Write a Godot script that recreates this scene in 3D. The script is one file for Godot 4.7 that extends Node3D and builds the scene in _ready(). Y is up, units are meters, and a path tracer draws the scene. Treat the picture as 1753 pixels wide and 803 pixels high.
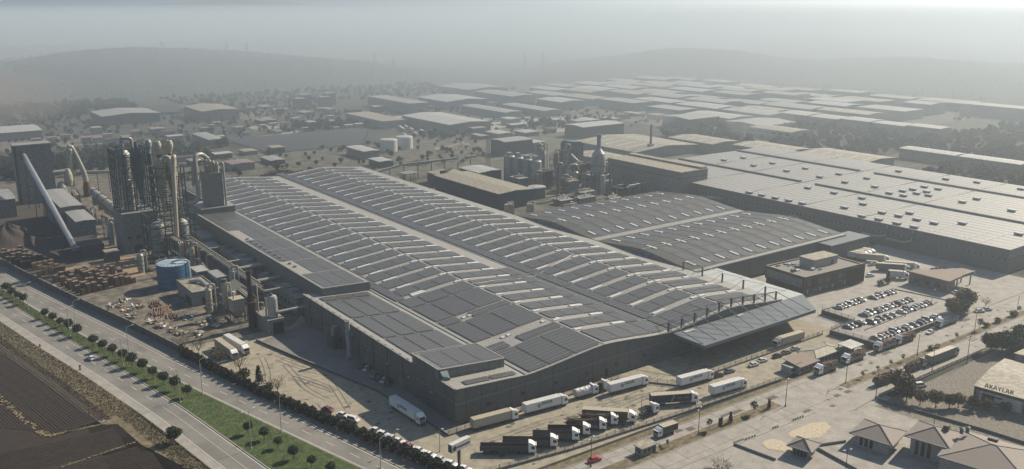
extends Node3D
# An industrial estate seen from the air: x runs along the factory's front, -z along its length, metres.

var M := {}
var taken := {}
var mesh_cache := {}
var rng := RandomNumberGenerator.new()

# ---------------------------------------------------------------- geometry collector
class Geo:
	var v := PackedVector3Array()
	var n := PackedVector3Array()
	var c := PackedColorArray()
	var col := Color(1, 1, 1)
	func tri(a: Vector3, b: Vector3, d: Vector3) -> void:
		var k := (b - a).cross(d - a).normalized()
		v.push_back(a); v.push_back(d); v.push_back(b)
		n.push_back(k); n.push_back(k); n.push_back(k)
		c.push_back(col); c.push_back(col); c.push_back(col)
	func quad(a: Vector3, b: Vector3, d: Vector3, e: Vector3) -> void:
		var k := (b - a).cross(d - a)
		if k.length_squared() < 1e-12: k = (d - a).cross(e - a)
		k = k.normalized()
		v.push_back(a); v.push_back(d); v.push_back(b); v.push_back(a); v.push_back(e); v.push_back(d)
		for i in 6:
			n.push_back(k); c.push_back(col)
	func quadn(a: Vector3, b: Vector3, d: Vector3, e: Vector3, na: Vector3, nb: Vector3, nd: Vector3, ne: Vector3) -> void:
		v.push_back(a); v.push_back(d); v.push_back(b); v.push_back(a); v.push_back(e); v.push_back(d)
		n.push_back(na); n.push_back(nd); n.push_back(nb); n.push_back(na); n.push_back(ne); n.push_back(nd)
		for i in 6: c.push_back(col)
	func hexa(p: Array) -> void:   # p: bottom 4 (counter-clockwise seen from above), top 4
		quad(p[3], p[2], p[1], p[0]); quad(p[4], p[5], p[6], p[7])
		for i in 4:
			var j := (i + 1) % 4
			quad(p[i], p[j], p[j + 4], p[i + 4])
	func box(lo: Vector3, hi: Vector3) -> void:
		hexa([Vector3(lo.x, lo.y, hi.z), Vector3(hi.x, lo.y, hi.z), Vector3(hi.x, lo.y, lo.z), Vector3(lo.x, lo.y, lo.z),
			Vector3(lo.x, hi.y, hi.z), Vector3(hi.x, hi.y, hi.z), Vector3(hi.x, hi.y, lo.z), Vector3(lo.x, hi.y, lo.z)])
	func cbox(mid: Vector3, s: Vector3) -> void:
		box(mid - s * 0.5, mid + s * 0.5)
	func bevel(lo: Vector3, hi: Vector3, b: float) -> void:   # box with a chamfered top edge
		var t := Vector3(0, b, 0)
		box(lo, hi - t)
		var y0 := hi.y - b
		hexa([Vector3(lo.x, y0, hi.z), Vector3(hi.x, y0, hi.z), Vector3(hi.x, y0, lo.z), Vector3(lo.x, y0, lo.z),
			Vector3(lo.x + b, hi.y, hi.z - b), Vector3(hi.x - b, hi.y, hi.z - b), Vector3(hi.x - b, hi.y, lo.z + b), Vector3(lo.x + b, hi.y, lo.z + b)])
	func bar(a: Vector3, b: Vector3, w: float, h := 0.0) -> void:   # square bar from a to b
		if h == 0.0: h = w
		var d := (b - a).normalized()
		var s := d.cross(Vector3.UP)
		if s.length() < 0.01: s = Vector3.RIGHT
		s = s.normalized() * w * 0.5
		var u := s.cross(d).normalized() * h * 0.5
		var p := [a - s - u, a + s - u, a + s + u, a - s + u, b - s - u, b + s - u, b + s + u, b - s + u]
		quad(p[3], p[2], p[1], p[0]); quad(p[4], p[5], p[6], p[7])
		for i in 4:
			var j := (i + 1) % 4
			quad(p[i], p[j], p[j + 4], p[i + 4])
	func ring(at: Vector3, ax: Vector3, r: float, k: int) -> Array:
		var s := ax.cross(Vector3(0.31, 0.2, 0.93) if absf(ax.y) > 0.9 else Vector3.UP).normalized()
		var u := s.cross(ax).normalized()
		var out := []
		for i in k:
			var a := TAU * i / k
			out.append(at + s * cos(a) * r + u * sin(a) * r)
		return out
	func tube(path: Array, rad, k := 10, capped := true) -> void:
		var rings := []
		var mids := []
		for i in path.size():
			var d: Vector3
			if i == 0: d = path[1] - path[0]
			elif i == path.size() - 1: d = path[i] - path[i - 1]
			else: d = (path[i] - path[i - 1]).normalized() + (path[i + 1] - path[i]).normalized()
			d = d.normalized()
			var r: float = rad[i] if rad is Array else rad
			rings.append(ring(path[i], d, r, k)); mids.append(path[i])
		for i in rings.size() - 1:
			for j in k:
				var q := (j + 1) % k
				var a: Vector3 = rings[i][j]; var b: Vector3 = rings[i][q]; var d2: Vector3 = rings[i + 1][q]; var e: Vector3 = rings[i + 1][j]
				quadn(a, e, d2, b, (a - mids[i]).normalized(), (e - mids[i + 1]).normalized(), (d2 - mids[i + 1]).normalized(), (b - mids[i]).normalized())
		if capped:
			for j in k:
				var q := (j + 1) % k
				tri(path[0], rings[0][j], rings[0][q])
				tri(path[path.size() - 1], rings[-1][q], rings[-1][j])
	func lathe(base: Vector3, prof: Array, k := 20) -> void:   # prof: [radius, height] going up
		for i in prof.size() - 1:
			var r0: float = prof[i][0]; var y0: float = prof[i][1]; var r1: float = prof[i + 1][0]; var y1: float = prof[i + 1][1]
			var sl := Vector2(y1 - y0, r0 - r1).normalized()
			for j in k:
				var a := TAU * j / k; var b := TAU * (j + 1) / k
				var pa := Vector3(cos(a), 0, sin(a)); var pb := Vector3(cos(b), 0, sin(b))
				var na := (pa * sl.x + Vector3.UP * sl.y); var nb := (pb * sl.x + Vector3.UP * sl.y)
				quadn(base + pa * r0 + Vector3.UP * y0, base + pa * r1 + Vector3.UP * y1, base + pb * r1 + Vector3.UP * y1, base + pb * r0 + Vector3.UP * y0, na, na, nb, nb)
	func extrude(poly: Array, a: Vector3, ax: Vector3, ay: Vector3, dir: Vector3) -> void:
		# poly: Vector2 list counter-clockwise in (ax, ay); extruded from a along dir, dir = -(ax x ay) side away from the viewer
		var p0 := []; var p1 := []
		for q in poly:
			var w: Vector3 = a + ax * q.x + ay * q.y
			p0.append(w); p1.append(w + dir)
		var flat := PackedVector2Array(poly)
		var t := Geometry2D.triangulate_polygon(flat)
		var face := ax.cross(ay)
		for i in range(0, t.size(), 3):
			var x: Vector3 = p0[t[i]]; var y: Vector3 = p0[t[i + 1]]; var z: Vector3 = p0[t[i + 2]]
			var x1: Vector3 = p1[t[i]]; var y1: Vector3 = p1[t[i + 1]]; var z1: Vector3 = p1[t[i + 2]]
			if (y - x).cross(z - x).dot(face) > 0:
				tri(x, y, z); tri(x1, z1, y1)
			else:
				tri(x, z, y); tri(x1, y1, z1)
		var k := poly.size()
		for i in k:
			var j := (i + 1) % k
			quad(p0[i], p1[i], p1[j], p0[j])
	func merge(o: Geo, x: Transform3D) -> void:
		for p in o.v: v.push_back(x * p)
		for q in o.n: n.push_back((x.basis * q).normalized())
		c.append_array(o.c)
	func into(mesh: ArrayMesh, m: Material) -> ArrayMesh:
		if v.is_empty(): return mesh
		var a := []
		a.resize(Mesh.ARRAY_MAX)
		a[Mesh.ARRAY_VERTEX] = v; a[Mesh.ARRAY_NORMAL] = n; a[Mesh.ARRAY_COLOR] = c
		mesh.add_surface_from_arrays(Mesh.PRIMITIVE_TRIANGLES, a)
		mesh.surface_set_material(mesh.get_surface_count() - 1, m)
		return mesh
	func mesh(m: Material) -> ArrayMesh:
		return into(ArrayMesh.new(), m)

# ---------------------------------------------------------------- naming and placing
func numbered(n: String) -> String:
	var k: int = taken.get(n, 0)
	taken[n] = k + 1
	return n if k == 0 else "%s_%03d" % [n, k]

func thing(n: String, label: String, cat: String, at := Vector3.ZERO, turn := 0.0, group := "") -> Node3D:
	var o := Node3D.new()
	o.name = numbered(n); add_child(o)
	o.position = at; o.rotation.y = turn
	tag(o, label, cat, group)
	return o

func tag(o: Node, label: String, cat: String, group := "") -> void:
	o.set_meta("label", label); o.set_meta("category", cat)
	if group != "": o.set_meta("group", group)

func put(mesh: Mesh, n: String, parent: Node, at := Transform3D.IDENTITY) -> MeshInstance3D:
	var o := MeshInstance3D.new()
	o.mesh = mesh; o.name = n
	if parent == self: o.name = numbered(n)
	parent.add_child(o, true)
	o.transform = at
	return o

func part(g: Geo, n: String, m: String, parent: Node) -> MeshInstance3D:
	return put(g.mesh(M[m]), n, parent)

func ground(n: String, g: Geo, m: String) -> MeshInstance3D:
	var o := part(g, n, m, self)
	o.set_meta("kind", "structure")
	return o

func copy(o: Node3D, label: String, at: Vector3, turn := 0.0, group := "") -> Node3D:
	var base: String = o.get_meta("base_name", "")
	var r: Node3D = o.duplicate()
	r.name = numbered(base); add_child(r)
	r.position = at; r.rotation.y = turn
	r.set_meta("label", label)
	if group != "": r.set_meta("group", group)
	return r

func unit_box(m: String) -> ArrayMesh:
	if not mesh_cache.has("box " + m):
		var g := Geo.new(); g.cbox(Vector3.ZERO, Vector3.ONE); mesh_cache["box " + m] = g.mesh(M[m])
	return mesh_cache["box " + m]

func slab(n: String, m: String, parent: Node, lo: Vector3, hi: Vector3) -> MeshInstance3D:   # a box-shaped part that shares one mesh
	return put(unit_box(m), n, parent, Transform3D(Basis.from_scale((hi - lo).abs()), (lo + hi) * 0.5))

func nth(k: int) -> String:
	var w := ["first", "second", "third", "fourth", "fifth", "sixth", "seventh", "eighth", "ninth", "tenth", "eleventh", "twelfth", "thirteenth", "fourteenth", "fifteenth", "sixteenth", "seventeenth", "eighteenth", "nineteenth", "twentieth"]
	if k < 20: return w[k]
	var t := ["", "", "twenty", "thirty", "forty", "fifty", "sixty", "seventy"]
	var u := (k + 1) % 10
	if u == 0: return ["", "", "twentieth", "thirtieth", "fortieth", "fiftieth", "sixtieth", "seventieth"][(k + 1) / 10]
	return t[(k + 1) / 10] + "-" + w[u - 1]

# ---------------------------------------------------------------- materials
func lin(r: float, g: float, b: float) -> Color:
	return (Color(r, g, b) * 0.86).linear_to_srgb()

func noise_tex(sd: int, freq: float, oct: int, lo: float, hi: float, size := 512, kind := FastNoiseLite.TYPE_SIMPLEX_SMOOTH) -> ImageTexture:
	var f := FastNoiseLite.new()
	f.seed = sd; f.noise_type = kind; f.frequency = freq
	f.fractal_type = FastNoiseLite.FRACTAL_FBM; f.fractal_octaves = oct; f.fractal_gain = 0.62
	var im := f.get_seamless_image(size, size)
	im.convert(Image.FORMAT_L8)
	var d := im.get_data()
	for i in d.size(): d[i] = int(255.0 * lerpf(lo, hi, d[i] / 255.0))
	var out := Image.create_from_data(size, size, false, Image.FORMAT_L8, d)
	out.convert(Image.FORMAT_RGB8)
	return ImageTexture.create_from_image(out)

var tex := {}

func mat(n: String, col: Color, rough := 0.8, t := "", span := 10.0, metal := 0.0) -> StandardMaterial3D:
	var m := StandardMaterial3D.new()
	m.albedo_color = col; m.roughness = rough; m.metallic = metal
	if t != "":
		m.albedo_texture = tex[t]
		m.uv1_triplanar = true; m.uv1_world_triplanar = true
		m.uv1_scale = Vector3.ONE / span
	M[n] = m
	return m

func paint_tex(sd: int, size: int, ramp: Array, freqs: Array, fine: float) -> ImageTexture:
	# patches of two noises mapped through a colour ramp, with fine grain
	var f := FastNoiseLite.new(); f.seed = sd; f.frequency = freqs[0]; f.fractal_octaves = 5; f.fractal_gain = 0.6
	var a := f.get_seamless_image(size, size); a.convert(Image.FORMAT_L8)
	f.seed = sd + 7; f.frequency = freqs[1]; f.fractal_octaves = 3
	var b := f.get_seamless_image(size, size); b.convert(Image.FORMAT_L8)
	var da := a.get_data(); var db := b.get_data()
	var lut := []
	for i in 256:
		var t := i / 255.0 * (ramp.size() - 1)
		var k := mini(int(t), ramp.size() - 2)
		lut.append((ramp[k] as Color).lerp(ramp[k + 1], t - k))
	var out := PackedByteArray(); out.resize(size * size * 3)
	for i in size * size:
		var q: Color = lut[da[i]]
		var w := 1.0 + fine * (db[i] / 127.5 - 1.0)
		out[i * 3] = clampi(int(q.r * w * 255.0), 0, 255); out[i * 3 + 1] = clampi(int(q.g * w * 255.0), 0, 255); out[i * 3 + 2] = clampi(int(q.b * w * 255.0), 0, 255)
	return ImageTexture.create_from_image(Image.create_from_data(size, size, false, Image.FORMAT_RGB8, out))

func fields_tex(size: int) -> ImageTexture:
	# far farmland: patchwork of dry and green fields, hedgerows, scrub
	var f := FastNoiseLite.new(); f.seed = 5; f.noise_type = FastNoiseLite.TYPE_CELLULAR; f.frequency = 0.012
	f.cellular_return_type = FastNoiseLite.RETURN_CELL_VALUE; f.cellular_jitter = 0.8
	f.domain_warp_enabled = true; f.domain_warp_amplitude = 18.0
	var a := f.get_seamless_image(size, size); a.convert(Image.FORMAT_L8)
	var g := FastNoiseLite.new(); g.seed = 9; g.frequency = 0.02; g.fractal_octaves = 6; g.fractal_gain = 0.65
	var b := g.get_seamless_image(size, size); b.convert(Image.FORMAT_L8)
	var da := a.get_data(); var db := b.get_data()
	var ramp := [lin(0.05, 0.06, 0.035), lin(0.14, 0.11, 0.075), lin(0.09, 0.10, 0.05), lin(0.20, 0.165, 0.11), lin(0.07, 0.075, 0.045), lin(0.12, 0.10, 0.07)]
	var out := PackedByteArray(); out.resize(size * size * 3)
	for i in size * size:
		var q: Color = ramp[(da[i] * 7 / 10) % ramp.size()]
		var w := 0.55 + 0.9 * db[i] / 255.0
		if db[i] < 92: q = q.lerp(ramp[0], 0.7)
		out[i * 3] = clampi(int(q.r * w * 255.0), 0, 255); out[i * 3 + 1] = clampi(int(q.g * w * 255.0), 0, 255); out[i * 3 + 2] = clampi(int(q.b * w * 255.0), 0, 255)
	return ImageTexture.create_from_image(Image.create_from_data(size, size, false, Image.FORMAT_RGB8, out))

func stripes_tex(size: int) -> ImageTexture:
	# profiled steel sheet: fine ribs drawn as narrow, evenly spaced darker lines
	var out := PackedByteArray(); out.resize(size * size * 3)
	var f := FastNoiseLite.new(); f.seed = 21; f.frequency = 0.02; f.fractal_octaves = 5
	var a := f.get_seamless_image(size, size); a.convert(Image.FORMAT_L8)
	var da := a.get_data()
	for y in size:
		for x in size:
			var w := 0.80 + 0.2 * da[y * size + x] / 255.0
			if (x % 32) < 3: w *= 0.82
			var k := (y * size + x) * 3
			var q := clampi(int(255.0 * w), 0, 255)
			out[k] = q; out[k + 1] = q; out[k + 2] = q
	return ImageTexture.create_from_image(Image.create_from_data(size, size, false, Image.FORMAT_RGB8, out))

func make_materials() -> void:
	tex.soft = noise_tex(1, 0.008, 5, 0.70, 1.0, 1024)
	tex.rough = noise_tex(2, 0.02, 6, 0.45, 1.0, 1024)
	tex.dirty = noise_tex(3, 0.012, 6, 0.55, 1.0, 1024)
	tex.sheet = stripes_tex(512)
	tex.fields = fields_tex(2048)
	tex.yard = paint_tex(31, 2048, [lin(0.22, 0.195, 0.15), lin(0.34, 0.30, 0.225), lin(0.40, 0.355, 0.265), lin(0.47, 0.42, 0.325)], [0.012, 0.11], 0.2)
	tex.dirt = paint_tex(41, 1024, [lin(0.05, 0.045, 0.04), lin(0.13, 0.115, 0.092), lin(0.22, 0.195, 0.155), lin(0.36, 0.32, 0.25)], [0.009, 0.1], 0.3)
	tex.asphalt = paint_tex(51, 1024, [lin(0.12, 0.115, 0.105), lin(0.17, 0.165, 0.15), lin(0.22, 0.21, 0.185)], [0.005, 0.12], 0.13)
	tex.concrete = paint_tex(61, 2048, [lin(0.23, 0.218, 0.193), lin(0.32, 0.302, 0.265), lin(0.375, 0.352, 0.308), lin(0.44, 0.415, 0.36)], [0.01, 0.1], 0.16)
	tex.plough = paint_tex(71, 1024, [lin(0.022, 0.017, 0.014), lin(0.038, 0.030, 0.025), lin(0.060, 0.048, 0.038)], [0.01, 0.14], 0.3)
	tex.grass = paint_tex(81, 1024, [lin(0.035, 0.05, 0.018), lin(0.06, 0.085, 0.028), lin(0.12, 0.12, 0.05), lin(0.17, 0.145, 0.08)], [0.012, 0.12], 0.3)
	tex.verge = paint_tex(91, 1024, [lin(0.04, 0.045, 0.022), lin(0.10, 0.085, 0.05), lin(0.16, 0.13, 0.08), lin(0.24, 0.20, 0.13)], [0.014, 0.13], 0.35)
	tex.mixed = paint_tex(95, 1024, [lin(0.05, 0.055, 0.035), lin(0.10, 0.095, 0.065), lin(0.17, 0.15, 0.11), lin(0.24, 0.21, 0.16)], [0.008, 0.1], 0.3)
	var W := Color(1, 1, 1)
	mat("terrain", Color(0.56, 0.60, 0.62), 1.0, "fields", 1500.0)
	mat("yard", Color(0.86, 0.87, 0.88), 0.95, "yard", 110.0)
	mat("dirt", Color(0.84, 0.84, 0.84), 1.0, "dirt", 60.0)
	mat("asphalt", W, 0.9, "asphalt", 80.0)
	mat("concrete_road", Color(0.90, 0.905, 0.915), 0.9, "concrete", 120.0)
	mat("stain", lin(0.15, 0.14, 0.122), 0.95, "dirty", 8.0)
	mat("stain_pale", lin(0.43, 0.41, 0.365), 0.95, "dirty", 8.0)
	mat("plough", Color(0.74, 0.67, 0.62), 1.0, "plough", 45.0)
	mat("grass", Color(0.76, 0.86, 0.70), 1.0, "grass", 40.0)
	mat("verge", W, 1.0, "verge", 45.0)
	mat("mixed", Color(0.78, 0.81, 0.83), 1.0, "mixed", 120.0)
	mat("kerb", lin(0.40, 0.38, 0.33), 0.9, "soft", 6.0)
	mat("marking", lin(0.74, 0.73, 0.70), 0.7, "dirty", 5.0)
	mat("straw", lin(0.42, 0.34, 0.19), 1.0, "rough", 9.0)
	mat("chips", lin(0.46, 0.33, 0.20), 1.0, "dirty", 14.0)
	mat("wall_grey", lin(0.135, 0.147, 0.148), 0.55, "soft", 14.0)
	mat("wall_band", lin(0.20, 0.215, 0.21), 0.5, "soft", 11.0)
	mat("trim", lin(0.34, 0.34, 0.32), 0.5, "soft", 12.0)
	mat("roof_sheet", lin(0.36, 0.352, 0.325), 0.5, "sheet", 16.0)
	mat("roof_dark", lin(0.035, 0.035, 0.034), 0.8, "sheet", 16.0)
	mat("roof_pale", lin(0.33, 0.335, 0.325), 0.55, "sheet", 20.0)
	mat("roof_cream", lin(0.42, 0.385, 0.30), 0.7, "dirty", 30.0)
	mat("roof_white", lin(0.50, 0.50, 0.48), 0.5, "soft", 25.0)
	mat("roof_red", lin(0.36, 0.27, 0.25), 0.8, "dirty", 25.0)
	mat("skylight", lin(0.74, 0.76, 0.74), 0.35, "soft", 5.0)
	mat("cell", lin(0.090, 0.091, 0.089), 0.38, "soft", 5.0)
	mat("cell_frame", lin(0.36, 0.365, 0.37), 0.45)
	mat("canopy", lin(0.15, 0.185, 0.21), 0.5, "soft", 9.0)
	mat("canopy_pale", lin(0.60, 0.63, 0.61), 0.45, "soft", 9.0)
	mat("steel", lin(0.30, 0.31, 0.31), 0.5, "soft", 3.0, 0.3)
	mat("dark_steel", lin(0.09, 0.10, 0.10), 0.6, "soft", 4.0)
	mat("dark", lin(0.02, 0.022, 0.025), 0.6)
	mat("glass", lin(0.03, 0.04, 0.05), 0.12)
	mat("white", lin(0.74, 0.74, 0.72), 0.45, "soft", 6.0)
	mat("wall_white", lin(0.55, 0.54, 0.50), 0.8, "dirty", 9.0)
	mat("wall_pale", lin(0.40, 0.41, 0.40), 0.8, "dirty", 20.0)
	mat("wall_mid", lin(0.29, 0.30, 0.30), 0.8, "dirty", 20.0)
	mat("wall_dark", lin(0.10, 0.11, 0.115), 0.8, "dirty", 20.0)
	mat("wall_blue", lin(0.035, 0.07, 0.10), 0.7, "dirty", 18.0)
	mat("wall_teal", lin(0.13, 0.22, 0.24), 0.7, "dirty", 18.0)
	mat("wall_pink", lin(0.34, 0.25, 0.24), 0.8, "dirty", 25.0)
	mat("brown", lin(0.11, 0.075, 0.05), 0.7, "soft", 6.0)
	mat("blue_tank", lin(0.035, 0.15, 0.32), 0.4, "soft", 8.0)
	mat("blue_pale", lin(0.42, 0.55, 0.64), 0.5, "soft", 8.0)
	mat("tank_grey", lin(0.48, 0.50, 0.49), 0.5, "dirty", 8.0, 0.1)
	mat("silo", lin(0.54, 0.57, 0.55), 0.45, "dirty", 9.0, 0.1)
	mat("cream", lin(0.64, 0.58, 0.44), 0.55, "dirty", 8.0)
	mat("pipe", lin(0.52, 0.51, 0.46), 0.45, "dirty", 7.0, 0.15)
	mat("galv", lin(0.55, 0.56, 0.57), 0.35, "soft", 6.0, 0.5)
	mat("frame_green", lin(0.045, 0.065, 0.06), 0.7)
	mat("rust", lin(0.22, 0.10, 0.05), 0.9, "rough", 5.0)
	mat("rust_dark", lin(0.075, 0.05, 0.04), 0.9, "rough", 6.0)
	mat("concrete", lin(0.34, 0.33, 0.30), 0.9, "dirty", 9.0)
	mat("concrete_dark", lin(0.17, 0.165, 0.15), 0.9, "dirty", 9.0)
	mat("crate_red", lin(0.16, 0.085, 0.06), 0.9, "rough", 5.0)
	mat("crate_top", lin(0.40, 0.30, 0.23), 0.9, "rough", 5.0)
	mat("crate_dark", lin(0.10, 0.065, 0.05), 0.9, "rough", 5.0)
	mat("crate_tan", lin(0.34, 0.25, 0.16), 0.9, "rough", 5.0)
	mat("bark", lin(0.09, 0.065, 0.045), 1.0)
	mat("post", lin(0.22, 0.21, 0.19), 0.6)
	mat("lamp_pole", lin(0.33, 0.33, 0.31), 0.5)
	mat("tyre", lin(0.018, 0.018, 0.018), 0.9)
	mat("tile", lin(0.43, 0.37, 0.325), 0.8, "rough", 4.0)
	mat("tile_warm", lin(0.36, 0.28, 0.23), 0.8, "rough", 4.0)
	mat("sand", lin(0.60, 0.52, 0.38), 0.95, "soft", 9.0)
	mat("gravel", lin(0.30, 0.275, 0.23), 1.0, "dirty", 14.0)
	mat("bark_and_shade_floor", lin(0.075, 0.06, 0.05), 1.0, "rough", 18.0)  # dark brown is part bark, part shade put into the colour
	mat("red", lin(0.30, 0.02, 0.025), 0.35)
	mat("letter", lin(0.03, 0.03, 0.03), 0.6)
	mat("letter_brown", lin(0.07, 0.05, 0.04), 0.6)
	mat("log", lin(0.10, 0.065, 0.045), 1.0, "rough", 3.0)
	mat("tarp", lin(0.66, 0.67, 0.66), 0.5, "soft", 5.0)
	for k in ["leaf", "leaf_dry"]:
		var m := StandardMaterial3D.new()
		m.vertex_color_use_as_albedo = true; m.roughness = 0.9
		m.cull_mode = BaseMaterial3D.CULL_DISABLED
		m.backlight_enabled = true; m.backlight = lin(0.02, 0.03, 0.008)
		M[k] = m
	var vm := StandardMaterial3D.new()
	vm.vertex_color_use_as_albedo = true; vm.roughness = 0.9
	M["tinted"] = vm
	var vp := StandardMaterial3D.new()
	vp.vertex_color_use_as_albedo = true; vp.roughness = 0.3; vp.clearcoat_enabled = true; vp.clearcoat = 0.6; vp.clearcoat_roughness = 0.15
	M["paint"] = vp

func _ready() -> void:
	rng.seed = 11
	# camera
	var cam := Camera3D.new()
	cam.name = "camera"
	add_child(cam)
	cam.position = Vector3(-138.21, 130.0, 220.59)
	cam.rotation_degrees = Vector3(-14.5546, -36.0541, 0)
	cam.fov = 29.40
	cam.near = 1.0; cam.far = 20000.0
	cam.current = true
	# sky and air
	var we := WorldEnvironment.new(); we.name = "environment"; add_child(we)
	var e := Environment.new(); we.environment = e
	e.background_mode = Environment.BG_SKY
	var sk := ProceduralSkyMaterial.new()
	sk.sky_top_color = Color(0.40, 0.51, 0.66); sk.sky_horizon_color = Color(0.75, 0.82, 0.88); sk.sky_curve = 0.25
	sk.ground_bottom_color = Color(0.36, 0.36, 0.34); sk.ground_horizon_color = Color(0.62, 0.68, 0.74)
	sk.sun_angle_max = 60.0; sk.sun_curve = 0.12
	var sky := Sky.new(); sky.sky_material = sk; e.sky = sky
	e.ambient_light_source = Environment.AMBIENT_SOURCE_SKY
	e.background_energy_multiplier = 0.5
	e.tonemap_mode = Environment.TONE_MAPPER_LINEAR
	e.tonemap_exposure = 1.72
	e.sdfgi_enabled = true; e.ssao_enabled = true; e.ssil_enabled = true
	e.volumetric_fog_enabled = true
	e.volumetric_fog_density = 0.00032
	e.volumetric_fog_albedo = Color(0.885, 0.945, 0.99)
	e.volumetric_fog_anisotropy = 0.62
	var sun := DirectionalLight3D.new(); sun.name = "sun"; add_child(sun)
	sun.light_energy = 1.6; sun.light_color = Color(1.0, 0.94, 0.85); sun.light_angular_distance = 0.6
	sun.shadow_enabled = true
	sun.look_at_from_position(Vector3(80.7, 58.8, -6.0), Vector3.ZERO)
	make_materials()
	build_ground()
	build_left_road()
	build_right_road()
	build_main_factory()
	build_extension()
	build_right_hall()
	build_far()
	build_plant()
	build_center()
	build_front()
	build_trees()
	build_vehicles()

# ---------------------------------------------------------------- ground
var hill_list := []

func hill_y(x: float, z: float) -> float:
	var h := 0.0
	for k in hill_list:
		var d := Vector2(x - k[0], z - k[1]).rotated(k[5])
		var q := Vector2(d.x / k[2], d.y / k[3]).length()
		if q < 1.0:
			var s := 0.5 + 0.5 * cos(PI * q)
			h = maxf(h, 0.0) + k[4] * s
	return h

func flat(g: Geo, pts: Array, y: float) -> void:
	var p := PackedVector2Array()
	for q in pts: p.push_back(q)
	var t := Geometry2D.triangulate_polygon(p)
	for i in range(0, t.size(), 3):
		var a := Vector3(p[t[i]].x, y, p[t[i]].y); var b := Vector3(p[t[i + 1]].x, y, p[t[i + 1]].y); var d := Vector3(p[t[i + 2]].x, y, p[t[i + 2]].y)
		if (b - a).cross(d - a).y > 0: g.tri(a, b, d)
		else: g.tri(a, d, b)

func sheet(n: String, m: String, pts: Array, y: float) -> MeshInstance3D:
	var g := Geo.new(); flat(g, pts, y)
	return ground(n, g, m)

func rect(x0: float, z0: float, x1: float, z1: float) -> Array:
	return [Vector2(x0, z0), Vector2(x1, z0), Vector2(x1, z1), Vector2(x0, z1)]

func build_ground() -> void:
	# hills: centre x, z, radii across, height, turn
	hill_list = [
		[330, -1480, 560, 330, 46, 0.35], [560, -1300, 380, 200, 20, 0.5], [60, -1560, 420, 300, 18, 0.2],
		[1290, -1000, 360, 250, 33, 0.9], [1450, -690, 430, 250, 31, 1.1], [1130, -1120, 420, 260, 24, 0.6], [1640, -420, 420, 260, 28, 1.2],
		[-260, -2400, 900, 500, 30, 0.1], [2300, -1500, 1300, 600, 24, 0.8], [900, -2600, 1500, 500, 18, 0.4],
		[-1500, -8200, 2600, 900, 160, 0.1], [3000, -8000, 3000, 900, 160, 0.3], [7600, -5600, 2400, 900, 160, 0.8]]  # this row: unseen hills added only to lift the haze above the camera
	var xs := []; var zs := []
	var x := -6000.0
	while x <= 9400.0:
		xs.append(x); x += 900.0 if x < -1100.0 or x > 3400.0 else 40.0
	var zz := -9400.0
	while zz <= 1500.0:
		zs.append(zz); zz += 800.0 if zz < -3100.0 else (40.0 if zz < -400.0 else 100.0)
	var f := FastNoiseLite.new(); f.seed = 3; f.frequency = 0.006; f.fractal_octaves = 4
	var hs := []
	for i in xs.size():
		var row := []
		for j in zs.size():
			var h := hill_y(xs[i], zs[j])
			if h > 0.5: h += f.get_noise_2d(xs[i], zs[j]) * minf(h * 0.25, 5.0)
			row.append(h - 0.05)
		hs.append(row)
	var g := Geo.new()
	for i in xs.size() - 1:
		for j in zs.size() - 1:
			var a := Vector3(xs[i], hs[i][j], zs[j]); var b := Vector3(xs[i], hs[i][j + 1], zs[j + 1])
			var d := Vector3(xs[i + 1], hs[i + 1][j + 1], zs[j + 1]); var k := Vector3(xs[i + 1], hs[i + 1][j], zs[j])
			g.quad(a, b, d, k)
	ground("terrain", g, "terrain")
	# near surfaces
	sheet("factory_apron", "mixed", rect(-95, -560, 480, 20), 0.0)
	sheet("truck_yard", "yard", [Vector2(-82, -250), Vector2(-46, -76), Vector2(-33, -29), Vector2(-17, 27), Vector2(-10, 37), Vector2(180, 38.5), Vector2(180, 1), Vector2(2, 1), Vector2(2, -250)], 0.03)
	sheet("plant_floor", "dirt", [Vector2(-108, -430), Vector2(-61, -150), Vector2(-53, -118), Vector2(-6, -116), Vector2(5, -130), Vector2(5, -520), Vector2(-100, -520)], 0.06)
	sheet("wood_chip_floor", "chips", [Vector2(-72, -262), Vector2(-56, -262), Vector2(-39, -267), Vector2(-31, -264), Vector2(-36, -226), Vector2(-50, -226), Vector2(-60, -240)], 0.09)
	sheet("side_lane", "asphalt", [Vector2(-24, -106), Vector2(-17, -74), Vector2(-7.5, -36), Vector2(-5.6, 4), Vector2(0.5, 4), Vector2(0.5, -117)], 0.09)
	sheet("office_yard", "concrete_road", rect(170, -47, 308, 42), 0.06)
	sheet("back_yard", "mixed", rect(163, -560, 480, -190), 0.03)
	sheet("bark_and_shade_yard", "bark_and_shade_floor", [Vector2(-96, -330), Vector2(-83, -264), Vector2(-62, -263), Vector2(-40, -300), Vector2(-40, -440), Vector2(-112, -440), Vector2(-112, -390)], 0.08)  # dirt floor darkened for bark and to stand in for shade here

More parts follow.
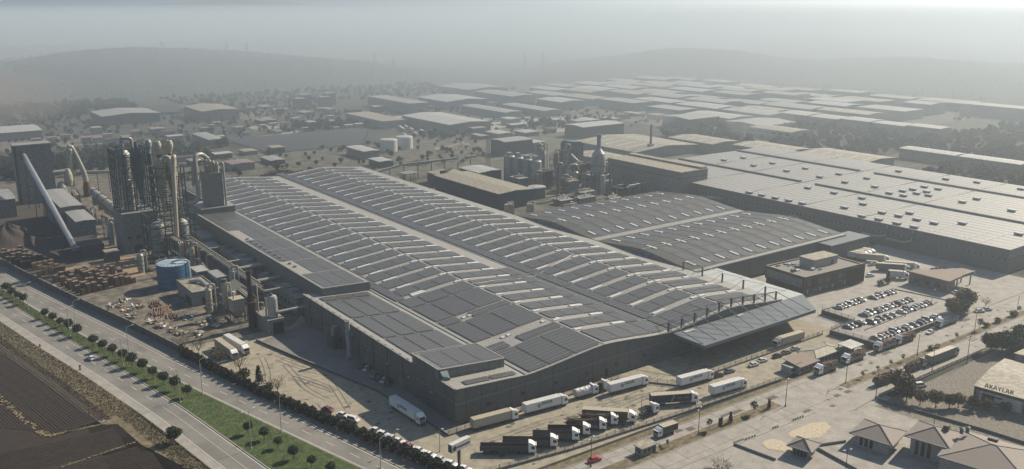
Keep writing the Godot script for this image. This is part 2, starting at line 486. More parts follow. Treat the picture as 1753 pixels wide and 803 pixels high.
# ---------------------------------------------------------------- the dual carriageway on the left
# x of each edge at given z, read along the road
var road_rows := [
	# z, pavement outer, left line, median left, median right, road right, wall
	[-560.0, -196.0, -192.5, -184.0, -179.0, -167.0, -161.5],
	[-420.0, -158.0, -154.5, -145.5, -140.5, -130.0, -124.5],
	[-300.0, -128.0, -124.5, -115.0, -110.0, -100.0, -93.0],
	[-235.0, -112.0, -108.6, -100.0, -95.0, -85.5, -79.9],
	[-200.0, -104.8, -101.6, -93.6, -88.8, -77.6, -72.2],
	[-150.0, -95.0, -91.5, -83.8, -77.8, -66.2, -60.2],
	[-110.0, -86.5, -83.3, -75.0, -67.2, -57.6, -52.0],
	[-60.0, -77.4, -74.3, -65.6, -54.4, -45.0, -41.8],
	[-15.0, -71.2, -68.4, -59.2, -42.6, -34.0, -28.9],
	[25.0, -65.5, -62.6, -53.5, -31.8, -24.6, -17.8],
	[120.0, -52.0, -49.0, -40.0, -6.0, 1.0, 7.0]]

func road_x(k: int, z: float) -> float:
	for i in road_rows.size() - 1:
		var a: Array = road_rows[i]; var b: Array = road_rows[i + 1]
		if z <= b[0] or i == road_rows.size() - 2:
			return lerpf(a[k], b[k], (z - a[0]) / (b[0] - a[0]))
	return 0.0

func road_strip(k0: int, k1: int, z0: float, z1: float, o0 := 0.0, o1 := 0.0) -> Array:
	var l := []; var r := []
	var z := z0
	while z <= z1 + 0.01:
		l.append(Vector2(road_x(k0, z) + o0, z)); r.push_front(Vector2(road_x(k1, z) + o1, z))
		z += (z1 - z0) / 40.0
	return l + r

func road_run(g: Geo, k: int, o: float, z0: float, z1: float, w: float, h: float, y := 0.0) -> void:
	# a kerb or painted line that follows edge k
	var z := z0
	var step := (z1 - z0) / 48.0
	for i in 48:
		var a := Vector3(road_x(k, z) + o, y, z); var b := Vector3(road_x(k, z + step) + o, y, z + step)
		if h > 0.0: g.bar(a + Vector3(0, h * 0.5 - 0.05, 0), b + Vector3(0, h * 0.5 - 0.05, 0), w, h)
		else: g.quad(a + Vector3(-w / 2, 0, 0), b + Vector3(-w / 2, 0, 0), b + Vector3(w / 2, 0, 0), a + Vector3(w / 2, 0, 0))
		z += step

func build_left_road() -> void:
	# fields and verge beside it
	var far := []
	for z in [-560.0, -235.0, -110.0, -60.0, -15.0, 60.0]: far.append(Vector2(road_x(1, z) - 0.2, z))
	sheet("ploughed_field", "plough", [Vector2(-420, -560)] + far + [Vector2(-420, 60)], 0.0)
	var v := []
	for z in [-400.0, -235.0, -150.0, -110.0, -80.0]: v.append(Vector2(road_x(1, z), z))
	sheet("rough_verge", "verge", v + [Vector2(-79, -62), Vector2(-75.5, -38), Vector2(-70.5, -8), Vector2(-77, -22), Vector2(-84, -45), Vector2(-86.5, -64), Vector2(-90.5, -66), Vector2(-96, -90), Vector2(-102, -125), Vector2(-112, -170), Vector2(-128, -240), Vector2(-168, -400)], 0.04)
	# straw left along the plough line
	var sg := Geo.new()
	var line := [Vector2(-116, -124), Vector2(-114.2, -110), Vector2(-112, -97), Vector2(-110.6, -86), Vector2(-107.6, -73), Vector2(-106, -67.6)]
	for i in line.size() - 1:
		for k in 26:
			var p: Vector2 = line[i].lerp(line[i + 1], rng.randf())
			p += Vector2(rng.randfn(0, 0.55), rng.randfn(0, 0.55))
			var d := Vector2.from_angle(rng.randf() * TAU) * rng.randf_range(0.25, 0.6)
			sg.bar(Vector3(p.x - d.x, 0.12, p.y - d.y), Vector3(p.x + d.x, rng.randf_range(0.1, 0.3), p.y + d.y), rng.randf_range(0.15, 0.5), 0.18)
	for i in 190:
		var t := rng.randf()
		var p := Vector2(-106, -67.6).lerp(Vector2(-90.0, -66.4), t) + Vector2(rng.randfn(0, 0.4), rng.randfn(0, 0.35))
		var q := Vector2(-106.2, -44.3).lerp(Vector2(-85.5, -47.5), t) + Vector2(rng.randfn(0, 0.3), rng.randfn(0, 0.15))
		for w in [p, q]:
			if rng.randf() < 0.7:
				sg.cbox(Vector3(w.x, 0.12, w.y), Vector3(rng.randf_range(0.2, 0.6), 0.22, rng.randf_range(0.2, 0.5)))
	var so := part(sg, "straw_rows", "straw", self)
	so.set_meta("kind", "stuff"); tag(so, "pale straw left along the edges of the ploughed field", "straw")
	# furrows and wheel ruts of the ploughed ground: real ridges
	var fg := Geo.new()
	for k in 40:
		var off := 1.05 * k
		var prev := Vector3.ZERO
		for i in 26:
			var t := i / 25.0
			var z := lerpf(-190, -69, t)
			var p := Vector3(road_x(1, z) - 6.5 - off * (1.0 - 0.12 * t) - 2.0 * t + rng.randf_range(-0.08, 0.08), 0.03, z)
			if off > 21.0: p.z = minf(p.z, -72.0 - (off - 21.0) * 1.1)
			if i > 0 and p.distance_to(prev) > 0.5: fg.bar(prev, p, 0.7, 0.12 + 0.05 * sin(k * 1.7))
			prev = p
	for k in 16:
		var prev := Vector3.ZERO
		for i in 22:
			var t := i / 21.0
			var p := Vector3(lerpf(-128, -88, t), 0.03, -61.5 + k * 1.0 + 4.5 * sin(t * 1.5) - 4.0 + rng.randf_range(-0.1, 0.1))
			if i > 0: fg.bar(prev, p, 0.7, 0.1)
			prev = p
	for k in 30:
		var prev := Vector3.ZERO
		for i in 22:
			var t := i / 21.0
			var p := Vector3(lerpf(-135, -80, t), 0.03, -41.5 + k * 1.15 - t * 3.0 + rng.randf_range(-0.1, 0.1))
			if p.x > road_x(1, p.z) - 8.0: break
			if i > 0: fg.bar(prev, p, 0.75, 0.11)
			prev = p
	var fo := part(fg, "furrows", "plough", self)
	fo.set_meta("kind", "stuff"); tag(fo, "dark earth furrows running across the ploughed field", "furrows")
	# carriageways
	var z0 := -560.0; var z1 := 118.0
	sheet("roadside_path", "concrete_road", road_strip(1, 2, z0, z1, 0.0, 0.3), 0.06)
	var la := sheet("carriageway_outbound", "asphalt", road_strip(2, 3, z0, z1, -0.1, 0.1), 0.08)
	var ra := sheet("carriageway_inbound", "asphalt", road_strip(4, 5, z0, z1, -0.1, 0.1), 0.08)
	sheet("road_shoulder", "asphalt", road_strip(5, 6, z0, z1, 0.0, 0.6), 0.05)
	sheet("median_grass", "grass", road_strip(3, 4, z0, z1), 0.20)
	var kg := Geo.new()
	road_run(kg, 3, 0.0, z0, z1, 0.35, 0.30); road_run(kg, 4, 0.0, z0, z1, 0.35, 0.30)
	var ko := part(kg, "median_kerb", "kerb", self); ko.set_meta("kind", "structure")
	var k2 := Geo.new(); road_run(k2, 5, 0.15, z0, z1, 0.45, 0.26)
	var k2o := part(k2, "shoulder_kerb", "kerb", self); k2o.set_meta("kind", "structure")
	var e1 := Geo.new(); road_run(e1, 2, 0.1, z0, z1, 0.36, 0.0, 0.12); road_run(e1, 3, -0.7, z0, z1, 0.36, 0.0, 0.12)
	part(e1, "edge_line", "marking", la)
	var e2 := Geo.new(); road_run(e2, 4, 0.7, z0, z1, 0.34, 0.0, 0.12); road_run(e2, 5, -0.7, z0, z1, 0.36, 0.0, 0.12)
	part(e2, "edge_line", "marking", ra)
	var z := -300.0
	while z < 60.0:
		for s in [[2, 3, la], [4, 5, ra]]:
			var a := Vector3((road_x(s[0], z) + road_x(s[1], z)) * 0.5, 0.125, z)
			var b := Vector3((road_x(s[0], z + 4.2) + road_x(s[1], z + 4.2)) * 0.5, 0.125, z + 4.2)
			if z < -70.0 or s[0] == 4:
				var g := Geo.new(); g.bar(a, b, 0.3, 0.01); part(g, "lane_dash", "marking", s[2])
		z += 11.0
	var e3 := Geo.new()
	for i in 30:
		var za := lerpf(-68.0, 90.0, i / 30.0); var zb := lerpf(-68.0, 90.0, (i + 1) / 30.0)
		e3.bar(Vector3((road_x(2, za) + road_x(3, za)) * 0.5, 0.125, za), Vector3((road_x(2, zb) + road_x(3, zb)) * 0.5, 0.125, zb), 0.22, 0.01)
	part(e3, "lane_line", "marking", la)

# ---------------------------------------------------------------- the concrete road on the right
func build_right_road() -> void:
	sheet("service_road", "concrete_road", [Vector2(-6, 41.5), Vector2(420, 41.5), Vector2(420, 66), Vector2(132, 66), Vector2(118, 120), Vector2(-6, 120)], 0.06)
	sheet("roadside_strip", "verge", [Vector2(-8, 38.2), Vector2(158, 40.2), Vector2(158, 42.2), Vector2(-8, 41.6)], 0.10)
	sheet("gravel_plot", "gravel", [Vector2(120, 70.5), Vector2(330, 68.5), Vector2(330, 130), Vector2(130, 130)], 0.08)
	sheet("forecourt_paving", "concrete_road", [Vector2(14, 60.6), Vector2(100, 62), Vector2(104, 74), Vector2(80, 130), Vector2(10, 130)], 0.13)
	for a in [[8.0, 95.5, 47.8, 51.8, "the lamp at its right end"], [125.5, 420.0, 53.2, 56.2, ""]]:
		var g := Geo.new(); g.bevel(Vector3(a[0], 0.0, a[2]), Vector3(a[1], 0.19, a[3] + 1.0), 0.06)
		var o := part(g, "road_median", "kerb", self); o.set_meta("kind", "structure")
		sheet("median_soil", "verge", rect(a[0] + 0.35, a[2] + 0.35, a[1] - 0.35, a[3] + 0.65), 0.22)
	var kg := Geo.new(); kg.bar(Vector3(-6, 0.1, 41.7), Vector3(158, 0.1, 42.3), 0.3, 0.26)
	part(kg, "kerb", "kerb", self).set_meta("kind", "structure")
	var k2 := Geo.new(); k2.bar(Vector3(14, 0.1, 60.6), Vector3(100, 0.1, 62.0), 0.3, 0.26); k2.bar(Vector3(128, 0.1, 67.0), Vector3(330, 0.1, 67.6), 0.3, 0.26)
	part(k2, "kerb", "kerb", self).set_meta("kind", "structure")
	# slab joints of the concrete road, real grooves filled dark
	var j := Geo.new()
	for i in 26:
		var x := 14.0 + i * 9.7
		j.cbox(Vector3(x + rng.randf_range(-1.5, 1.5), 0.066, 45.0), Vector3(0.15, 0.02, 5.6)); j.cbox(Vector3(x + 2.0 + rng.randf_range(-1.5, 1.5), 0.066, 56.5), Vector3(0.15, 0.02, 6.6))
	for q in [[44.9, 14.0, 420.0], [58.4, 14.0, 118.0], [61.2, 128.0, 420.0]]: j.cbox(Vector3((q[1] + q[2]) * 0.5, 0.066, q[0]), Vector3(q[2] - q[1], 0.018, 0.13))
	for i in 24:
		var c := Vector2(rng.randf_range(20, 290), rng.randf_range(42.5, 65)); var hd := rng.randf_range(-0.8, 0.8) + (PI / 2 if i % 2 else 0.0)
		for q in 7:
			var e2 := c + Vector2.from_angle(hd) * rng.randf_range(0.6, 1.3); hd += rng.randf_range(-0.5, 0.5)
			j.bar(Vector3(c.x, 0.066, c.y), Vector3(e2.x, 0.066, e2.y), 0.08, 0.012); c = e2
	part(j, "slab_joints", "concrete_dark", self).set_meta("kind", "structure")
	# wear: repaired slabs, oil patches and tyre tracks
	var st := Geo.new(); var sp := Geo.new()
	for i in 34:
		var x := rng.randf_range(16, 240); var z: float = [44.6, 58.5][i % 2] + rng.randf_range(-1.6, 2.0)
		var w := rng.randf_range(1.5, 6.0); var d := rng.randf_range(0.8, 2.4)
		(st if i % 3 else sp).quad(Vector3(x, 0.07 + i * 0.0002, z + d), Vector3(x + w, 0.07 + i * 0.0002, z + d), Vector3(x + w * 0.96, 0.07 + i * 0.0002, z), Vector3(x + w * 0.05, 0.07 + i * 0.0002, z))
	for i in 150:
		var c := Vector2(rng.randf_range(-4, 100), rng.randf_range(9, 35))
		if i > 80: c = Vector2(rng.randf_range(105, 290), rng.randf_range(42, 64))
		if i > 120: c = Vector2(rng.randf_range(-42, -12), rng.randf_range(-100, -5))
		var y := 0.05 if i <= 80 or i > 120 else 0.08
		y += i * 0.0002
		var r := rng.randf_range(0.35, 1.3); var k := 9
		var ph := rng.randf() * TAU
		var pts := []
		for q in k: pts.append(Vector3(c.x + cos(TAU * q / k) * r * rng.randf_range(0.6, 1.3), y, c.y - sin(TAU * q / k) * r * rng.randf_range(0.4, 0.9)))
		for q in k: st.tri(Vector3(c.x, y, c.y), pts[q], pts[(q + 1) % k])
	for i in 26:
		var a := Vector2(rng.randf_range(-2, 70), rng.randf_range(14, 24)); var h := rng.randf_range(-0.2, 0.5); var turn := rng.randf_range(-0.03, 0.03)
		if i > 15: a = Vector2(rng.randf_range(-34, -16), rng.randf_range(-90, -30)); h = rng.randf_range(1.0, 1.9)
		for side2 in 2:
			var s2: float = side2 * 1.9
			var p := a + Vector2.from_angle(h + PI / 2) * s2; var hh := h
			for q in 14:
				var n := p + Vector2.from_angle(hh) * 1.6; var o := Vector2.from_angle(hh + PI / 2) * 0.13
				var y := 0.06 + i * 0.0003 + 0.0001 * s2
				st.quad(Vector3(p.x + o.x, y, p.y + o.y), Vector3(n.x + o.x, y, n.y + o.y), Vector3(n.x - o.x, y, n.y - o.y), Vector3(p.x - o.x, y, p.y - o.y))
				p = n; hh += turn
	part(st, "ground_stains", "stain", self).set_meta("kind", "structure")
	part(sp, "repaired_slabs", "stain_pale", self).set_meta("kind", "structure")

# ---------------------------------------------------------------- the main factory
func vault(t: float) -> float:   # 0 at the ridge, 1 at the gutter
	var a := clampf(absf(t), 0.0, 1.0)
	return 9.8 + 2.9 * (1.0 - (0.5 * a + 0.5 * (0.5 - 0.5 * cos(PI * a))))

func main_y(x: float) -> float:
	if x < 29.0: return lerpf(12.0, 9.9, clampf(x / 29.0, 0, 1))
	if x < 97.0: return vault((x - 63.0) / 34.0)
	return vault((x - 129.5) / 32.5)

func array_geo(w: float, d: float, cell: Geo, frame: Geo) -> void:
	# a field of solar modules, each a pane of its own over a light frame
	frame.box(Vector3(-w / 2, -0.06, -d / 2), Vector3(w / 2, 0.0, d / 2))
	var nx := maxi(1, int(round(w / 1.3))); var nz := maxi(1, int(round(d / 2.2)))
	var sx := w / nx; var sz := d / nz
	for i in nx:
		for k in nz:
			var a := -w / 2 + sx * i + 0.065; var b := -w / 2 + sx * (i + 1) - 0.065
			var p := -d / 2 + sz * k + 0.07; var q := -d / 2 + sz * (k + 1) - 0.07
			cell.quad(Vector3(a, 0.025, q), Vector3(b, 0.025, q), Vector3(b, 0.025, p), Vector3(a, 0.025, p))

func array_mesh(w: float, d: float, cm := "cell") -> ArrayMesh:
	var key := "array %.2f %.2f %s" % [w, d, cm]
	if not mesh_cache.has(key):
		var a := Geo.new(); var b := Geo.new(); array_geo(w, d, a, b)
		var m := b.mesh(M.cell_frame); a.into(m, M[cm])
		mesh_cache[key] = m
	return mesh_cache[key]

func slope_at(p: Vector3, q: Vector3, along_z: bool, z_mid: float) -> Transform3D:
	# frame whose x axis runs from p to q
	var ax := (q - p).normalized()
	var az := Vector3(0, 0, 1)
	if along_z: az = Vector3(1, 0, 0)
	var ay := az.cross(ax)
	if ay.y < 0:
		az = -az; ay = -ay
	return Transform3D(Basis(ax, ay, az), (p + q) * 0.5)

func put_arrays(root: Node3D, list: Array, most: int, cm := "cell") -> void:
	# list: [transform, w, d]; the nearest ones singly, the rest joined
	var eye := Vector3(-138, 130, 220)
	list.sort_custom(func(a, b): return a[0].origin.distance_squared_to(eye) < b[0].origin.distance_squared_to(eye))
	var ca := Geo.new(); var fa := Geo.new()
	for i in list.size():
		var l: Array = list[i]
		if i < most:
			put(array_mesh(l[1], l[2], cm), "solar_array", root, l[0])
		else:
			var a := Geo.new(); var b := Geo.new(); array_geo(l[1], l[2], a, b)
			ca.merge(a, l[0]); fa.merge(b, l[0])
	if ca.v.size() > 0:
		var m := fa.mesh(M.cell_frame); ca.into(m, M[cm])
		var o := put(m, "distant_solar_arrays", root); o.set_meta("kind", "stuff")

func panel_quad(g: Geo, a: Vector3, b: Vector3, ya: float, yb: float, y0: float, out: Vector3) -> void:
	# one wall panel from a to b (ground points), from y0 up to ya / yb, standing proud by out
	var p := [a + out + Vector3(0, y0, 0), b + out + Vector3(0, y0, 0), b + out + Vector3(0, yb, 0), a + out + Vector3(0, ya, 0)]
	var q := [a + Vector3(0, y0, 0), b + Vector3(0, y0, 0), b + Vector3(0, yb, 0), a + Vector3(0, ya, 0)]
	g.quad(p[0], p[1], p[2], p[3])
	for i in 4:
		var j := (i + 1) % 4
		g.quad(p[j], p[i], q[i], q[j])

func main_array(x0: float, x1: float, z0: float, z1: float, lift := 0.42) -> Array:
	var p := Vector3(x0, main_y(x0 + 0.01) + lift, (z0 + z1) * 0.5); var q := Vector3(x1, main_y(x1 - 0.01) + lift, (z0 + z1) * 0.5)
	return [slope_at(p, q, false, 0.0), snappedf(p.distance_to(q), 0.05), snappedf(absf(z1 - z0), 0.05)]

func build_main_factory() -> void:
	var root := thing("factory_hall", "largest hall with solar panels on its grey twin vaulted roof", "factory")
	var LEN := -386.0
	# profile across the front
	var prof := []
	var xs := [0.0, 7.0, 14.0, 21.0, 29.0]
	for i in 14: xs.append(29.0 + 68.0 * (i + 1) / 14.0)
	for i in 14: xs.append(97.0 + 65.0 * (i + 1) / 14.0)
	for x in xs: prof.append(Vector2(x, main_y(x)))
	var w := Geo.new(); var r := Geo.new()
	for i in prof.size() - 1:
		var a: Vector2 = prof[i]; var b: Vector2 = prof[i + 1]
		w.quad(Vector3(a.x, 0, -0.02), Vector3(b.x, 0, -0.02), Vector3(b.x, b.y, -0.02), Vector3(a.x, a.y, -0.02))
		var E := LEN if a.x >= 28.9 else -117.0
		w.quad(Vector3(b.x, 0, E), Vector3(a.x, 0, E), Vector3(a.x, a.y, E), Vector3(b.x, b.y, E))
		r.quad(Vector3(a.x, a.y + 0.06, -0.02), Vector3(b.x, b.y + 0.06, -0.02), Vector3(b.x, b.y + 0.06, E), Vector3(a.x, a.y + 0.06, E))
	w.quad(Vector3(0, 0, -117), Vector3(0, 0, -0.02), Vector3(0, 12.0, -0.02), Vector3(0, 12.0, -117))
	w.quad(Vector3(29, 0, LEN), Vector3(29, 0, -282), Vector3(29, 9.9, -282), Vector3(29, 9.9, LEN))
	w.quad(Vector3(162, 0, -0.02), Vector3(162, 0, LEN), Vector3(162, 9.8, LEN), Vector3(162, 9.8, -0.02))
	part(w, "wall", "dark_steel", root)
	var roof := part(r, "roof", "roof_sheet", root)
	# wall panels, front: lower tier, pale band, upper tier cut to the roof line
	var px := [0.0, 4.2]
	while px[-1] < 161.0: px.append(minf(px[-1] + 5.92, 162.0))
	for i in px.size() - 1:
		var a := Vector3(px[i] + 0.08, 0, -0.02); var b := Vector3(px[i + 1] - 0.08, 0, -0.02)
		var out := Vector3(0, 0, 0.09)
		var g := Geo.new(); panel_quad(g, a, b, 6.35, 6.35, 0.5, out); part(g, "wall_panel", "wall_grey", root)
		g = Geo.new(); panel_quad(g, a, b, 7.25, 7.25, 6.42, out); part(g, "band_panel", "wall_band", root)
		g = Geo.new(); panel_quad(g, a, b, main_y(px[i] + 0.06) + 0.0, main_y(px[i + 1] - 0.06) + 0.0, 7.32, out); part(g, "wall_panel", "wall_grey", root)
	var pz := [0.0]
	while pz[-1] > -116.0: pz.append(maxf(pz[-1] - 6.0, -117.0))
	for i in pz.size() - 1:
		var a := Vector3(0, 0, pz[i + 1] + 0.08); var b := Vector3(0, 0, pz[i] - 0.08)
		var out := Vector3(-0.09, 0, 0)
		var top := 15.6 if pz[i] <= -9.0 and pz[i + 1] >= -27.0 else 12.3
		var g := Geo.new(); panel_quad(g, a, b, 7.2, 7.2, 0.5, out); part(g, "wall_panel", "wall_grey", root)
		g = Geo.new(); panel_quad(g, a, b, 7.95, 7.95, 7.27, out); part(g, "band_panel", "wall_band", root)
		g = Geo.new(); panel_quad(g, a, b, top, top, 8.02, out); part(g, "wall_panel", "wall_grey", root)
	# plinth and metal cappings
	var pl := Geo.new(); pl.box(Vector3(-0.15, 0, -0.01), Vector3(162, 0.48, 0.16)); pl.box(Vector3(-0.16, 0, -117), Vector3(-0.01, 0.48, -0.02))
	part(pl, "plinth", "concrete", root)
	var cap := Geo.new()
	for i in prof.size() - 1:
		cap.bar(Vector3(prof[i].x, prof[i].y + 0.08, 0.0), Vector3(prof[i + 1].x, prof[i + 1].y + 0.08, 0.0), 0.5, 0.2)
	cap.bar(Vector3(0.1, 12.38, 0.2), Vector3(0.1, 12.38, -9.4), 0.9, 0.16)
	cap.bar(Vector3(0.1, 12.38, -26.9), Vector3(0.1, 12.38, -117), 0.9, 0.16)
	part(cap, "roof_capping", "trim", root)
	# capping studs along the left parapet
	for i in 16:
		var z := -30.0 - i * 5.3
		slab("capping_bracket", "dark_steel", root, Vector3(0.1, 12.47, z - 0.5), Vector3(0.55, 12.56, z + 0.5))
	for i in 8:
		var z := -33.0 - i * 11.0
		slab("downpipe", "dark_steel", root, Vector3(-0.3, 0.5, z), Vector3(-0.1, 12.2, z + 0.2))
	# raised block near the front corner
	var rb := Geo.new()
	rb.hexa([Vector3(0.06, 9.5, -9.5), Vector3(26, 9.5, -9.5), Vector3(26, 9.5, -26.5), Vector3(0.06, 9.5, -26.5), Vector3(0.06, 15.5, -9.5), Vector3(26, 13.2, -9.5), Vector3(26, 13.2, -26.5), Vector3(0.06, 15.5, -26.5)])
	var rbo := part(rb, "raised_roof_block", "wall_band", root)
	var rc := Geo.new()
	for q in [[Vector3(0, 15.6, -9.5), Vector3(26, 13.3, -9.5)], [Vector3(0, 15.6, -26.5), Vector3(26, 13.3, -26.5)], [Vector3(0, 15.6, -9.5), Vector3(0, 15.6, -26.5)], [Vector3(26, 13.3, -9.5), Vector3(26, 13.3, -26.5)]]:
		rc.bar(q[0], q[1], 0.55, 0.24)
	part(rc, "capping", "trim", rbo)
	for i in 6:
		var x := 3.0 + i * 4.2
		slab("panel_joint", "dark_steel", rbo, Vector3(x, main_y(x) + 0.1, -9.52), Vector3(x + 0.08, lerpf(15.4, 13.1, x / 26.0), -9.46))
	var hut := Geo.new()
	hut.hexa([Vector3(0.4, 12.0, -7.6), Vector3(3.2, 11.8, -7.6), Vector3(3.2, 11.8, -9.45), Vector3(0.4, 12.0, -9.45), Vector3(0.4, 13.9, -7.6), Vector3(3.2, 12.6, -7.6), Vector3(3.2, 15.0, -9.45), Vector3(0.4, 15.2, -9.45)])
	part(hut, "stair_hatch", "wall_teal", root)
	# raised aisle farther back on the left
	var ua := Geo.new()
	ua.hexa([Vector3(6.5, 0.0, -112), Vector3(28.4, 0.0, -112), Vector3(28.4, 0.0, -282), Vector3(6.5, 0.0, -282), Vector3(6.5, 14.6, -112), Vector3(28.4, 13.6, -112), Vector3(28.4, 13.6, -282), Vector3(6.5, 14.6, -282)])
	var uao := part(ua, "raised_aisle", "wall_band", root)
	var ur := Geo.new(); ur.quad(Vector3(6.6, 14.65, -112.1), Vector3(28.3, 13.65, -112.1), Vector3(28.3, 13.65, -281.9), Vector3(6.6, 14.65, -281.9))
	part(ur, "aisle_roof", "roof_sheet", uao)
	var uc := Geo.new(); uc.bar(Vector3(6.6, 14.8, -112), Vector3(6.6, 14.8, -282), 0.8, 0.35); uc.bar(Vector3(6.4, 14.8, -112), Vector3(27.6, 13.8, -112), 0.6, 0.35)
	part(uc, "capping", "trim", uao)
	for i in 11:
		var z := -150.0 - i * 6.0
		slab("roof_vent", "steel", uao, Vector3(9.4, 14.4, z), Vector3(10.6, 15.2, z + 1.2))
	# gutter walkways
	for x in [28.2, 97.0]:
		var g := Geo.new(); g.box(Vector3(x - 0.25, main_y(x) + 0.05, -384.0), Vector3(x + 0.25, main_y(x) + 0.3, -0.5))
		part(g, "gutter_walkway", "trim", root)
	for x in [63.0, 129.5]:
		var g := Geo.new(); g.box(Vector3(x - 0.3, main_y(x) - 0.2, -385.0), Vector3(x + 0.3, main_y(x) + 0.2, -0.3))
		part(g, "ridge_capping", "trim", root)
	# skylights and solar fields
	var arr := []
	for k in 29:
		var z := -17.4 - 12.6 * k
		var near1 := k < 6
		# left slope of the first vault
		if not near1:
			sky_strip(roof, 41.2, 7.0, z, 1.7); sky_strip(roof, 60.9, 3.6, z, 1.4)
			for q in [[34.5, 43.6], [44.0, 52.6], [53.0, 61.8]]: arr.append(main_array(q[0], q[1], z - 10.7, z - 2.1))
			if k % 2 == 0: arr.append(main_array(29.8, 34.1, z - 23.4, z + 1.3))
		# right slope of the first vault
		sky_strip(roof, 85.2, 6.6, z, 1.7); sky_strip(roof, 65.2, 3.6, z, 1.4)
		for q in [[64.4, 72.4], [72.8, 80.8], [81.2, 88.6]]: arr.append(main_array(q[0], q[1], z - 10.3, z - 2.3))
		if k < 7: arr.append(main_array(89.0, 95.4, z - 10.8, z + 1.2))
		# second vault
		sky_strip(roof, 107.3, 6.6, z, 1.7); sky_strip(roof, 127.4, 3.6, z, 1.4); sky_strip(roof, 131.8, 3.6, z, 1.4); sky_strip(roof, 150.4, 6.0, z, 1.6)
		for q in [[103.6, 111.6], [112.0, 120.0], [120.4, 128.4]]: arr.append(main_array(q[0], q[1], z - 10.7, z - 2.1))
		if k % 2 == 0: arr.append(main_array(98.2, 103.2, z - 23.4, z + 1.4))
		for q in [[131.0, 138.6], [139.0, 146.6], [147.0, 153.4]]: arr.append(main_array(q[0], q[1], z - 10.0, z - 6.6)); arr.append(main_array(q[0], q[1], z - 6.0, z - 2.4))
	for q in [[64.4, 72.4], [72.8, 80.8], [81.2, 88.6], [89.0, 95.4], [98.2, 103.2], [103.6, 111.6], [112.0, 120.0], [120.4, 128.4]]: arr.append(main_array(q[0], q[1], -15.4, -2.2))
	for q in [[131.0, 138.6], [139.0, 146.6], [147.0, 153.4]]:
		arr.append(main_array(q[0], q[1], -15.0, -9.4)); arr.append(main_array(q[0], q[1], -8.8, -4.0))
	# large fields at the near end of the first vault
	for q in [[-1.2, -21.6], [-34.2, -53.8], [-61.0, -80.0]]:
		for c in [[30.4, 38.4], [38.9, 50.0], [50.5, 61.8]]: arr.append(main_array(c[0], c[1], q[1], q[0]))
	for q in [[-22.6, -28.0], [-54.8, -59.8]]:
		for c in [[30.4, 38.4], [44.0, 61.8]]: arr.append(main_array(c[0], c[1], q[1], q[0]))
	for q in [[-81.0, -91.0]]:
		for c in [[30.4, 38.4], [38.9, 50.0], [50.5, 61.8]]: arr.append(main_array(c[0], c[1], q[1], q[0]))
	for q in [[40.6, -30.8], [43.2, -30.8], [59.6, -31.4], [66.4, -31.0], [40.6, -57.0], [43.2, -57.0]]:
		sky_strip(roof, q[0], 1.7, q[1], 1.5)
	sky_strip(roof, 41.2, 6.4, -94.4, 1.7)
	# aisle fields
	for q in [[-28.6, -52.4], [-53.4, -78.6], [-79.6, -103.6]]:
		for c in [[3.6, 10.0], [10.5, 17.2], [17.7, 25.4]]: arr.append(main_array(c[0], c[1], q[1], q[0]))
	for c in [[3.6, 10.0], [10.5, 17.2], [17.7, 25.4]]: arr.append(main_array(c[0], c[1], -109.4, -104.6))
	for c in [[5.5, 15.2], [15.8, 25.6]]: arr.append(main_array(c[0], c[1], -4.6, -1.6))
	for c in [[2.2, 9.4], [9.9, 17.2], [17.7, 25.0]]:
		var p := Vector3(c[0], lerpf(15.5, 13.2, c[0] / 26.0) + 0.14, -18.0); var q := Vector3(c[1], lerpf(15.5, 13.2, c[1] / 26.0) + 0.14, -18.0)
		arr.append([slope_at(p, q, false, 0), snappedf(p.distance_to(q), 0.05), 14.4])
	for k in 7:
		var za := -113.5 - k * 23.6
		for c in [[13.4, 19.9], [20.3, 26.8], [7.9, 13.0]]:
			if c[0] < 9.0 and k % 3 == 1: continue
			var p := Vector3(c[0], 14.97 - c[0] * 0.0476 + 0.14, za - 11.4); var q := Vector3(c[1], 14.97 - c[1] * 0.0476 + 0.14, za - 11.4)
			arr.append([slope_at(p, q, false, 0), snappedf(p.distance_to(q), 0.05), 22.6])
	put_arrays(roof, arr, 296)
	# front canopy hung from masts
	var cg := Geo.new()
	cg.extrude([Vector2(97, -0.3), Vector2(176, -0.3), Vector2(163.5, -15.6), Vector2(97, -16.2)].map(func(p): return Vector2(p.x, p.y)), Vector3(0, 9.4, 0), Vector3(1, 0, 0), Vector3(0, 0, -1), Vector3(0, -1.3, 0))
	var can := part(cg, "front_canopy", "canopy", root)
	var cs := Geo.new(); cs.box(Vector3(161.6, 8.6, -48), Vector3(176, 9.43, 0.25))
	part(cs, "side_canopy", "canopy_pale", root)
	for i in 4:
		var z := -8.0 - i * 11.7
		slab("canopy_joint", "canopy", can, Vector3(162.0, 9.4, z), Vector3(175.9, 9.46, z + 0.09))
	slab("roof_hatch", "skylight", can, Vector3(101.0, 9.4, 2.0), Vector3(106.0, 9.75, 3.2))
	slab("roof_hatch", "skylight", can, Vector3(131.0, 9.4, 1.8), Vector3(135.0, 9.7, 2.7))
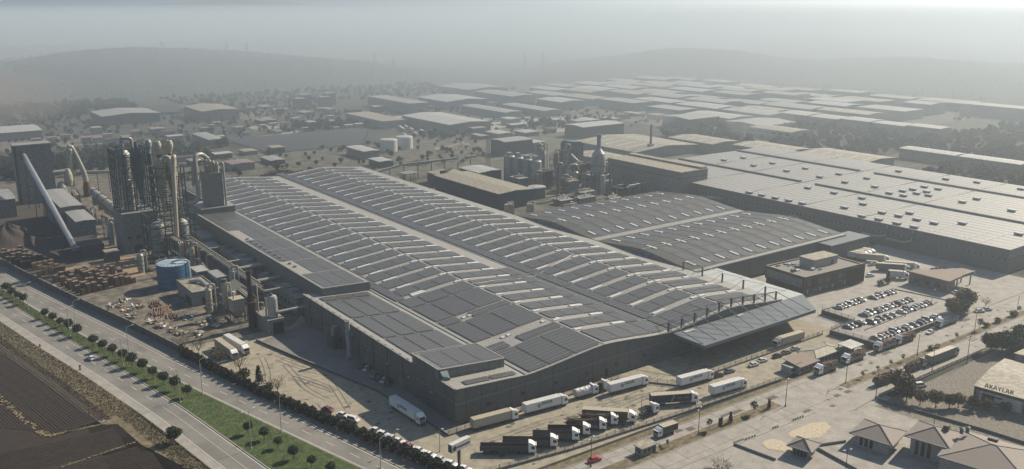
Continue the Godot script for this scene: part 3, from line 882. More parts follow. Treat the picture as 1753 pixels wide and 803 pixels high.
	for i in 10:
		var x := 95.6 + i * 7.0
		var base := Vector3(x, main_y(x), -0.6)
		var topp := base + Vector3(0, 3.9, 0)
		var mg := Geo.new(); mg.bar(base, topp, 0.55)
		var mo := part(mg, "mast", "dark_steel", root)
		var tg := Geo.new(); tg.tube([topp - Vector3(0, 0.2, 0), Vector3(x + 2.4, 9.45, 14.6)], 0.15, 6)
		tg.tube([topp - Vector3(0, 0.2, 0), Vector3(x - 0.4, main_y(minf(x, 160.0)) + 0.2, -7.5)], 0.13, 6)
		part(tg, "stay", "dark_steel", mo)
		if i < 9:
			var rg := Geo.new(); rg.bar(topp - Vector3(0, 0.15, 0), Vector3(x + 7.0, main_y(x + 7.0) + 3.75, -0.6), 0.2)
			part(rg, "top_rail", "steel", mo)
	for i in 5:
		var z := -6.9 - i * 11.7
		var base := Vector3(159.6, main_y(159.6), z); var topp := base + Vector3(0, 4.2, 0)
		var mg := Geo.new(); mg.bar(base, topp, 0.55)
		var mo := part(mg, "mast", "dark_steel", root)
		var tg := Geo.new(); tg.tube([topp, Vector3(173.5, 9.5, z)], 0.12, 6); tg.tube([topp, Vector3(150.0, main_y(150.0) + 0.2, z)], 0.1, 6)
		part(tg, "stay", "steel", mo)
	# loading front under the canopy: dock doors and a drop pipe
	for i in 8:
		var x := 104.0 + i * 7.2
		slab("dock_door", "wall_dark", root, Vector3(x, 0.5, 0.05), Vector3(x + 4.2, 5.0, 0.14))
	for q in [[-36.0, 4.0], [-62.0, 4.0], [-98.0, 5.0]]:
		slab("roller_door", "wall_band", root, Vector3(-0.22, 0.5, q[0]), Vector3(-0.09, 4.6, q[0] + q[1]))
	for i in 7: slab("wall_lamp", "skylight", root, Vector3(-0.5, 6.2, -14.0 - i * 15.0), Vector3(-0.1, 6.5, -13.4 - i * 15.0))
	for i in 6: slab("vent_grille", "dark", root, Vector3(12.0 + i * 14.0, 3.4, 0.07), Vector3(13.6 + i * 14.0, 4.4, 0.14))
	slab("side_door", "dark", root, Vector3(63.6, 0.4, 0.1), Vector3(65.0, 3.2, 0.22))
	var cable := Geo.new()
	var path := []
	for i in 12: path.append(Vector3(63.0 + i * 3.0, main_y(63.0 + i * 3.0) + 0.3, -86.0 + 0.6 * sin(i)))
	for i in 12: path.append(Vector3(97.5 + i * 2.8, main_y(97.5 + i * 2.8) + 0.3, -86.0 - i * 0.9))
	cable.tube(path, 0.18, 6)
	part(cable, "roof_cable", "white", roof)

func sky_strip(roof: Node3D, x: float, w: float, z: float, d: float) -> void:
	var key := "sky %.1f %.1f" % [w, d]
	if not mesh_cache.has(key):
		var g := Geo.new(); g.bevel(Vector3(-w / 2, -0.1, -d / 2), Vector3(w / 2, 0.42, d / 2), 0.12)
		mesh_cache[key] = g.mesh(M.skylight)
	var p := Vector3(x - w * 0.5, main_y(x - w * 0.5), z); var q := Vector3(x + w * 0.5, main_y(x + w * 0.5), z)
	var t := slope_at(p, q, false, 0)
	t.origin += Vector3(0, 0.06, 0)
	put(mesh_cache[key], "skylight", roof, t)

# ---------------------------------------------------------------- the lower vaulted hall behind it
func ext_y(z: float) -> float:
	if z > -119.0: return vault((z + 83.5) / 35.5)
	return vault((z + 154.0) / 35.0)

func build_extension() -> void:
	var root := thing("vaulted_hall", "smaller vaulted hall with dark striped solar roof joining the largest hall", "factory")
	var zs := []
	for i in 15: zs.append(-48.0 - 71.0 * i / 14.0)
	for i in 14: zs.append(-119.0 - 70.0 * (i + 1) / 14.0)
	var w := Geo.new(); var r := Geo.new()
	for i in zs.size() - 1:
		var a := Vector3(162.2, ext_y(zs[i]), zs[i]); var b := Vector3(162.2, ext_y(zs[i + 1]), zs[i + 1])
		var o := Vector3(116, 0, 0)
		r.quad(a + Vector3(0, 0.06, 0), a + o + Vector3(0, 0.06, 0), b + o + Vector3(0, 0.06, 0), b + Vector3(0, 0.06, 0))
		w.quad(Vector3(a.x, 0, b.z), Vector3(a.x, 0, a.z), a, b)
		w.quad(Vector3(a.x + 116, 0, a.z), Vector3(a.x + 116, 0, b.z), b + o, a + o)
	w.quad(Vector3(162.2, 0, -48), Vector3(278.2, 0, -48), Vector3(278.2, 9.8, -48), Vector3(162.2, 9.8, -48))
	w.quad(Vector3(278.2, 0, -189), Vector3(162.2, 0, -189), Vector3(162.2, 9.8, -189), Vector3(278.2, 9.8, -189))
	part(w, "wall", "wall_mid", root)
	var roof := part(r, "roof", "roof_dark", root)
	for i in 19:
		var x := 164.0 + i * 6.0
		var g := Geo.new(); panel_quad(g, Vector3(x + 0.05, 0, -48), Vector3(x + 5.95, 0, -48), 9.6, 9.6, 0.4, Vector3(0, 0, 0.09)); part(g, "wall_panel", "wall_grey", root)
	var cap := Geo.new(); cap.box(Vector3(162.2, 9.75, -50.5), Vector3(278.2, 10.15, -47.7)); cap.box(Vector3(162.2, 9.75, -121.6), Vector3(278.2, 10.1, -116.4))
	cap.bar(Vector3(162.0, 12.85, -83.5), Vector3(278.2, 12.85, -83.5), 0.7, 0.2); cap.bar(Vector3(162.0, 12.85, -154.0), Vector3(278.2, 12.85, -154.0), 0.7, 0.2)
	part(cap, "capping", "trim", root)
	var arr := []
	for k in 11:
		var x := 168.6 + k * 10.2
		for v in [[-48.0, -83.5], [-119.0, -83.5], [-119.0, -154.0], [-189.0, -154.0]]:
			var s := signf(v[1] - v[0])
			ext_sky(roof, x, v[0] + s * 9.5, 6.0); ext_sky(roof, x, v[1] - s * 2.0, 3.0)
			for q in [[3.6, 13.6], [14.0, 23.8], [24.2, 33.0]]:
				var za: float = v[0] + s * q[0]; var zb: float = v[0] + s * q[1]
				var p := Vector3(x + 4.9, ext_y(za) + 0.18, za); var e := Vector3(x + 4.9, ext_y(zb) + 0.18, zb)
				arr.append([slope_at(p, e, true, 0), snappedf(p.distance_to(e), 0.05), 6.6])
	put_arrays(roof, arr, 140)

func ext_sky(roof: Node3D, x: float, z: float, w: float) -> void:
	var key := "sky %.1f %.1f" % [w, 1.6]
	if not mesh_cache.has(key):
		var g := Geo.new(); g.bevel(Vector3(-w / 2, -0.1, -0.8), Vector3(w / 2, 0.42, 0.8), 0.12)
		mesh_cache[key] = g.mesh(M.skylight)
	var p := Vector3(x, ext_y(z - w * 0.5) + 0.06, z - w * 0.5); var q := Vector3(x, ext_y(z + w * 0.5) + 0.06, z + w * 0.5)
	put(mesh_cache[key], "skylight", roof, slope_at(p, q, true, 0))

# ---------------------------------------------------------------- the wide pale hall on the right
func wide_y(x: float) -> float:
	for b in [[309.5, 371.0], [371.0, 439.0], [439.0, 478.0]]:
		if x <= b[1] + 0.01:
			return 12.0 + 0.35 * (1.0 - absf((x - (b[0] + b[1]) * 0.5) / ((b[1] - b[0]) * 0.5)))
	return 12.0

func build_right_hall() -> void:
	var root := thing("wide_hall", "vast pale flat-roofed hall dotted with white roof vents on the right", "factory")
	var w := Geo.new(); w.box(Vector3(309.6, 0, -259), Vector3(477.9, 11.9, 22)); part(w, "wall", "wall_mid", root)
	var r := Geo.new()
	var xs := [309.0, 340.25, 371.0, 405.0, 439.0, 458.5, 478.5]
	for i in xs.size() - 1:
		r.quad(Vector3(xs[i], wide_y(maxf(xs[i], 309.5)) + 0.1, 22.6), Vector3(xs[i + 1], wide_y(xs[i + 1]) + 0.1, 22.6), Vector3(xs[i + 1], wide_y(xs[i + 1]) + 0.1, -259.5), Vector3(xs[i], wide_y(maxf(xs[i], 309.5)) + 0.1, -259.5))
	var roof := part(r, "roof", "roof_pale", root)
	var gable := Geo.new()
	for q in [[309.5, 340.25, 371.0], [371.0, 405.0, 439.0], [439.0, 458.5, 478.0]]:
		gable.tri(Vector3(q[0], 11.9, 22.05), Vector3(q[2], 11.9, 22.05), Vector3(q[1], 12.35, 22.05))
	part(gable, "gable", "wall_mid", root)
	var cap := Geo.new(); cap.bar(Vector3(309.2, 12.05, 22.4), Vector3(309.2, 12.05, -259.5), 0.7, 0.45); cap.bar(Vector3(309.2, 12.05, 22.4), Vector3(340.0, 12.4, 22.4), 0.5, 0.4)
	part(cap, "eaves_capping", "trim", root)
	for x in [371.0, 439.0]:
		for q in [[21.0, -134.0], [-146.0, -258.0]]:
			slab("roof_upstand", "wall_band", roof, Vector3(x - 1.2, 12.0, q[1]), Vector3(x + 1.2, 13.3, q[0]))
	for z in [-21.0, -2.0, 6.0]:
		slab("roof_strip", "skylight", roof, Vector3(312.0, 12.1, z), Vector3(339.0, 12.45, z + 0.7)).rotation.z = 0.011
	for i in 27:
		var x := 314.0 + i * 6.1
		if absf(x - 371.0) < 2.0 or absf(x - 439.0) < 2.0: continue
		slab("roof_seam", "wall_mid", roof, Vector3(x, wide_y(x), -258.5), Vector3(x + 0.22, wide_y(x) + 0.16, 22.0))
	for z in [-61.0, -100.0, -144.0, -190.0, -226.0]:
		slab("roof_joint", "trim", roof, Vector3(311.0, 12.1, z), Vector3(477.0, 12.5, z + 0.35))
	# panels and the strip of windows
	for i in 47:
		var z := 22.0 - i * 6.0
		var g := Geo.new(); panel_quad(g, Vector3(309.6, 0, z - 5.95), Vector3(309.6, 0, z - 0.05), 6.2, 6.2, 0.3, Vector3(-0.1, 0, 0)); part(g, "wall_panel", "wall_grey", root)
		if i % 2 == 0:
			g = Geo.new(); panel_quad(g, Vector3(309.6, 0, z - 11.95), Vector3(309.6, 0, z - 0.05), 11.8, 11.8, 7.3, Vector3(-0.1, 0, 0)); part(g, "wall_panel", "wall_grey", root)
	for i in 94:
		var z := 21.6 - i * 3.0
		slab("window", "glass", root, Vector3(309.45, 6.35, z - 1.9), Vector3(309.62, 7.15, z - 0.3))
	for i in 28:
		var x := 309.6 + i * 6.0
		var g := Geo.new(); panel_quad(g, Vector3(x + 0.05, 0, 22.0), Vector3(x + 5.95, 0, 22.0), 6.2, 6.2, 0.3, Vector3(0, 0, 0.1)); part(g, "wall_panel", "wall_grey", root)
		slab("window", "glass", root, Vector3(x + 0.4, 6.35, 22.0), Vector3(x + 5.4, 7.15, 22.12))
	# vents: a dark curb under a white hood
	var vents := [[312.7, -141.7], [312.6, -131.9], [312.7, -121.6], [313.1, -111.9], [313.2, -102.1], [323.1, -80.0], [312.2, -61.3], [312.9, -51.2], [312.4, -40.0], [312.4, -29.9], [328.7, -59.2], [329.0, -49.1], [329.1, -38.2], [328.8, -28.0], [340.4, -18.4], [340.1, -49.0], [339.7, -78.6], [355.0, -89.3], [354.6, -108.9], [354.6, -128.6], [390.8, -125.6], [414.9, -124.7], [393.0, -104.7], [382.5, -87.9], [395.1, -86.4], [382.9, -78.5], [404.7, -85.0], [395.3, -77.0], [419.2, -85.6], [404.7, -75.6], [395.6, -69.3], [419.7, -76.4], [393.9, -46.7], [409.5, -46.0], [394.2, -17.8], [341.1, 11.2], [457.0, -126.7], [456.0, -91.2], [461.9, -72.9], [462.4, -44.5], [412.9, -145.4], [393.0, -147.0], [412.5, -173.0], [393.5, -174.9], [410.9, -201.1], [392.0, -203.3], [412.3, -230.1], [392.4, -232.1]]
	var hg := Geo.new()
	hg.extrude([Vector2(-1.4, 0.8), Vector2(1.4, 0.8), Vector2(1.4, 1.05), Vector2(0.9, 1.4), Vector2(-0.9, 1.4), Vector2(-1.4, 1.05)], Vector3(0, 0, 2.3), Vector3(1, 0, 0), Vector3(0, 1, 0), Vector3(0, 0, -4.4))
	var hood := hg.mesh(M.white)
	for v in vents:
		if v[1] < -146.0 and v[0] < 330.0: continue
		var y := wide_y(v[0])
		var o := slab("roof_vent", "wall_dark", roof, Vector3(v[0] - 1.1, y, v[1] - 1.8), Vector3(v[0] + 1.1, y + 1.0, v[1] + 1.9))
		put(hood, "vent_hood", roof, Transform3D(Basis.IDENTITY, Vector3(v[0], y + 0.15, v[1])))
	# taller block at the far end
	var kg := Geo.new(); kg.box(Vector3(300, 0, -262), Vector3(326, 19.6, -189)); var ko := part(kg, "tall_block", "wall_mid", root)
	var kr := Geo.new(); kr.box(Vector3(299.6, 19.6, -262.4), Vector3(326.4, 20.0, -188.6)); kr.box(Vector3(320, 20.0, -262.0), Vector3(325.5, 21.2, -189.5))
	part(kr, "block_roof", "roof_cream", ko)
	slab("dark_band", "dark_steel", ko, Vector3(299.9, 15.3, -261.5), Vector3(326.1, 15.9, -188.9))
	# side lean-to and ducts
	for q in [[-178.0, -165.0, 3.5], [-168.0, -158.0, 5.0], [-104.0, -98.0, 4.0]]:
		slab("lean_to_roof", "roof_white", root, Vector3(303.5, q[2] + 1.5, q[0]), Vector3(309.4, q[2] + 1.8, q[1]))
	for z in [-28.0, -43.0]:
		var dg := Geo.new(); dg.tube([Vector3(308.6, 11.2, z), Vector3(308.2, 6.0, z), Vector3(307.6, 4.5, z - 4.0), Vector3(307.6, 4.5, z - 14.0)], 0.8, 8)
		part(dg, "duct", "tank_grey", root)

# ---------------------------------------------------------------- vehicles
func wheel_mesh(r: float, w: float) -> ArrayMesh:
	var key := "wheel %.2f %.2f" % [r, w]
	if not mesh_cache.has(key):
		var g := Geo.new(); g.tube([Vector3(0, 0, -w / 2), Vector3(0, 0, w / 2)], r, 12)
		var m := g.mesh(M.tyre)
		var h := Geo.new(); h.tube([Vector3(0, 0, -w / 2 - 0.02), Vector3(0, 0, w / 2 + 0.02)], r * 0.5, 8); h.into(m, M.steel)
		mesh_cache[key] = m
	return mesh_cache[key]

func wheels(o: Node3D, spots: Array, r: float, w: float) -> void:
	for s in spots:
		for k in [-1, 1]:
			put(wheel_mesh(r, w), "wheel", o, Transform3D(Basis.IDENTITY, Vector3(s[0], r, k * s[1])))

func car_meshes(col: Color, kind: int) -> Array:
	var key := "car %s %d" % [col.to_html(), kind]
	if mesh_cache.has(key): return mesh_cache[key]
	var g := Geo.new(); g.col = col
	var side: Array
	if kind == 1:   # van or estate
		side = [Vector2(-2.2, 0.3), Vector2(2.2, 0.3), Vector2(2.25, 0.75), Vector2(1.55, 1.02), Vector2(-2.1, 1.05), Vector2(-2.25, 0.7)]
	else:
		side = [Vector2(-2.15, 0.28), Vector2(2.15, 0.28), Vector2(2.22, 0.62), Vector2(1.95, 0.78), Vector2(0.95, 0.93), Vector2(-1.5, 0.95), Vector2(-2.15, 0.86), Vector2(-2.22, 0.55)]
	g.extrude(side, Vector3(0, 0, 0.88), Vector3(1, 0, 0), Vector3(0, 1, 0), Vector3(0, 0, -1.76))
	var body := g.mesh(M.paint)
	var c := Geo.new()
	var lo: float; var hi: float; var b0: float; var b1: float; var t0: float; var t1: float
	if kind == 1: b0 = -2.05; b1 = 1.45; t0 = -1.95; t1 = 0.7; lo = 1.03; hi = 1.72
	else: b0 = -1.75; b1 = 1.05; t0 = -1.15; t1 = 0.25; lo = 0.93; hi = 1.40
	c.hexa([Vector3(b0, lo, 0.8), Vector3(b1, lo, 0.8), Vector3(b1, lo, -0.8), Vector3(b0, lo, -0.8), Vector3(t0, hi, 0.64), Vector3(t1, hi, 0.64), Vector3(t1, hi, -0.64), Vector3(t0, hi, -0.64)])
	var glass := c.mesh(M.glass)
	var r := Geo.new(); r.col = col
	r.hexa([Vector3(t0 - 0.08, hi - 0.02, 0.67), Vector3(t1 + 0.1, hi - 0.02, 0.67), Vector3(t1 + 0.1, hi - 0.02, -0.67), Vector3(t0 - 0.08, hi - 0.02, -0.67), Vector3(t0 + 0.05, hi + 0.07, 0.58), Vector3(t1 - 0.06, hi + 0.07, 0.58), Vector3(t1 - 0.06, hi + 0.07, -0.58), Vector3(t0 + 0.05, hi + 0.07, -0.58)])
	var roof := r.mesh(M.paint)
	mesh_cache[key] = [body, glass, roof]
	return mesh_cache[key]

var car_cols := {"white": Color(0.55, 0.55, 0.54), "silver": Color(0.38, 0.39, 0.40), "grey": Color(0.13, 0.14, 0.15), "black": Color(0.02, 0.02, 0.022), "red": Color(0.33, 0.02, 0.02), "dark red": Color(0.14, 0.02, 0.02), "dark blue": Color(0.02, 0.03, 0.07)}

func car(label: String, colour: String, at: Vector3, heading: Vector2, group := "", kind := 0) -> Node3D:
	var o := thing("car", label, "car", at, atan2(-heading.y, heading.x), group)
	var m := car_meshes(car_cols[colour], kind)
	put(m[0], "body", o); put(m[1], "windows", o); put(m[2], "roof", o)
	wheels(o, [[1.35, 0.8], [-1.35, 0.8]], 0.32, 0.22)
	var hl := unit_box("skylight")
	for s in [-0.6, 0.6]: put(hl, "headlight", o, Transform3D(Basis.from_scale(Vector3(0.06, 0.12, 0.34)), Vector3(2.2, 0.66, s)))
	return o

func cab_meshes(col: Color) -> Array:
	var key := "cab %s" % col.to_html()
	if mesh_cache.has(key): return mesh_cache[key]
	var g := Geo.new(); g.col = col
	g.extrude([Vector2(-2.2, 0.75), Vector2(0.0, 0.75), Vector2(0.06, 1.7), Vector2(-0.28, 3.0), Vector2(-0.6, 3.3), Vector2(-1.5, 3.85), Vector2(-2.15, 3.9), Vector2(-2.2, 3.2)], Vector3(0, 0, 1.22), Vector3(1, 0, 0), Vector3(0, 1, 0), Vector3(0, 0, -2.44))
	g.cbox(Vector3(0.02, 3.05, 0), Vector3(0.34, 0.12, 2.3))
	for s in [-1.42, 1.42]: g.cbox(Vector3(-0.25, 2.35, s), Vector3(0.12, 0.75, 0.22))
	var cab := g.mesh(M.paint)
	var w := Geo.new(); w.quad(Vector3(0.085, 1.75, 1.08), Vector3(0.085, 1.75, -1.08), Vector3(-0.225, 2.93, -1.02), Vector3(-0.225, 2.93, 1.02))
	for s in [-1.0, 1.0]:
		w.hexa([Vector3(-1.35, 1.85, s * 1.225 + 0.01), Vector3(-0.2, 1.85, s * 1.225 + 0.01), Vector3(-0.2, 1.85, s * 1.225 - 0.01), Vector3(-1.35, 1.85, s * 1.225 - 0.01), Vector3(-1.35, 2.75, s * 1.225 + 0.01), Vector3(-0.42, 2.75, s * 1.225 + 0.01), Vector3(-0.42, 2.75, s * 1.225 - 0.01), Vector3(-1.35, 2.75, s * 1.225 - 0.01)])
	var glass := w.mesh(M.glass)
	var b := Geo.new(); b.cbox(Vector3(-0.05, 0.62, 0), Vector3(0.36, 0.5, 2.4)); b.cbox(Vector3(0.05, 1.3, 0), Vector3(0.06, 0.5, 1.9))
	var bump := b.mesh(M.dark_steel)
	mesh_cache[key] = [cab, glass, bump]
	return mesh_cache[key]

func logo(o: Node3D, x: float, y: float, z: float, size: float, m := "letter") -> void:
	# the haulier's round mark and name, along the side that faces +z
	var g := Geo.new()
	for k in 20:
		var a := TAU * k / 20.0; var b := TAU * (k + 1) / 20.0
		var ra := size * 0.62; var ri := size * 0.40
		if absf(sin((a + b) * 0.5 - 0.9)) < 0.18: continue
		g.quad(Vector3(x + cos(a) * ri, y + sin(a) * ra * 0.65, z), Vector3(x + cos(a) * ra, y + sin(a) * ra, z), Vector3(x + cos(b) * ra, y + sin(b) * ra, z), Vector3(x + cos(b) * ri, y + sin(b) * ra * 0.65, z))
	g.quad(Vector3(x - size * 0.2, y - size * 0.5, z + 0.005), Vector3(x + size * 0.05, y - size * 0.5, z + 0.005), Vector3(x + size * 0.25, y + size * 0.5, z + 0.005), Vector3(x, y + size * 0.5, z + 0.005))
	part(g, "round_mark", m, o)
	text(o, "ERSAN", Vector3(x + size * 0.85, y - size * 0.32, z), size * 0.92, m)

func text(o: Node3D, s: String, at: Vector3, h: float, m: String, turn := 0.0) -> MeshInstance3D:
	var key := "text %s %.2f %s" % [s, h, m]
	if not mesh_cache.has(key):
		var f := SystemFont.new(); f.font_names = PackedStringArray(["Droid Sans"]); f.font_weight = 700
		var t := TextMesh.new(); t.text = s; t.font = f; t.font_size = 32; t.pixel_size = h / 23.0; t.depth = 0.03
		t.horizontal_alignment = HORIZONTAL_ALIGNMENT_LEFT; t.vertical_alignment = VERTICAL_ALIGNMENT_BOTTOM
		t.material = M[m]
		mesh_cache[key] = t
	var r := put(mesh_cache[key], "lettering", o, Transform3D(Basis(Vector3.UP, turn), at))
	return r

# kind: box, curtain, flat, logs, tarp, tractor, rigid
func truck(label: String, kind: String, front: Vector2, heading: Vector2, length: float, side: Color, top := "white", cabc := Color(0.68, 0.68, 0.67), mark := "", group := "", y := 0.1) -> Node3D:
	var n := "truck"
	if kind == "box" or kind == "curtain": n = "semi_trailer_truck"
	elif kind == "logs": n = "loaded_truck"
	elif kind == "flat": n = "dropside_truck"
	elif kind == "tarp": n = "tarpaulin_truck"
	elif kind == "tractor": n = "crane_truck"
	elif kind == "rigid": n = "box_truck"
	var h := heading.normalized()
	var o := thing(n, label, "truck", Vector3(front.x, y, front.y), atan2(-h.y, h.x), group)
	var c := cab_meshes(cabc)
	var sc := Basis.IDENTITY
	if kind == "rigid": sc = Basis.from_scale(Vector3(0.85, 0.78, 0.92))
	put(c[0], "cab", o, Transform3D(sc, Vector3.ZERO)); put(c[1], "cab_windows", o, Transform3D(sc, Vector3.ZERO)); put(c[2], "bumper", o, Transform3D(sc, Vector3.ZERO))
	var L := -length
	var x0 := -2.55
	var ch := Geo.new(); ch.box(Vector3(L + 0.2, 0.75, -0.5), Vector3(-0.6, 1.08, 0.5)); ch.box(Vector3(-4.2, 0.5, 0.6), Vector3(-2.9, 1.05, 1.15)); ch.box(Vector3(-4.2, 0.5, -1.15), Vector3(-2.9, 1.05, -0.6))
	part(ch, "chassis", "dark_steel", o)
	if kind == "rigid":
		wheels(o, [[-0.7, 0.95], [L + 1.8, 0.95]], 0.42, 0.3)
	elif length > 13.0:
		wheels(o, [[-1.1, 1.05], [-4.6, 1.05], [L + 1.9, 1.05], [L + 3.2, 1.05], [L + 4.5, 1.05]], 0.5, 0.34)
	elif kind != "tractor":
		wheels(o, [[-1.1, 1.05], [L + 1.6, 1.05], [L + 2.9, 1.05]], 0.5, 0.34)
	else:
		wheels(o, [[-1.1, 1.05], [L + 1.0, 1.05], [L + 2.3, 1.05]], 0.5, 0.34)
	if kind == "box" or kind == "curtain" or kind == "rigid":
		var hi := 3.95 if kind != "rigid" else 3.35
		if kind == "rigid": x0 = -2.0
		var g := Geo.new(); g.col = side
		g.box(Vector3(L, 1.12, -1.25), Vector3(x0, hi - 0.06, 1.25))
		var b := part(g, "cargo_box", "tinted", o)
		var r := Geo.new(); r.bevel(Vector3(L - 0.03, hi - 0.06, -1.28), Vector3(x0 + 0.03, hi + 0.04, 1.28), 0.05)
		part(r, "box_roof", top, b)
		var t := Geo.new()
		for q in [-1.27, 1.27]:
			t.bar(Vector3(L, 1.15, q), Vector3(x0, 1.15, q), 0.06, 0.14)
			for e in [L, x0]: t.bar(Vector3(e, 1.12, q), Vector3(e, hi, q), 0.1)
		t.bar(Vector3(L - 0.02, 1.2, 0), Vector3(L - 0.02, hi - 0.1, 0), 0.05)
		part(t, "box_trim", "trim", b)
		if mark == "name": logo(b, L + (x0 - L) * 0.36, 2.6, 1.275, 1.05)
		elif mark == "disc":
			var d := Geo.new()
			for k in 16:
				var a0 := TAU * k / 16.0; var a1 := TAU * (k + 1) / 16.0
				d.quad(Vector3(-4.5 + cos(a0) * 0.3, 2.4 + sin(a0) * 0.3, 1.27), Vector3(-4.5 + cos(a0) * 0.5, 2.4 + sin(a0) * 0.5, 1.27), Vector3(-4.5 + cos(a1) * 0.5, 2.4 + sin(a1) * 0.5, 1.27), Vector3(-4.5 + cos(a1) * 0.3, 2.4 + sin(a1) * 0.3, 1.27))
			part(d, "round_mark", "rust", b)
		elif mark == "stripe":
			var d := Geo.new()
			d.quad(Vector3(L + 6.6, 1.5, 1.262), Vector3(L + 7.2, 1.5, 1.262), Vector3(L + 8.2, 3.5, 1.262), Vector3(L + 7.6, 3.5, 1.262))
			for q in [8.8, 11.2]: d.quad(Vector3(L + q, 2.4, 1.262), Vector3(L + q + 1.7, 2.4, 1.262), Vector3(L + q + 1.7, 2.75, 1.262), Vector3(L + q, 2.75, 1.262))
			part(d, "side_stripes", "trim", b)
		elif mark == "print":
			var d := Geo.new()
			for k in 26:
				var q := L + 1.2 + k * 0.36
				if k % 9 == 8: continue
				d.quad(Vector3(q, 2.9, 1.262), Vector3(q + 0.24, 2.9, 1.262), Vector3(q + 0.24, 3.2 + 0.25 * float((k * 7) % 3 == 0), 1.262), Vector3(q, 3.2 + 0.25 * float((k * 5) % 4 == 0), 1.262))
			part(d, "side_print", "cream", b)
	elif kind == "flat" or kind == "logs":
		var g := Geo.new(); g.col = side
		g.box(Vector3(L, 1.1, -1.25), Vector3(x0, 1.3, 1.25))
		var hs := 1.35 if kind == "flat" else 0.9
		for q in [-1.22, 1.22]: g.box(Vector3(L, 1.3, q - 0.04), Vector3(x0, 1.3 + hs, q + 0.04))
		g.box(Vector3(L, 1.3, -1.2), Vector3(L + 0.08, 1.3 + hs, 1.2)); g.box(Vector3(x0 - 0.1, 1.3, -1.2), Vector3(x0, 1.5 + hs, 1.2))
		var b := part(g, "load_bed", "tinted", o)
		var t := Geo.new()
		var k := int((x0 - L) / 1.6)
		for i in k + 1:
			for q in [-1.29, 1.29]: t.bar(Vector3(lerpf(L, x0, float(i) / k), 1.15, q), Vector3(lerpf(L, x0, float(i) / k), 1.35 + hs, q), 0.09)
		for q in [-1.29, 1.29]:
			t.bar(Vector3(L, 1.32 + hs, q), Vector3(x0, 1.32 + hs, q), 0.1); t.bar(Vector3(L, 1.3 + hs * 0.5, q), Vector3(x0, 1.3 + hs * 0.5, q), 0.06)
		part(t, "side_posts", "rust_dark", b)
		if kind == "logs":
			var w := Geo.new()
			for i in 90:
				var p := Vector3(rng.randf_range(L + 0.4, x0 - 0.4), rng.randf_range(1.7, 3.6), rng.randf_range(-1.0, 1.0))
				if p.y > 3.0: p.z *= 0.75
				var d := Vector3(rng.randf_range(0.8, 1.6), rng.randf_range(-0.25, 0.25), rng.randf_range(-0.35, 0.35))
				w.col = Color(0.09, 0.06, 0.045) * rng.randf_range(0.5, 1.8)
				w.tube([p - d, p + d], rng.randf_range(0.09, 0.2), 5)
			part(w, "timber_load", "tinted", o)
	elif kind == "tarp":
		var g := Geo.new()
		var rows := []
		var kx := 9; var ka := 10
		for i in kx + 1:
			var row := []
			for j in ka + 1:
				var a := lerpf(0.0, PI, float(j) / ka)
				var wob := rng.randf_range(0.9, 1.05)
				row.append(Vector3(lerpf(L, x0, float(i) / kx), 1.3 + pow(sin(a), 0.55) * 2.3 * wob, cos(a) * 1.28 * (1.0 if j == 0 or j == ka else wob)))
			rows.append(row)
		for i in kx:
			for j in ka: g.quad(rows[i][j], rows[i + 1][j], rows[i + 1][j + 1], rows[i][j + 1])
		for i in [0, kx]:
			for j in ka: g.tri(Vector3(rows[i][0].x, 1.3, 0), rows[i][j], rows[i][j + 1])
		part(g, "tarpaulin", "tarp", o)
		var b := Geo.new(); b.box(Vector3(L, 1.05, -1.25), Vector3(x0, 1.3, 1.25)); part(b, "load_bed", "dark_steel", o)
	elif kind == "tractor":
		var g := Geo.new(); g.bar(Vector3(L + 0.4, 1.1, 0.5), Vector3(L + 0.4, 2.2, 0.5), 0.2); g.bar(Vector3(L + 1.2, 1.1, -0.4), Vector3(L + 0.9, 2.3, -0.4), 0.18)
		g.bar(Vector3(-3.2, 1.1, 0), Vector3(-3.4, 3.4, 0.2), 0.3); g.bar(Vector3(-3.4, 3.4, 0.2), Vector3(L + 1.6, 2.4, 0.0), 0.25)
		part(g, "crane_arm", "rust", o)
		var b := Geo.new(); b.cbox(Vector3(-3.1, 2.0, -0.3), Vector3(0.9, 1.6, 1.3)); part(b, "machinery_box", "rust_dark", o)
	return o

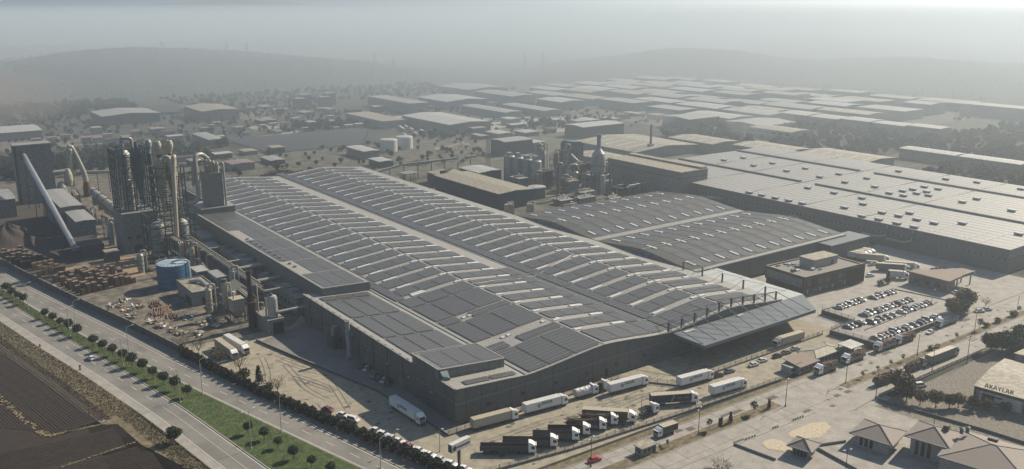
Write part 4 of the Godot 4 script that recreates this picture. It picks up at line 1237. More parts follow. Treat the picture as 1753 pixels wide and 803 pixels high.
func build_vehicles() -> void:
	var white := Color(0.60, 0.60, 0.58); var pale := Color(0.50, 0.49, 0.45); var dk := Color(0.075, 0.075, 0.08); var dkb := Color(0.03, 0.035, 0.05)
	var red := Color(0.09, 0.055, 0.05); var tan := Color(0.34, 0.31, 0.25)
	var R := Vector2(1, 0.10)
	# along the factory front
	truck("cream-roofed lorry with faded grey sides nearest the factory corner", "box", Vector2(18.4, 7.9), R, 16.2, tan, "cream")
	truck("white ERSAN lorry parked second from the factory corner along the front wall", "box", Vector2(38.2, 8.9), R, 16.4, white, "white", Color(0.68, 0.68, 0.67), "name")
	truck("lorry under a bulging white tarpaulin by the factory front", "tarp", Vector2(52.0, 8.5), R, 9.0, white)
	truck("white ERSAN lorry parked beyond the tarpaulin lorry", "box", Vector2(71.0, 13.2), R, 16.4, white, "white", Color(0.68, 0.68, 0.67), "name")
	truck("white ERSAN lorry parked just in front of the blue-grey canopy", "box", Vector2(93.2, 23.4), R, 15.2, white, "white", Color(0.68, 0.68, 0.67), "name")
	truck("white ERSAN lorry parked against the yard's front fence", "box", Vector2(97.0, 35.0), R, 15.4, white, "white", Color(0.68, 0.68, 0.67), "name")
	truck("cream-roofed lorry pulling out from under the large canopy", "box", Vector2(135.4, 18.0), Vector2(-1, -0.05), 15.6, tan, "cream", Color(0.45, 0.46, 0.47))
	truck("dark curtain-sided lorry with pale stripes by the front fence", "curtain", Vector2(74.6, 33.6), Vector2(0.9, 0.46), 16.2, dkb, "cream", Color(0.68, 0.68, 0.67), "stripe")
	truck("short truck carrying a rusty crane arm", "tractor", Vector2(58.2, 31.2), Vector2(1, 0.05), 7.2, dk)
	truck("white tractor unit half hidden behind an ERSAN lorry by the fence", "tractor", Vector2(57.5, 8.2), R, 6.6, dk)
	# angled row behind the front fence
	var D := Vector2(0.80, 0.60)
	truck("dark dropside truck at the near end of the angled truck row", "flat", Vector2(9.6, 29.6), D, 16.6, dk, "", Color(0.68, 0.68, 0.67), "", "trucks parked in an angled row")
	truck("dropside truck second in the angled truck row", "flat", Vector2(17.3, 30.3), D, 16.6, dk, "", Color(0.68, 0.68, 0.67), "", "trucks parked in an angled row")
	truck("dropside truck third in the angled truck row", "flat", Vector2(25.2, 31.0), D, 14.2, Color(0.10, 0.10, 0.10), "", Color(0.68, 0.68, 0.67), "", "trucks parked in an angled row")
	truck("brown dropside truck fourth in the angled truck row", "flat", Vector2(30.2, 30.2), D, 13.0, Color(0.05, 0.035, 0.03), "", Color(0.68, 0.68, 0.67), "", "trucks parked in an angled row")
	truck("loaded truck fifth in the angled truck row", "logs", Vector2(36.6, 30.6), D, 12.4, Color(0.16, 0.16, 0.16), "", Color(0.68, 0.68, 0.67), "", "trucks parked in an angled row")
	truck("timber truck sixth in the angled truck row, beside the lettered lorry", "logs", Vector2(41.8, 30.2), D, 11.6, Color(0.12, 0.12, 0.12), "", Color(0.68, 0.68, 0.67), "", "trucks parked in an angled row")
	truck("lorry with purple-brown printed sides at the far end of the angled row", "curtain", Vector2(47.6, 32.4), Vector2(0.72, 0.69), 17.0, red, "cream", Color(0.68, 0.68, 0.67), "print", "trucks parked in an angled row")
	# left side yard
	truck("white ERSAN lorry standing in the shadow beside the long wall", "box", Vector2(-8.6, -5.6), Vector2(0.05, 1), 18.0, white, "white", Color(0.68, 0.68, 0.67), "name")
	truck("cream-roofed lorry beside the hedge, left of a white-roofed lorry", "box", Vector2(-38.0, -93.0), Vector2(0.06, 1), 17.0, tan, "cream")
	truck("white-roofed lorry beside the hedge, right of a cream-roofed lorry", "box", Vector2(-32.8, -95.2), Vector2(0.12, 1), 17.0, pale, "white")
	# on the concrete road
	truck("small truck with a dark box body driving on the near concrete road", "rigid", Vector2(45.4, 43.6), Vector2(-1, -0.06), 8.0, Color(0.07, 0.065, 0.06), "cream", Color(0.6, 0.6, 0.6), "disc")
	var LH := Vector2(-1, -0.02)
	truck("timber truck waiting by the low gatehouse", "logs", Vector2(126.0, 43.6), LH, 11.0, Color(0.2, 0.2, 0.2))
	truck("dropside truck waiting in front of the open canopy shelter", "logs", Vector2(142.6, 43.5), LH, 11.6, Color(0.25, 0.25, 0.24))
	truck("grey-cabbed timber truck heading the pair below the car park wall", "logs", Vector2(163.2, 43.6), LH, 11.6, Color(0.28, 0.28, 0.27), "", Color(0.5, 0.5, 0.5))
	truck("dark loaded timber truck behind the pair's first truck below the car park", "logs", Vector2(176.0, 44.0), LH, 11.4, Color(0.1, 0.09, 0.08), "", Color(0.4, 0.42, 0.42))
	truck("grey truck parked in the tree's shade beyond the car park", "flat", Vector2(207.6, 43.2), LH, 14.0, Color(0.28, 0.29, 0.29), "", Color(0.5, 0.52, 0.53))
	truck("loaded timber truck nearest the junction on the far lane", "logs", Vector2(146.4, 62.0), Vector2(1, 0.04), 11.8, Color(0.13, 0.12, 0.11), "", Color(0.2, 0.2, 0.2))
	truck("brown loaded truck between a timber truck and a long trailer", "logs", Vector2(165.0, 61.6), Vector2(1, 0.02), 10.6, Color(0.14, 0.09, 0.07), "", Color(0.25, 0.2, 0.18))
	truck("long cream-roofed trailer lorry on the far lane of the road", "box", Vector2(185.6, 62.8), Vector2(1, 0.03), 18.6, Color(0.16, 0.155, 0.15), "cream", Color(0.3, 0.3, 0.3))
	# yard behind the office
	truck("cream-roofed lorry parked crosswise behind the brown office", "box", Vector2(279.0, -22.6), Vector2(0.56, 0.83), 16.0, tan, "cream")
	truck("white-cabbed lorry, nearer of two side by side behind the office", "box", Vector2(272.0, -7.6), Vector2(0.66, 0.75), 15.4, Color(0.12, 0.12, 0.12), "cream")
	truck("white-cabbed lorry, farther of two side by side behind the office", "box", Vector2(278.6, -6.0), Vector2(0.62, 0.78), 16.0, tan, "cream")
	truck("short pale lorry next to the brown office's right end", "box", Vector2(260.4, -1.0), Vector2(0.6, 0.8), 9.0, pale, "cream")
	for i in 4:
		truck("lorry backed under the distant canopy, %s from the left" % nth(i), "box", Vector2(272.6 + i * 3.7, -32.4 - i * 0.4), Vector2(0.35, 0.94), 13.2, [pale, white, tan, white][i], "cream" if i % 2 == 0 else "white", Color(0.68, 0.68, 0.67), "", "lorries backed under the distant canopy")
	# cars
	car("red car on the concrete road beside the truck yard", "red", Vector3(20.5, 0.09, 43.6), Vector2(1, 0.05))
	car("white car driving on the left carriageway between tree shadows", "white", Vector3(-81.6, 0.12, -126.0), Vector2(-0.2, -1))
	car("white car parked beside the bushes on the gravel plot", "white", Vector3(147.0, 0.14, 71.0), Vector2(0.9, 0.35), "", 1)
	car("white car driving past the car park wall", "white", Vector3(199.5, 0.1, 44.8), Vector2(-1, 0.02))
	car("white car, left of two parked at the road bend", "white", Vector3(241.5, 0.1, 43.4), Vector2(0.7, 0.5))
	car("silver car, right of two parked at the road bend", "silver", Vector3(246.2, 0.1, 44.2), Vector2(0.8, 0.4))
	var i := 0
	for c in [[96.8, 23.6, "black"], [102.9, 23.4, "grey"], [114.8, 24.6, "white"], [120.6, 23.9, "white"], [128.9, 24.4, "black"], [134.4, 24.2, "grey"], [140.4, 23.8, "silver"]]:
		car("%s car, %s from the left along the fence below the canopy" % [c[2], nth(i)], c[2], Vector3(c[0], 0.1, c[1]), Vector2(0.97, 0.12), "cars along the fence below the canopy"); i += 1
	i = 0
	for c in [[-2.9, -59.0, "black"], [-2.6, -56.0, "silver"], [-3.2, -49.0, "grey"], [-2.9, -46.0, "black"], [-2.6, -43.0, "silver"], [-2.3, -40.0, "black"]]:
		car("%s car in the wall's shadow, %s from the back" % [c[2], nth(i)], c[2], Vector3(c[0], 0.12, c[1]), Vector2(-0.75, 0.66), "cars in the shadow of the long wall"); i += 1
	i = 0
	var hc := ["dark red", "white", "white", "white", "white", "silver", "white", "dark red", "white", "white", "silver", "white", "white"]
	for c in [[-28.2, -33.2], [-26.2, -26.4], [-24.9, -21.4], [-22.6, -10.4], [-21.9, -7.0], [-21.0, -3.0], [-20.3, -0.2], [-19.4, 4.0], [-18.2, 8.6], [-17.1, 12.6], [-15.9, 17.0], [-14.8, 20.8], [-13.2, 25.6]]:
		car("%s car parked by the hedge, %s from the top of the row" % [hc[i], nth(i)], hc[i], Vector3(c[0], 0.1, c[1]), Vector2(0.42, 0.9), "cars parked along the hedge", 1 if i == 2 else 0); i += 1
	# car park: rows of cars nose to nose, on the raised deck
	var cols := ["silver", "black", "grey", "white", "grey", "dark blue", "black", "silver", "grey", "white", "dark red", "black", "grey"]
	var rows := [["back row, left half", 191.8, 209.2, 8, 7.1], ["back row, right half", 216.0, 231.2, 7, 8.4],
		["third row", 192.4, 227.0, 14, 19.4], ["second row, right half", 208.4, 229.4, 9, 26.6], ["second row, left half", 186.4, 202.0, 5, 26.2],
		["short left row", 174.0, 183.0, 4, 23.9], ["front row, left third", 171.6, 182.0, 5, 38.0], ["front row, middle third", 184.8, 193.6, 4, 38.2], ["front row, right third", 198.0, 214.6, 6, 38.4]]
	var k := 0
	for r in rows:
		for q in r[3]:
			var x: float = lerpf(r[1], r[2], q / (r[3] - 1.0))
			var cn: String = cols[k % cols.size()]
			car("%s car, %s from the left in the car park's %s" % [cn, nth(q), r[0]], cn, Vector3(x + rng.randf_range(-0.15, 0.15), 1.76, r[4] + rng.randf_range(-0.4, 0.4)), Vector2(0.22, 1.0) * (1 if k % 3 else -1), "cars in the raised car park", 1 if k % 7 == 3 else 0)
			k += 1
	car("black van parked at the right end of the car park", "black", Vector3(238.5, 0.1, 13.5), Vector2(0.9, 0.4), "", 1)
	i = 0
	for c in [[249.8, -14.6, "white"], [267.8, -25.0, "silver"], [284.6, -1.4, "black"], [287.8, -1.0, "grey"], [291.0, -1.0, "black"], [284.5, 6.0, "silver"], [291.4, 5.0, "white"], [258.5, 24.0, "white"], [263.0, 27.0, "silver"], [256.0, 28.5, "white"], [266.5, 24.0, "white"]]:
		car("%s car, %s in the yard around the gate canopy" % [c[2], nth(i)], c[2], Vector3(c[0], 0.1, c[1]), Vector2(0.9, 0.3), "cars around the gate canopy"); i += 1
	i = 0
	for c in [[224.6, 66.6], [227.8, 66.4], [231.0, 66.0], [234.4, 65.8], [237.6, 65.4], [241.0, 65.2]]:
		car("%s car, %s from the left beside the trees on the far lane" % [["silver", "white", "white", "silver", "grey", "white"][i], nth(i)], ["silver", "white", "white", "silver", "grey", "white"][i], Vector3(c[0], 0.1, c[1]), Vector2(0.5, 0.9), "cars beside the trees on the far lane"); i += 1

# ---------------------------------------------------------------- vegetation
func leaf(g: Geo, p: Vector3, s: float) -> void:
	var a := Vector3(rng.randfn(), rng.randfn(), rng.randfn()).normalized()
	var b := a.cross(Vector3(rng.randfn(), rng.randfn(), rng.randfn())).normalized()
	g.quad(p - a * s - b * s * 0.6, p + a * s - b * s * 0.6, p + a * s + b * s * 0.6, p - a * s + b * s * 0.6)

func crown(g: Geo, mid: Vector3, r: Vector3, clumps: int, per: int, spread: float, size: float, cols: Array, hollow := 0.55) -> void:
	for i in clumps:
		var d := Vector3(rng.randfn(), rng.randfn(), rng.randfn()).normalized() * pow(rng.randf_range(hollow, 1.0), 0.6)
		var c := mid + Vector3(d.x * r.x, d.y * r.y, d.z * r.z)
		var base: Color = cols[rng.randi() % cols.size()]
		for k in per:
			g.col = base * rng.randf_range(0.7, 1.3)
			leaf(g, c + Vector3(rng.randfn(), rng.randfn() * 0.8, rng.randfn()) * spread, size * rng.randf_range(0.7, 1.3))

var greens := [Color(0.028, 0.045, 0.018), Color(0.038, 0.055, 0.02), Color(0.05, 0.06, 0.024), Color(0.03, 0.04, 0.02)]
var dries := [Color(0.12, 0.09, 0.045), Color(0.09, 0.08, 0.035), Color(0.07, 0.07, 0.03), Color(0.15, 0.11, 0.06)]
var darks := [Color(0.015, 0.023, 0.012), Color(0.021, 0.028, 0.015), Color(0.026, 0.032, 0.018)]

func limbs(g: Geo, h: float, r: float, n: int, spread: float, top: float) -> void:
	g.col = Color(0.09, 0.07, 0.05)
	g.tube([Vector3.ZERO, Vector3(0.05, h * 0.5, 0.03), Vector3(0, h, 0)], [r, r * 0.8, r * 0.55], 7)
	for i in n:
		var a := TAU * i / n + rng.randf_range(-0.4, 0.4)
		var y := rng.randf_range(h * 0.7, h)
		var d := Vector3(cos(a), 0, sin(a)) * spread * rng.randf_range(0.6, 1.0)
		g.tube([Vector3(0, y, 0), Vector3(0, y + (top - y) * 0.4, 0) + d * 0.55, Vector3(0, y + (top - y) * rng.randf_range(0.6, 0.95), 0) + d], [r * 0.5, r * 0.35, r * 0.12], 5)

func tree_kind(n: String, k: int) -> Array:
	# [trunk mesh, crown mesh] of one variant
	var key := "%s %d" % [n, k]
	if mesh_cache.has(key): return mesh_cache[key]
	var t := Geo.new(); var c := Geo.new()
	match n:
		"ball":
			limbs(t, 1.9, 0.12, 5, 1.0, 3.6)
			crown(c, Vector3(0, 3.0, 0), Vector3(1.35, 1.15, 1.35), 70, 16, 0.28, 0.16, greens)
		"broad":
			limbs(t, 2.6, 0.28, 8, 3.0, 7.5)
			crown(c, Vector3(0, 5.6, 0), Vector3(3.4, 2.6, 3.4), 110, 18, 0.55, 0.3, dries if k % 2 == 0 else greens, 0.35)
		"bare":
			limbs(t, 1.2, 0.14, 10, 2.2, 5.5)
			for i in 120:
				var a := rng.randf() * TAU; var rr := rng.randf_range(0.6, 2.6)
				var p := Vector3(cos(a) * rr, rng.randf_range(1.8, 5.2), sin(a) * rr)
				t.tube([p, p + Vector3(cos(a) * 0.6, rng.randf_range(0.4, 1.2), sin(a) * 0.6) + Vector3(rng.randfn(), 0, rng.randfn()) * 0.25], [0.035, 0.015], 3, false)
			crown(c, Vector3(0, 3.6, 0), Vector3(2.2, 1.8, 2.2), 26, 6, 0.4, 0.13, dries, 0.3)
		"cypress":
			limbs(t, 1.0, 0.15, 3, 0.5, 4.0)
			for i in 26:
				var y := 0.5 + i * 0.24
				crown(c, Vector3(0, y, 0), Vector3(1, 0.3, 1) * (1.5 * (1.0 - i / 27.0) + 0.15), 6, 9, 0.22, 0.17, darks)
		"young":
			limbs(t, 1.4, 0.06, 3, 0.4, 2.4)
			crown(c, Vector3(0, 2.1, 0), Vector3(0.6, 0.75, 0.6), 20, 10, 0.2, 0.12, dries if k % 2 else greens)
		"shrub":
			limbs(t, 0.5, 0.08, 4, 0.5, 1.2)
			crown(c, Vector3(0, 0.9, 0), Vector3(1.0, 0.8, 1.0), 36, 12, 0.25, 0.14, greens if k % 2 else dries, 0.3)
		"far":
			limbs(t, 2.0, 0.3, 4, 2.0, 6.0)
			crown(c, Vector3(0, 4.4, 0), Vector3(2.8, 2.8, 2.8), 46, 8, 0.7, 0.55, darks, 0.3)
	mesh_cache[key] = [t.mesh(M.tinted), c.mesh(M.leaf)]
	return mesh_cache[key]

func tree(n: String, name_: String, label: String, at: Vector3, scale := 1.0, group := "", k := -1, cat := "tree") -> Node3D:
	var o := thing(name_, label, cat, at, rng.randf() * TAU, group)
	var m := tree_kind(n, k if k >= 0 else rng.randi() % 3)
	var b := Transform3D(Basis.from_scale(Vector3.ONE * scale), Vector3.ZERO)
	put(m[0], "trunk", o, b); put(m[1], "crown", o, b)
	return o

func hedge_geo(g: Geo, path: Array, h: float, w: float, per_m: float, cols: Array, size: float) -> void:
	for i in path.size() - 1:
		var a: Vector3 = path[i]; var b: Vector3 = path[i + 1]
		var d := (b - a); var L := d.length(); d = d / L
		var s := d.cross(Vector3.UP)
		var bump := 1.0
		for k in int(L * per_m):
			var t := rng.randf() * L
			bump = 0.82 + 0.2 * sin(t * 1.7 + i) + 0.12 * sin(t * 4.1)
			var base: Color = cols[rng.randi() % cols.size()]
			g.col = base * rng.randf_range(0.6, 1.4)
			var y := h * bump * pow(rng.randf(), 0.6)
			leaf(g, a + d * t + s * rng.randf_range(-0.5, 0.5) * w * (1.0 - 0.35 * y / h) + Vector3(0, y, 0), size * rng.randf_range(0.7, 1.4))

func build_trees() -> void:
	# clipped ball trees on the left road's median
	var ball := [[-95.7, -232.4], [-94.6, -225.0], [-93.2, -218.6], [-91.8, -211.5], [-87.4, -185.7], [-85.8, -177.5], [-84.2, -170.4], [-82.4, -162.8], [-80.8, -154.7], [-77.9, -139.4], [-76.1, -132.1], [-74.2, -124.8], [-72.2, -117.3], [-70.8, -109.5], [-69.0, -101.9], [-67.6, -93.8], [-66.0, -85.9], [-64.2, -79.0], [-62.4, -71.0], [-55.3, -32.8], [-52.8, -25.8], [-51.3, -18.4], [-50.2, -9.2], [-47.9, -1.6], [-45.2, 5.4]]
	for i in ball.size():
		tree("ball", "median_tree", "clipped ball tree on the left median, %s from the far end of the row" % nth(i), Vector3(ball[i][0], 0.18, ball[i][1]), rng.randf_range(0.95, 1.28) * (0.82 if i > 18 else 1.0), "clipped ball trees on the left median", i % 3)
	# the tall hedge between the road and the yard
	var hp := []
	for z in [-112.0, -95.0, -76.0, -60.0, -45.0, -29.0, -10.0, 10.0, 30.0]: hp.append(Vector3(road_x(6, z) - 0.4, 0.0, z))
	var hg := Geo.new(); hedge_geo(hg, hp, 3.5, 2.8, 190.0, darks, 0.22)
	var ho := thing("hedge", "long dark hedge dividing the left road from the truck yard", "hedge")
	part(hg, "foliage", "leaf", ho)
	var hs := Geo.new(); hs.col = Color(0.05, 0.04, 0.03)
	for i in 70:
		var z := lerpf(-110, 28, i / 69.0)
		hs.tube([Vector3(road_x(6, z) - 0.4, 0, z), Vector3(road_x(6, z) - 0.4 + rng.randf_range(-0.2, 0.2), 2.2, z)], 0.08, 5)
	part(hs, "stems", "tinted", ho)
	# loose trees and shrubs inside the hedge
	var n := 0
	for p in [[-40.4, -82.0, "bare", 1.25], [-38.6, -67.5, "cypress", 1.0], [-36.0, -57.0, "bare", 1.0], [-44.0, -93.0, "bare", 1.2], [-47.0, -108.0, "bare", 1.1], [-43.0, -100.0, "shrub", 1.9], [-41.0, -76.0, "shrub", 1.9], [-49.5, -117.0, "bare", 1.0], [-37.6, -61.0, "shrub", 1.4]]:
		var nm: String = {"bare": "leafless_tree", "cypress": "conifer", "shrub": "shrub"}[p[2]]
		var lb: String = {"bare": "thin leafless tree inside the hedge", "cypress": "dark conifer standing between bare trees inside the hedge", "shrub": "rounded shrub inside the hedge"}[p[2]]
		if p[2] != "cypress": lb += ", %s in the line of plants" % nth(n)
		tree(p[2], nm, lb, Vector3(p[0], 0.05, p[1]), p[3], "plants inside the hedge"); n += 1
	# verge bush by the left road
	tree("broad", "bush", "large greenish bush on the left roadside verge", Vector3(-75.4, 0.0, -40.5), 0.62, "", 1, "bush")
	# scrub on the verge: uncountable
	var vg := Geo.new()
	for i in 14000:
		var z := rng.randf_range(-235.0, -14.0)
		var w := 9.0 if z < -70.0 else 5.5
		var x := road_x(1, z) - 0.4 - w * pow(rng.randf(), 1.2)
		vg.col = (Color(0.10, 0.085, 0.05) if rng.randf() < 0.7 else Color(0.05, 0.058, 0.028)) * rng.randf_range(0.75, 1.2)
		leaf(vg, Vector3(x, rng.randf_range(0.08, 0.35), z), rng.randf_range(0.1, 0.22))
	var vo := part(vg, "verge_scrub", "leaf", self); vo.set_meta("kind", "stuff"); tag(vo, "dry grass and scrub along the left roadside verge", "scrub")
	var gg := Geo.new()
	for i in 9000:
		var z := rng.randf_range(-240.0, 20.0)
		var x := lerpf(road_x(3, z), road_x(4, z), rng.randf_range(0.06, 0.94))
		gg.col = (Color(0.03, 0.06, 0.015) if z > -90.0 + 25.0 * sin(x) else Color(0.075, 0.07, 0.034)) * rng.randf_range(0.6, 1.3)
		var h := rng.randf_range(0.08, 0.2)
		gg.tri(Vector3(x - 0.12, 0.2, z), Vector3(x + 0.12, 0.2, z + 0.05), Vector3(x + rng.randf_range(-0.1, 0.1), 0.2 + h, z))
	var go := part(gg, "median_turf", "leaf", self); go.set_meta("kind", "stuff"); tag(go, "short turf growing on the left road's median", "grass")
	# concrete road median
	var m1 := [["young", 62.5, 50.2, 1.25], ["cypress", 71.8, 50.6, 0.55], ["young", 83.0, 50.8, 1.6], ["cypress", 90.0, 51.2, 0.5], ["young", 44.0, 50.0, 0.8], ["shrub", 78.0, 51.8, 0.7], ["young", 40.2, 50.6, 0.75], ["shrub", 59.0, 51.4, 0.6]]
	for i in m1.size():
		tree(m1[i][0], "median_plant", "small tree on the near concrete median, %s of the plants there" % nth(i), Vector3(m1[i][1], 0.2, m1[i][2]), m1[i][3], "plants on the near concrete median", i)
	var m2 := [["young", 137.0, 0.9], ["young", 146.5, 0.8], ["young", 155.0, 0.9], ["young", 163.0, 1.0], ["shrub", 182.5, 1.1], ["shrub", 187.0, 0.8], ["young", 201.0, 1.0], ["young", 219.0, 1.7], ["shrub", 225.0, 1.2], ["shrub", 234.0, 1.3], ["shrub", 247.5, 1.5], ["young", 252.5, 1.2]]
	for i in m2.size():
		tree(m2[i][0], "median_plant", "small plant on the far concrete median, %s from the left" % nth(i), Vector3(m2[i][1], 0.2, 54.8), m2[i][2], "plants on the far concrete median", i)
	# trees by the car park and the gravel plot
	var big := [["broad", 226.0, 40.0, 1.0, 0], ["broad", 231.5, 40.5, 0.9, 1], ["broad", 238.5, 38.5, 1.15, 0], ["broad", 244.0, 36.5, 0.95, 0], ["bare", 250.5, 41.5, 0.8, 0]]
	for i in big.size():
		tree(big[i][0], "roadside_tree", "large autumn tree right of the car park, %s from the left" % nth(i), Vector3(big[i][1], 0.05, big[i][2]), big[i][3], "autumn trees right of the car park", big[i][4])
	for i in 9:
		var p: Array = [[198.0, 69.8], [202.0, 72.0], [206.5, 70.6], [206.0, 76.0], [211.0, 74.0], [201.0, 78.0], [215.0, 77.0], [209.0, 81.0], [218.0, 71.0]][i]
		tree("broad", "dark_tree", "dark leafy tree in the clump beside the gravel plot, %s from the left" % nth(i), Vector3(p[0], 0.0, p[1]), rng.randf_range(0.8, 1.05), "dark trees beside the gravel plot", 1)
	var rowp := [[136.5, 69.5, 1.0, 0], [134.0, 72.5, 0.95, 2], [131.5, 75.0, 0.7, 1], [133.0, 79.0, 0.65, 0], [135.5, 83.0, 0.7, 2], [138.5, 86.0, 0.6, 1], [141.5, 87.5, 0.6, 0], [144.0, 91.0, 0.55, 1], [139.5, 69.0, 0.8, 1], [146.5, 94.5, 0.5, 2], [149.0, 99.0, 0.5, 1]]
	for i in rowp.size():
		tree("broad", "garden_tree", "brownish tree along the gravel plot's fence, %s from the road" % nth(i), Vector3(rowp[i][0], 0.05, rowp[i][1]), rowp[i][2], "trees along the gravel plot's fence", rowp[i][3])
	tree("broad", "garden_tree", "leafy autumn tree at the bottom edge beside the forecourt", Vector3(35.5, 0.1, 74.5), 0.75, "", 0)
	tree("bare", "leafless_tree", "leafless tree at the bottom edge beside the forecourt", Vector3(42.5, 0.1, 72.5), 1.15)
	tree("cypress", "conifer", "dark conifer beside the brown office", Vector3(246.0, 0.1, -3.0), 0.9)
	tree("shrub", "shrub", "round shrub left of the conifer by the office", Vector3(241.5, 0.1, -4.0), 1.3)
	# woods and belts of trees behind the factory
	# x0, z0, x1, z1, how many, size
	var belts := [[-60.0, -640.0, 100.0, -530.0, 340, 0.9], [120.0, -625.0, 235.0, -600.0, 120, 0.9], [235.0, -690.0, 330.0, -640.0, 130, 0.9], [430.0, -560.0, 560.0, -520.0, 90, 0.8], [500.0, -420.0, 700.0, -220.0, 520, 0.9], [505.0, -150.0, 640.0, 40.0, 380, 0.9], [620.0, -240.0, 900.0, -20.0, 800, 0.9], [-90.0, -1100.0, 150.0, -900.0, 700, 0.7], [200.0, -1080.0, 620.0, -900.0, 520, 0.65], [300.0, -560.0, 345.0, -520.0, 22, 0.8], [-260.0, -1700.0, 700.0, -1120.0, 2600, 0.30], [900.0, -1500.0, 1700.0, -400.0, 1300, 0.28], [-60.0, -900.0, 330.0, -640.0, 520, 0.55], [330.0, -760.0, 600.0, -480.0, 300, 0.5], [600.0, -900.0, 1000.0, -300.0, 260, 0.6], [90.0, -540.0, 330.0, -400.0, 110, 0.6]]
	var xf := []
	for b in belts:
		for i in b[4]:
			var p := Vector3(rng.randf_range(b[0], b[2]), 0, rng.randf_range(b[1], b[3]))
			if p.z > -900.0 and blocked(p.x, p.z): continue
			p.y = hill_y(p.x, p.z)
			var s: float = rng.randf_range(0.55, 1.25) * b[5]
			xf.append(Transform3D(Basis(Vector3.UP, rng.randf() * TAU).scaled(Vector3(s, s * rng.randf_range(0.8, 1.15), s)), p))
	for v in 2:
		var m := tree_kind("far", v)
		for q in 2:
			var mm := MultiMesh.new(); mm.transform_format = MultiMesh.TRANSFORM_3D; mm.mesh = m[q]
			var sel := []
			for i in xf.size():
				if i % 2 == v: sel.append(xf[i])
			mm.instance_count = sel.size()
			for i in sel.size(): mm.set_instance_transform(i, sel[i])
			var mi := MultiMeshInstance3D.new(); mi.multimesh = mm
			mi.name = numbered("far_wood" if q == 1 else "far_wood_trunks"); add_child(mi)
			mi.set_meta("kind", "stuff"); tag(mi, "hazy far-off woods and scrub around the distant estate" if q == 1 else "trunks of the far-off woods and scrub", "woods")

var blocks := []
func blocked(x: float, z: float) -> bool:
	for b in blocks:
		if x > b[0] - 4.0 and x < b[1] + 4.0 and z > b[2] - 4.0 and z < b[3] + 4.0: return true
	return false

# ---------------------------------------------------------------- warehouses and houses farther off
func shed(n: String, label: String, x0: float, x1: float, z0: float, z1: float, h: float, wall: String, roof: String, cat := "warehouse", group := "", doors := 0, wins := 0, strips := 0, flat_roof := false) -> Node3D:
	var c := Vector3((x0 + x1) * 0.5, 0, (z0 + z1) * 0.5)
	var o := thing(n, label, cat, c, 0.0, group)
	blocks.append([x0, x1, z0, z1])
	var hx := (x1 - x0) * 0.5; var hz := (z1 - z0) * 0.5
	var along_z := hz >= hx
	var rise := 0.0 if flat_roof else minf(hx, hz) * 0.07
	var w := Geo.new()
	w.box(Vector3(-hx, -0.1, -hz), Vector3(hx, h - rise - 0.15, hz))
	if rise > 0.0:
		if along_z:
			for s in [-1.0, 1.0]: w.tri(Vector3(-hx * s, h - rise - 0.15, hz * s), Vector3(hx * s, h - rise - 0.15, hz * s), Vector3(0, h - 0.15, hz * s))
		else:
			for s in [-1.0, 1.0]: w.tri(Vector3(hx * s, h - rise - 0.15, hz * s), Vector3(hx * s, h - rise - 0.15, -hz * s), Vector3(hx * s, h - 0.15, 0))
	part(w, "wall", wall, o)
	var r := Geo.new()
	var e := 0.5
	if flat_roof:
		r.box(Vector3(-hx - 0.2, h - 0.15, -hz - 0.2), Vector3(hx + 0.2, h + 0.2, hz + 0.2))
	elif along_z:
		for s in [-1.0, 1.0]:
			r.hexa([Vector3(minf(0, s * (hx + e)), h - (rise if s < 0 else 0.0) - 0.14, hz + e), Vector3(maxf(0, s * (hx + e)), h - (rise if s > 0 else 0.0) - 0.14, hz + e), Vector3(maxf(0, s * (hx + e)), h - (rise if s > 0 else 0.0) - 0.14, -hz - e), Vector3(minf(0, s * (hx + e)), h - (rise if s < 0 else 0.0) - 0.14, -hz - e),
				Vector3(minf(0, s * (hx + e)), h - (rise if s < 0 else 0.0) + 0.16, hz + e), Vector3(maxf(0, s * (hx + e)), h - (rise if s > 0 else 0.0) + 0.16, hz + e), Vector3(maxf(0, s * (hx + e)), h - (rise if s > 0 else 0.0) + 0.16, -hz - e), Vector3(minf(0, s * (hx + e)), h - (rise if s < 0 else 0.0) + 0.16, -hz - e)])
	else:
		for s in [-1.0, 1.0]:
			var za := minf(0, s * (hz + e)); var zb := maxf(0, s * (hz + e))
			var ya := h - (rise if s < 0 else 0.0); var yb := h - (rise if s > 0 else 0.0)
			r.hexa([Vector3(-hx - e, yb - 0.14, zb), Vector3(hx + e, yb - 0.14, zb), Vector3(hx + e, ya - 0.14, za), Vector3(-hx - e, ya - 0.14, za), Vector3(-hx - e, yb + 0.16, zb), Vector3(hx + e, yb + 0.16, zb), Vector3(hx + e, ya + 0.16, za), Vector3(-hx - e, ya + 0.16, za)])
	var ro := part(r, "roof", roof, o)
	for i in strips:
		var t := (i + 0.5) / strips * 2.0 - 1.0
		if along_z:
			for s in [-0.5, 0.5]:
				slab("roof_light", "skylight", ro, Vector3(hx * s - hx * 0.32, h - rise * 0.5 + 0.05, hz * t - 0.8), Vector3(hx * s + hx * 0.32, h - rise * 0.5 + 0.3, hz * t + 0.8)).rotation.z = (0.07 if s < 0 else -0.07)
		else:
			slab("roof_light", "skylight", ro, Vector3(hx * t - 0.8, h - rise * 0.5 + 0.05, hz * 0.2), Vector3(hx * t + 0.8, h - rise * 0.5 + 0.3, hz * 0.8)).rotation.x = 0.07
	for i in doors:
		var t := (i + 0.5) / doors * 2.0 - 1.0
		slab("door", "wall_dark", o, Vector3(hx * t - 2.0, 0, hz), Vector3(hx * t + 2.0, minf(4.5, h * 0.55), hz + 0.12))
	for i in wins:
		var t := (i + 0.5) / wins * 2.0 - 1.0
		slab("window", "glass", o, Vector3(-hx - 0.1, h * 0.55, hz * t - hz / wins * 0.6), Vector3(-hx + 0.05, h * 0.55 + 1.2, hz * t + hz / wins * 0.6))
	return o

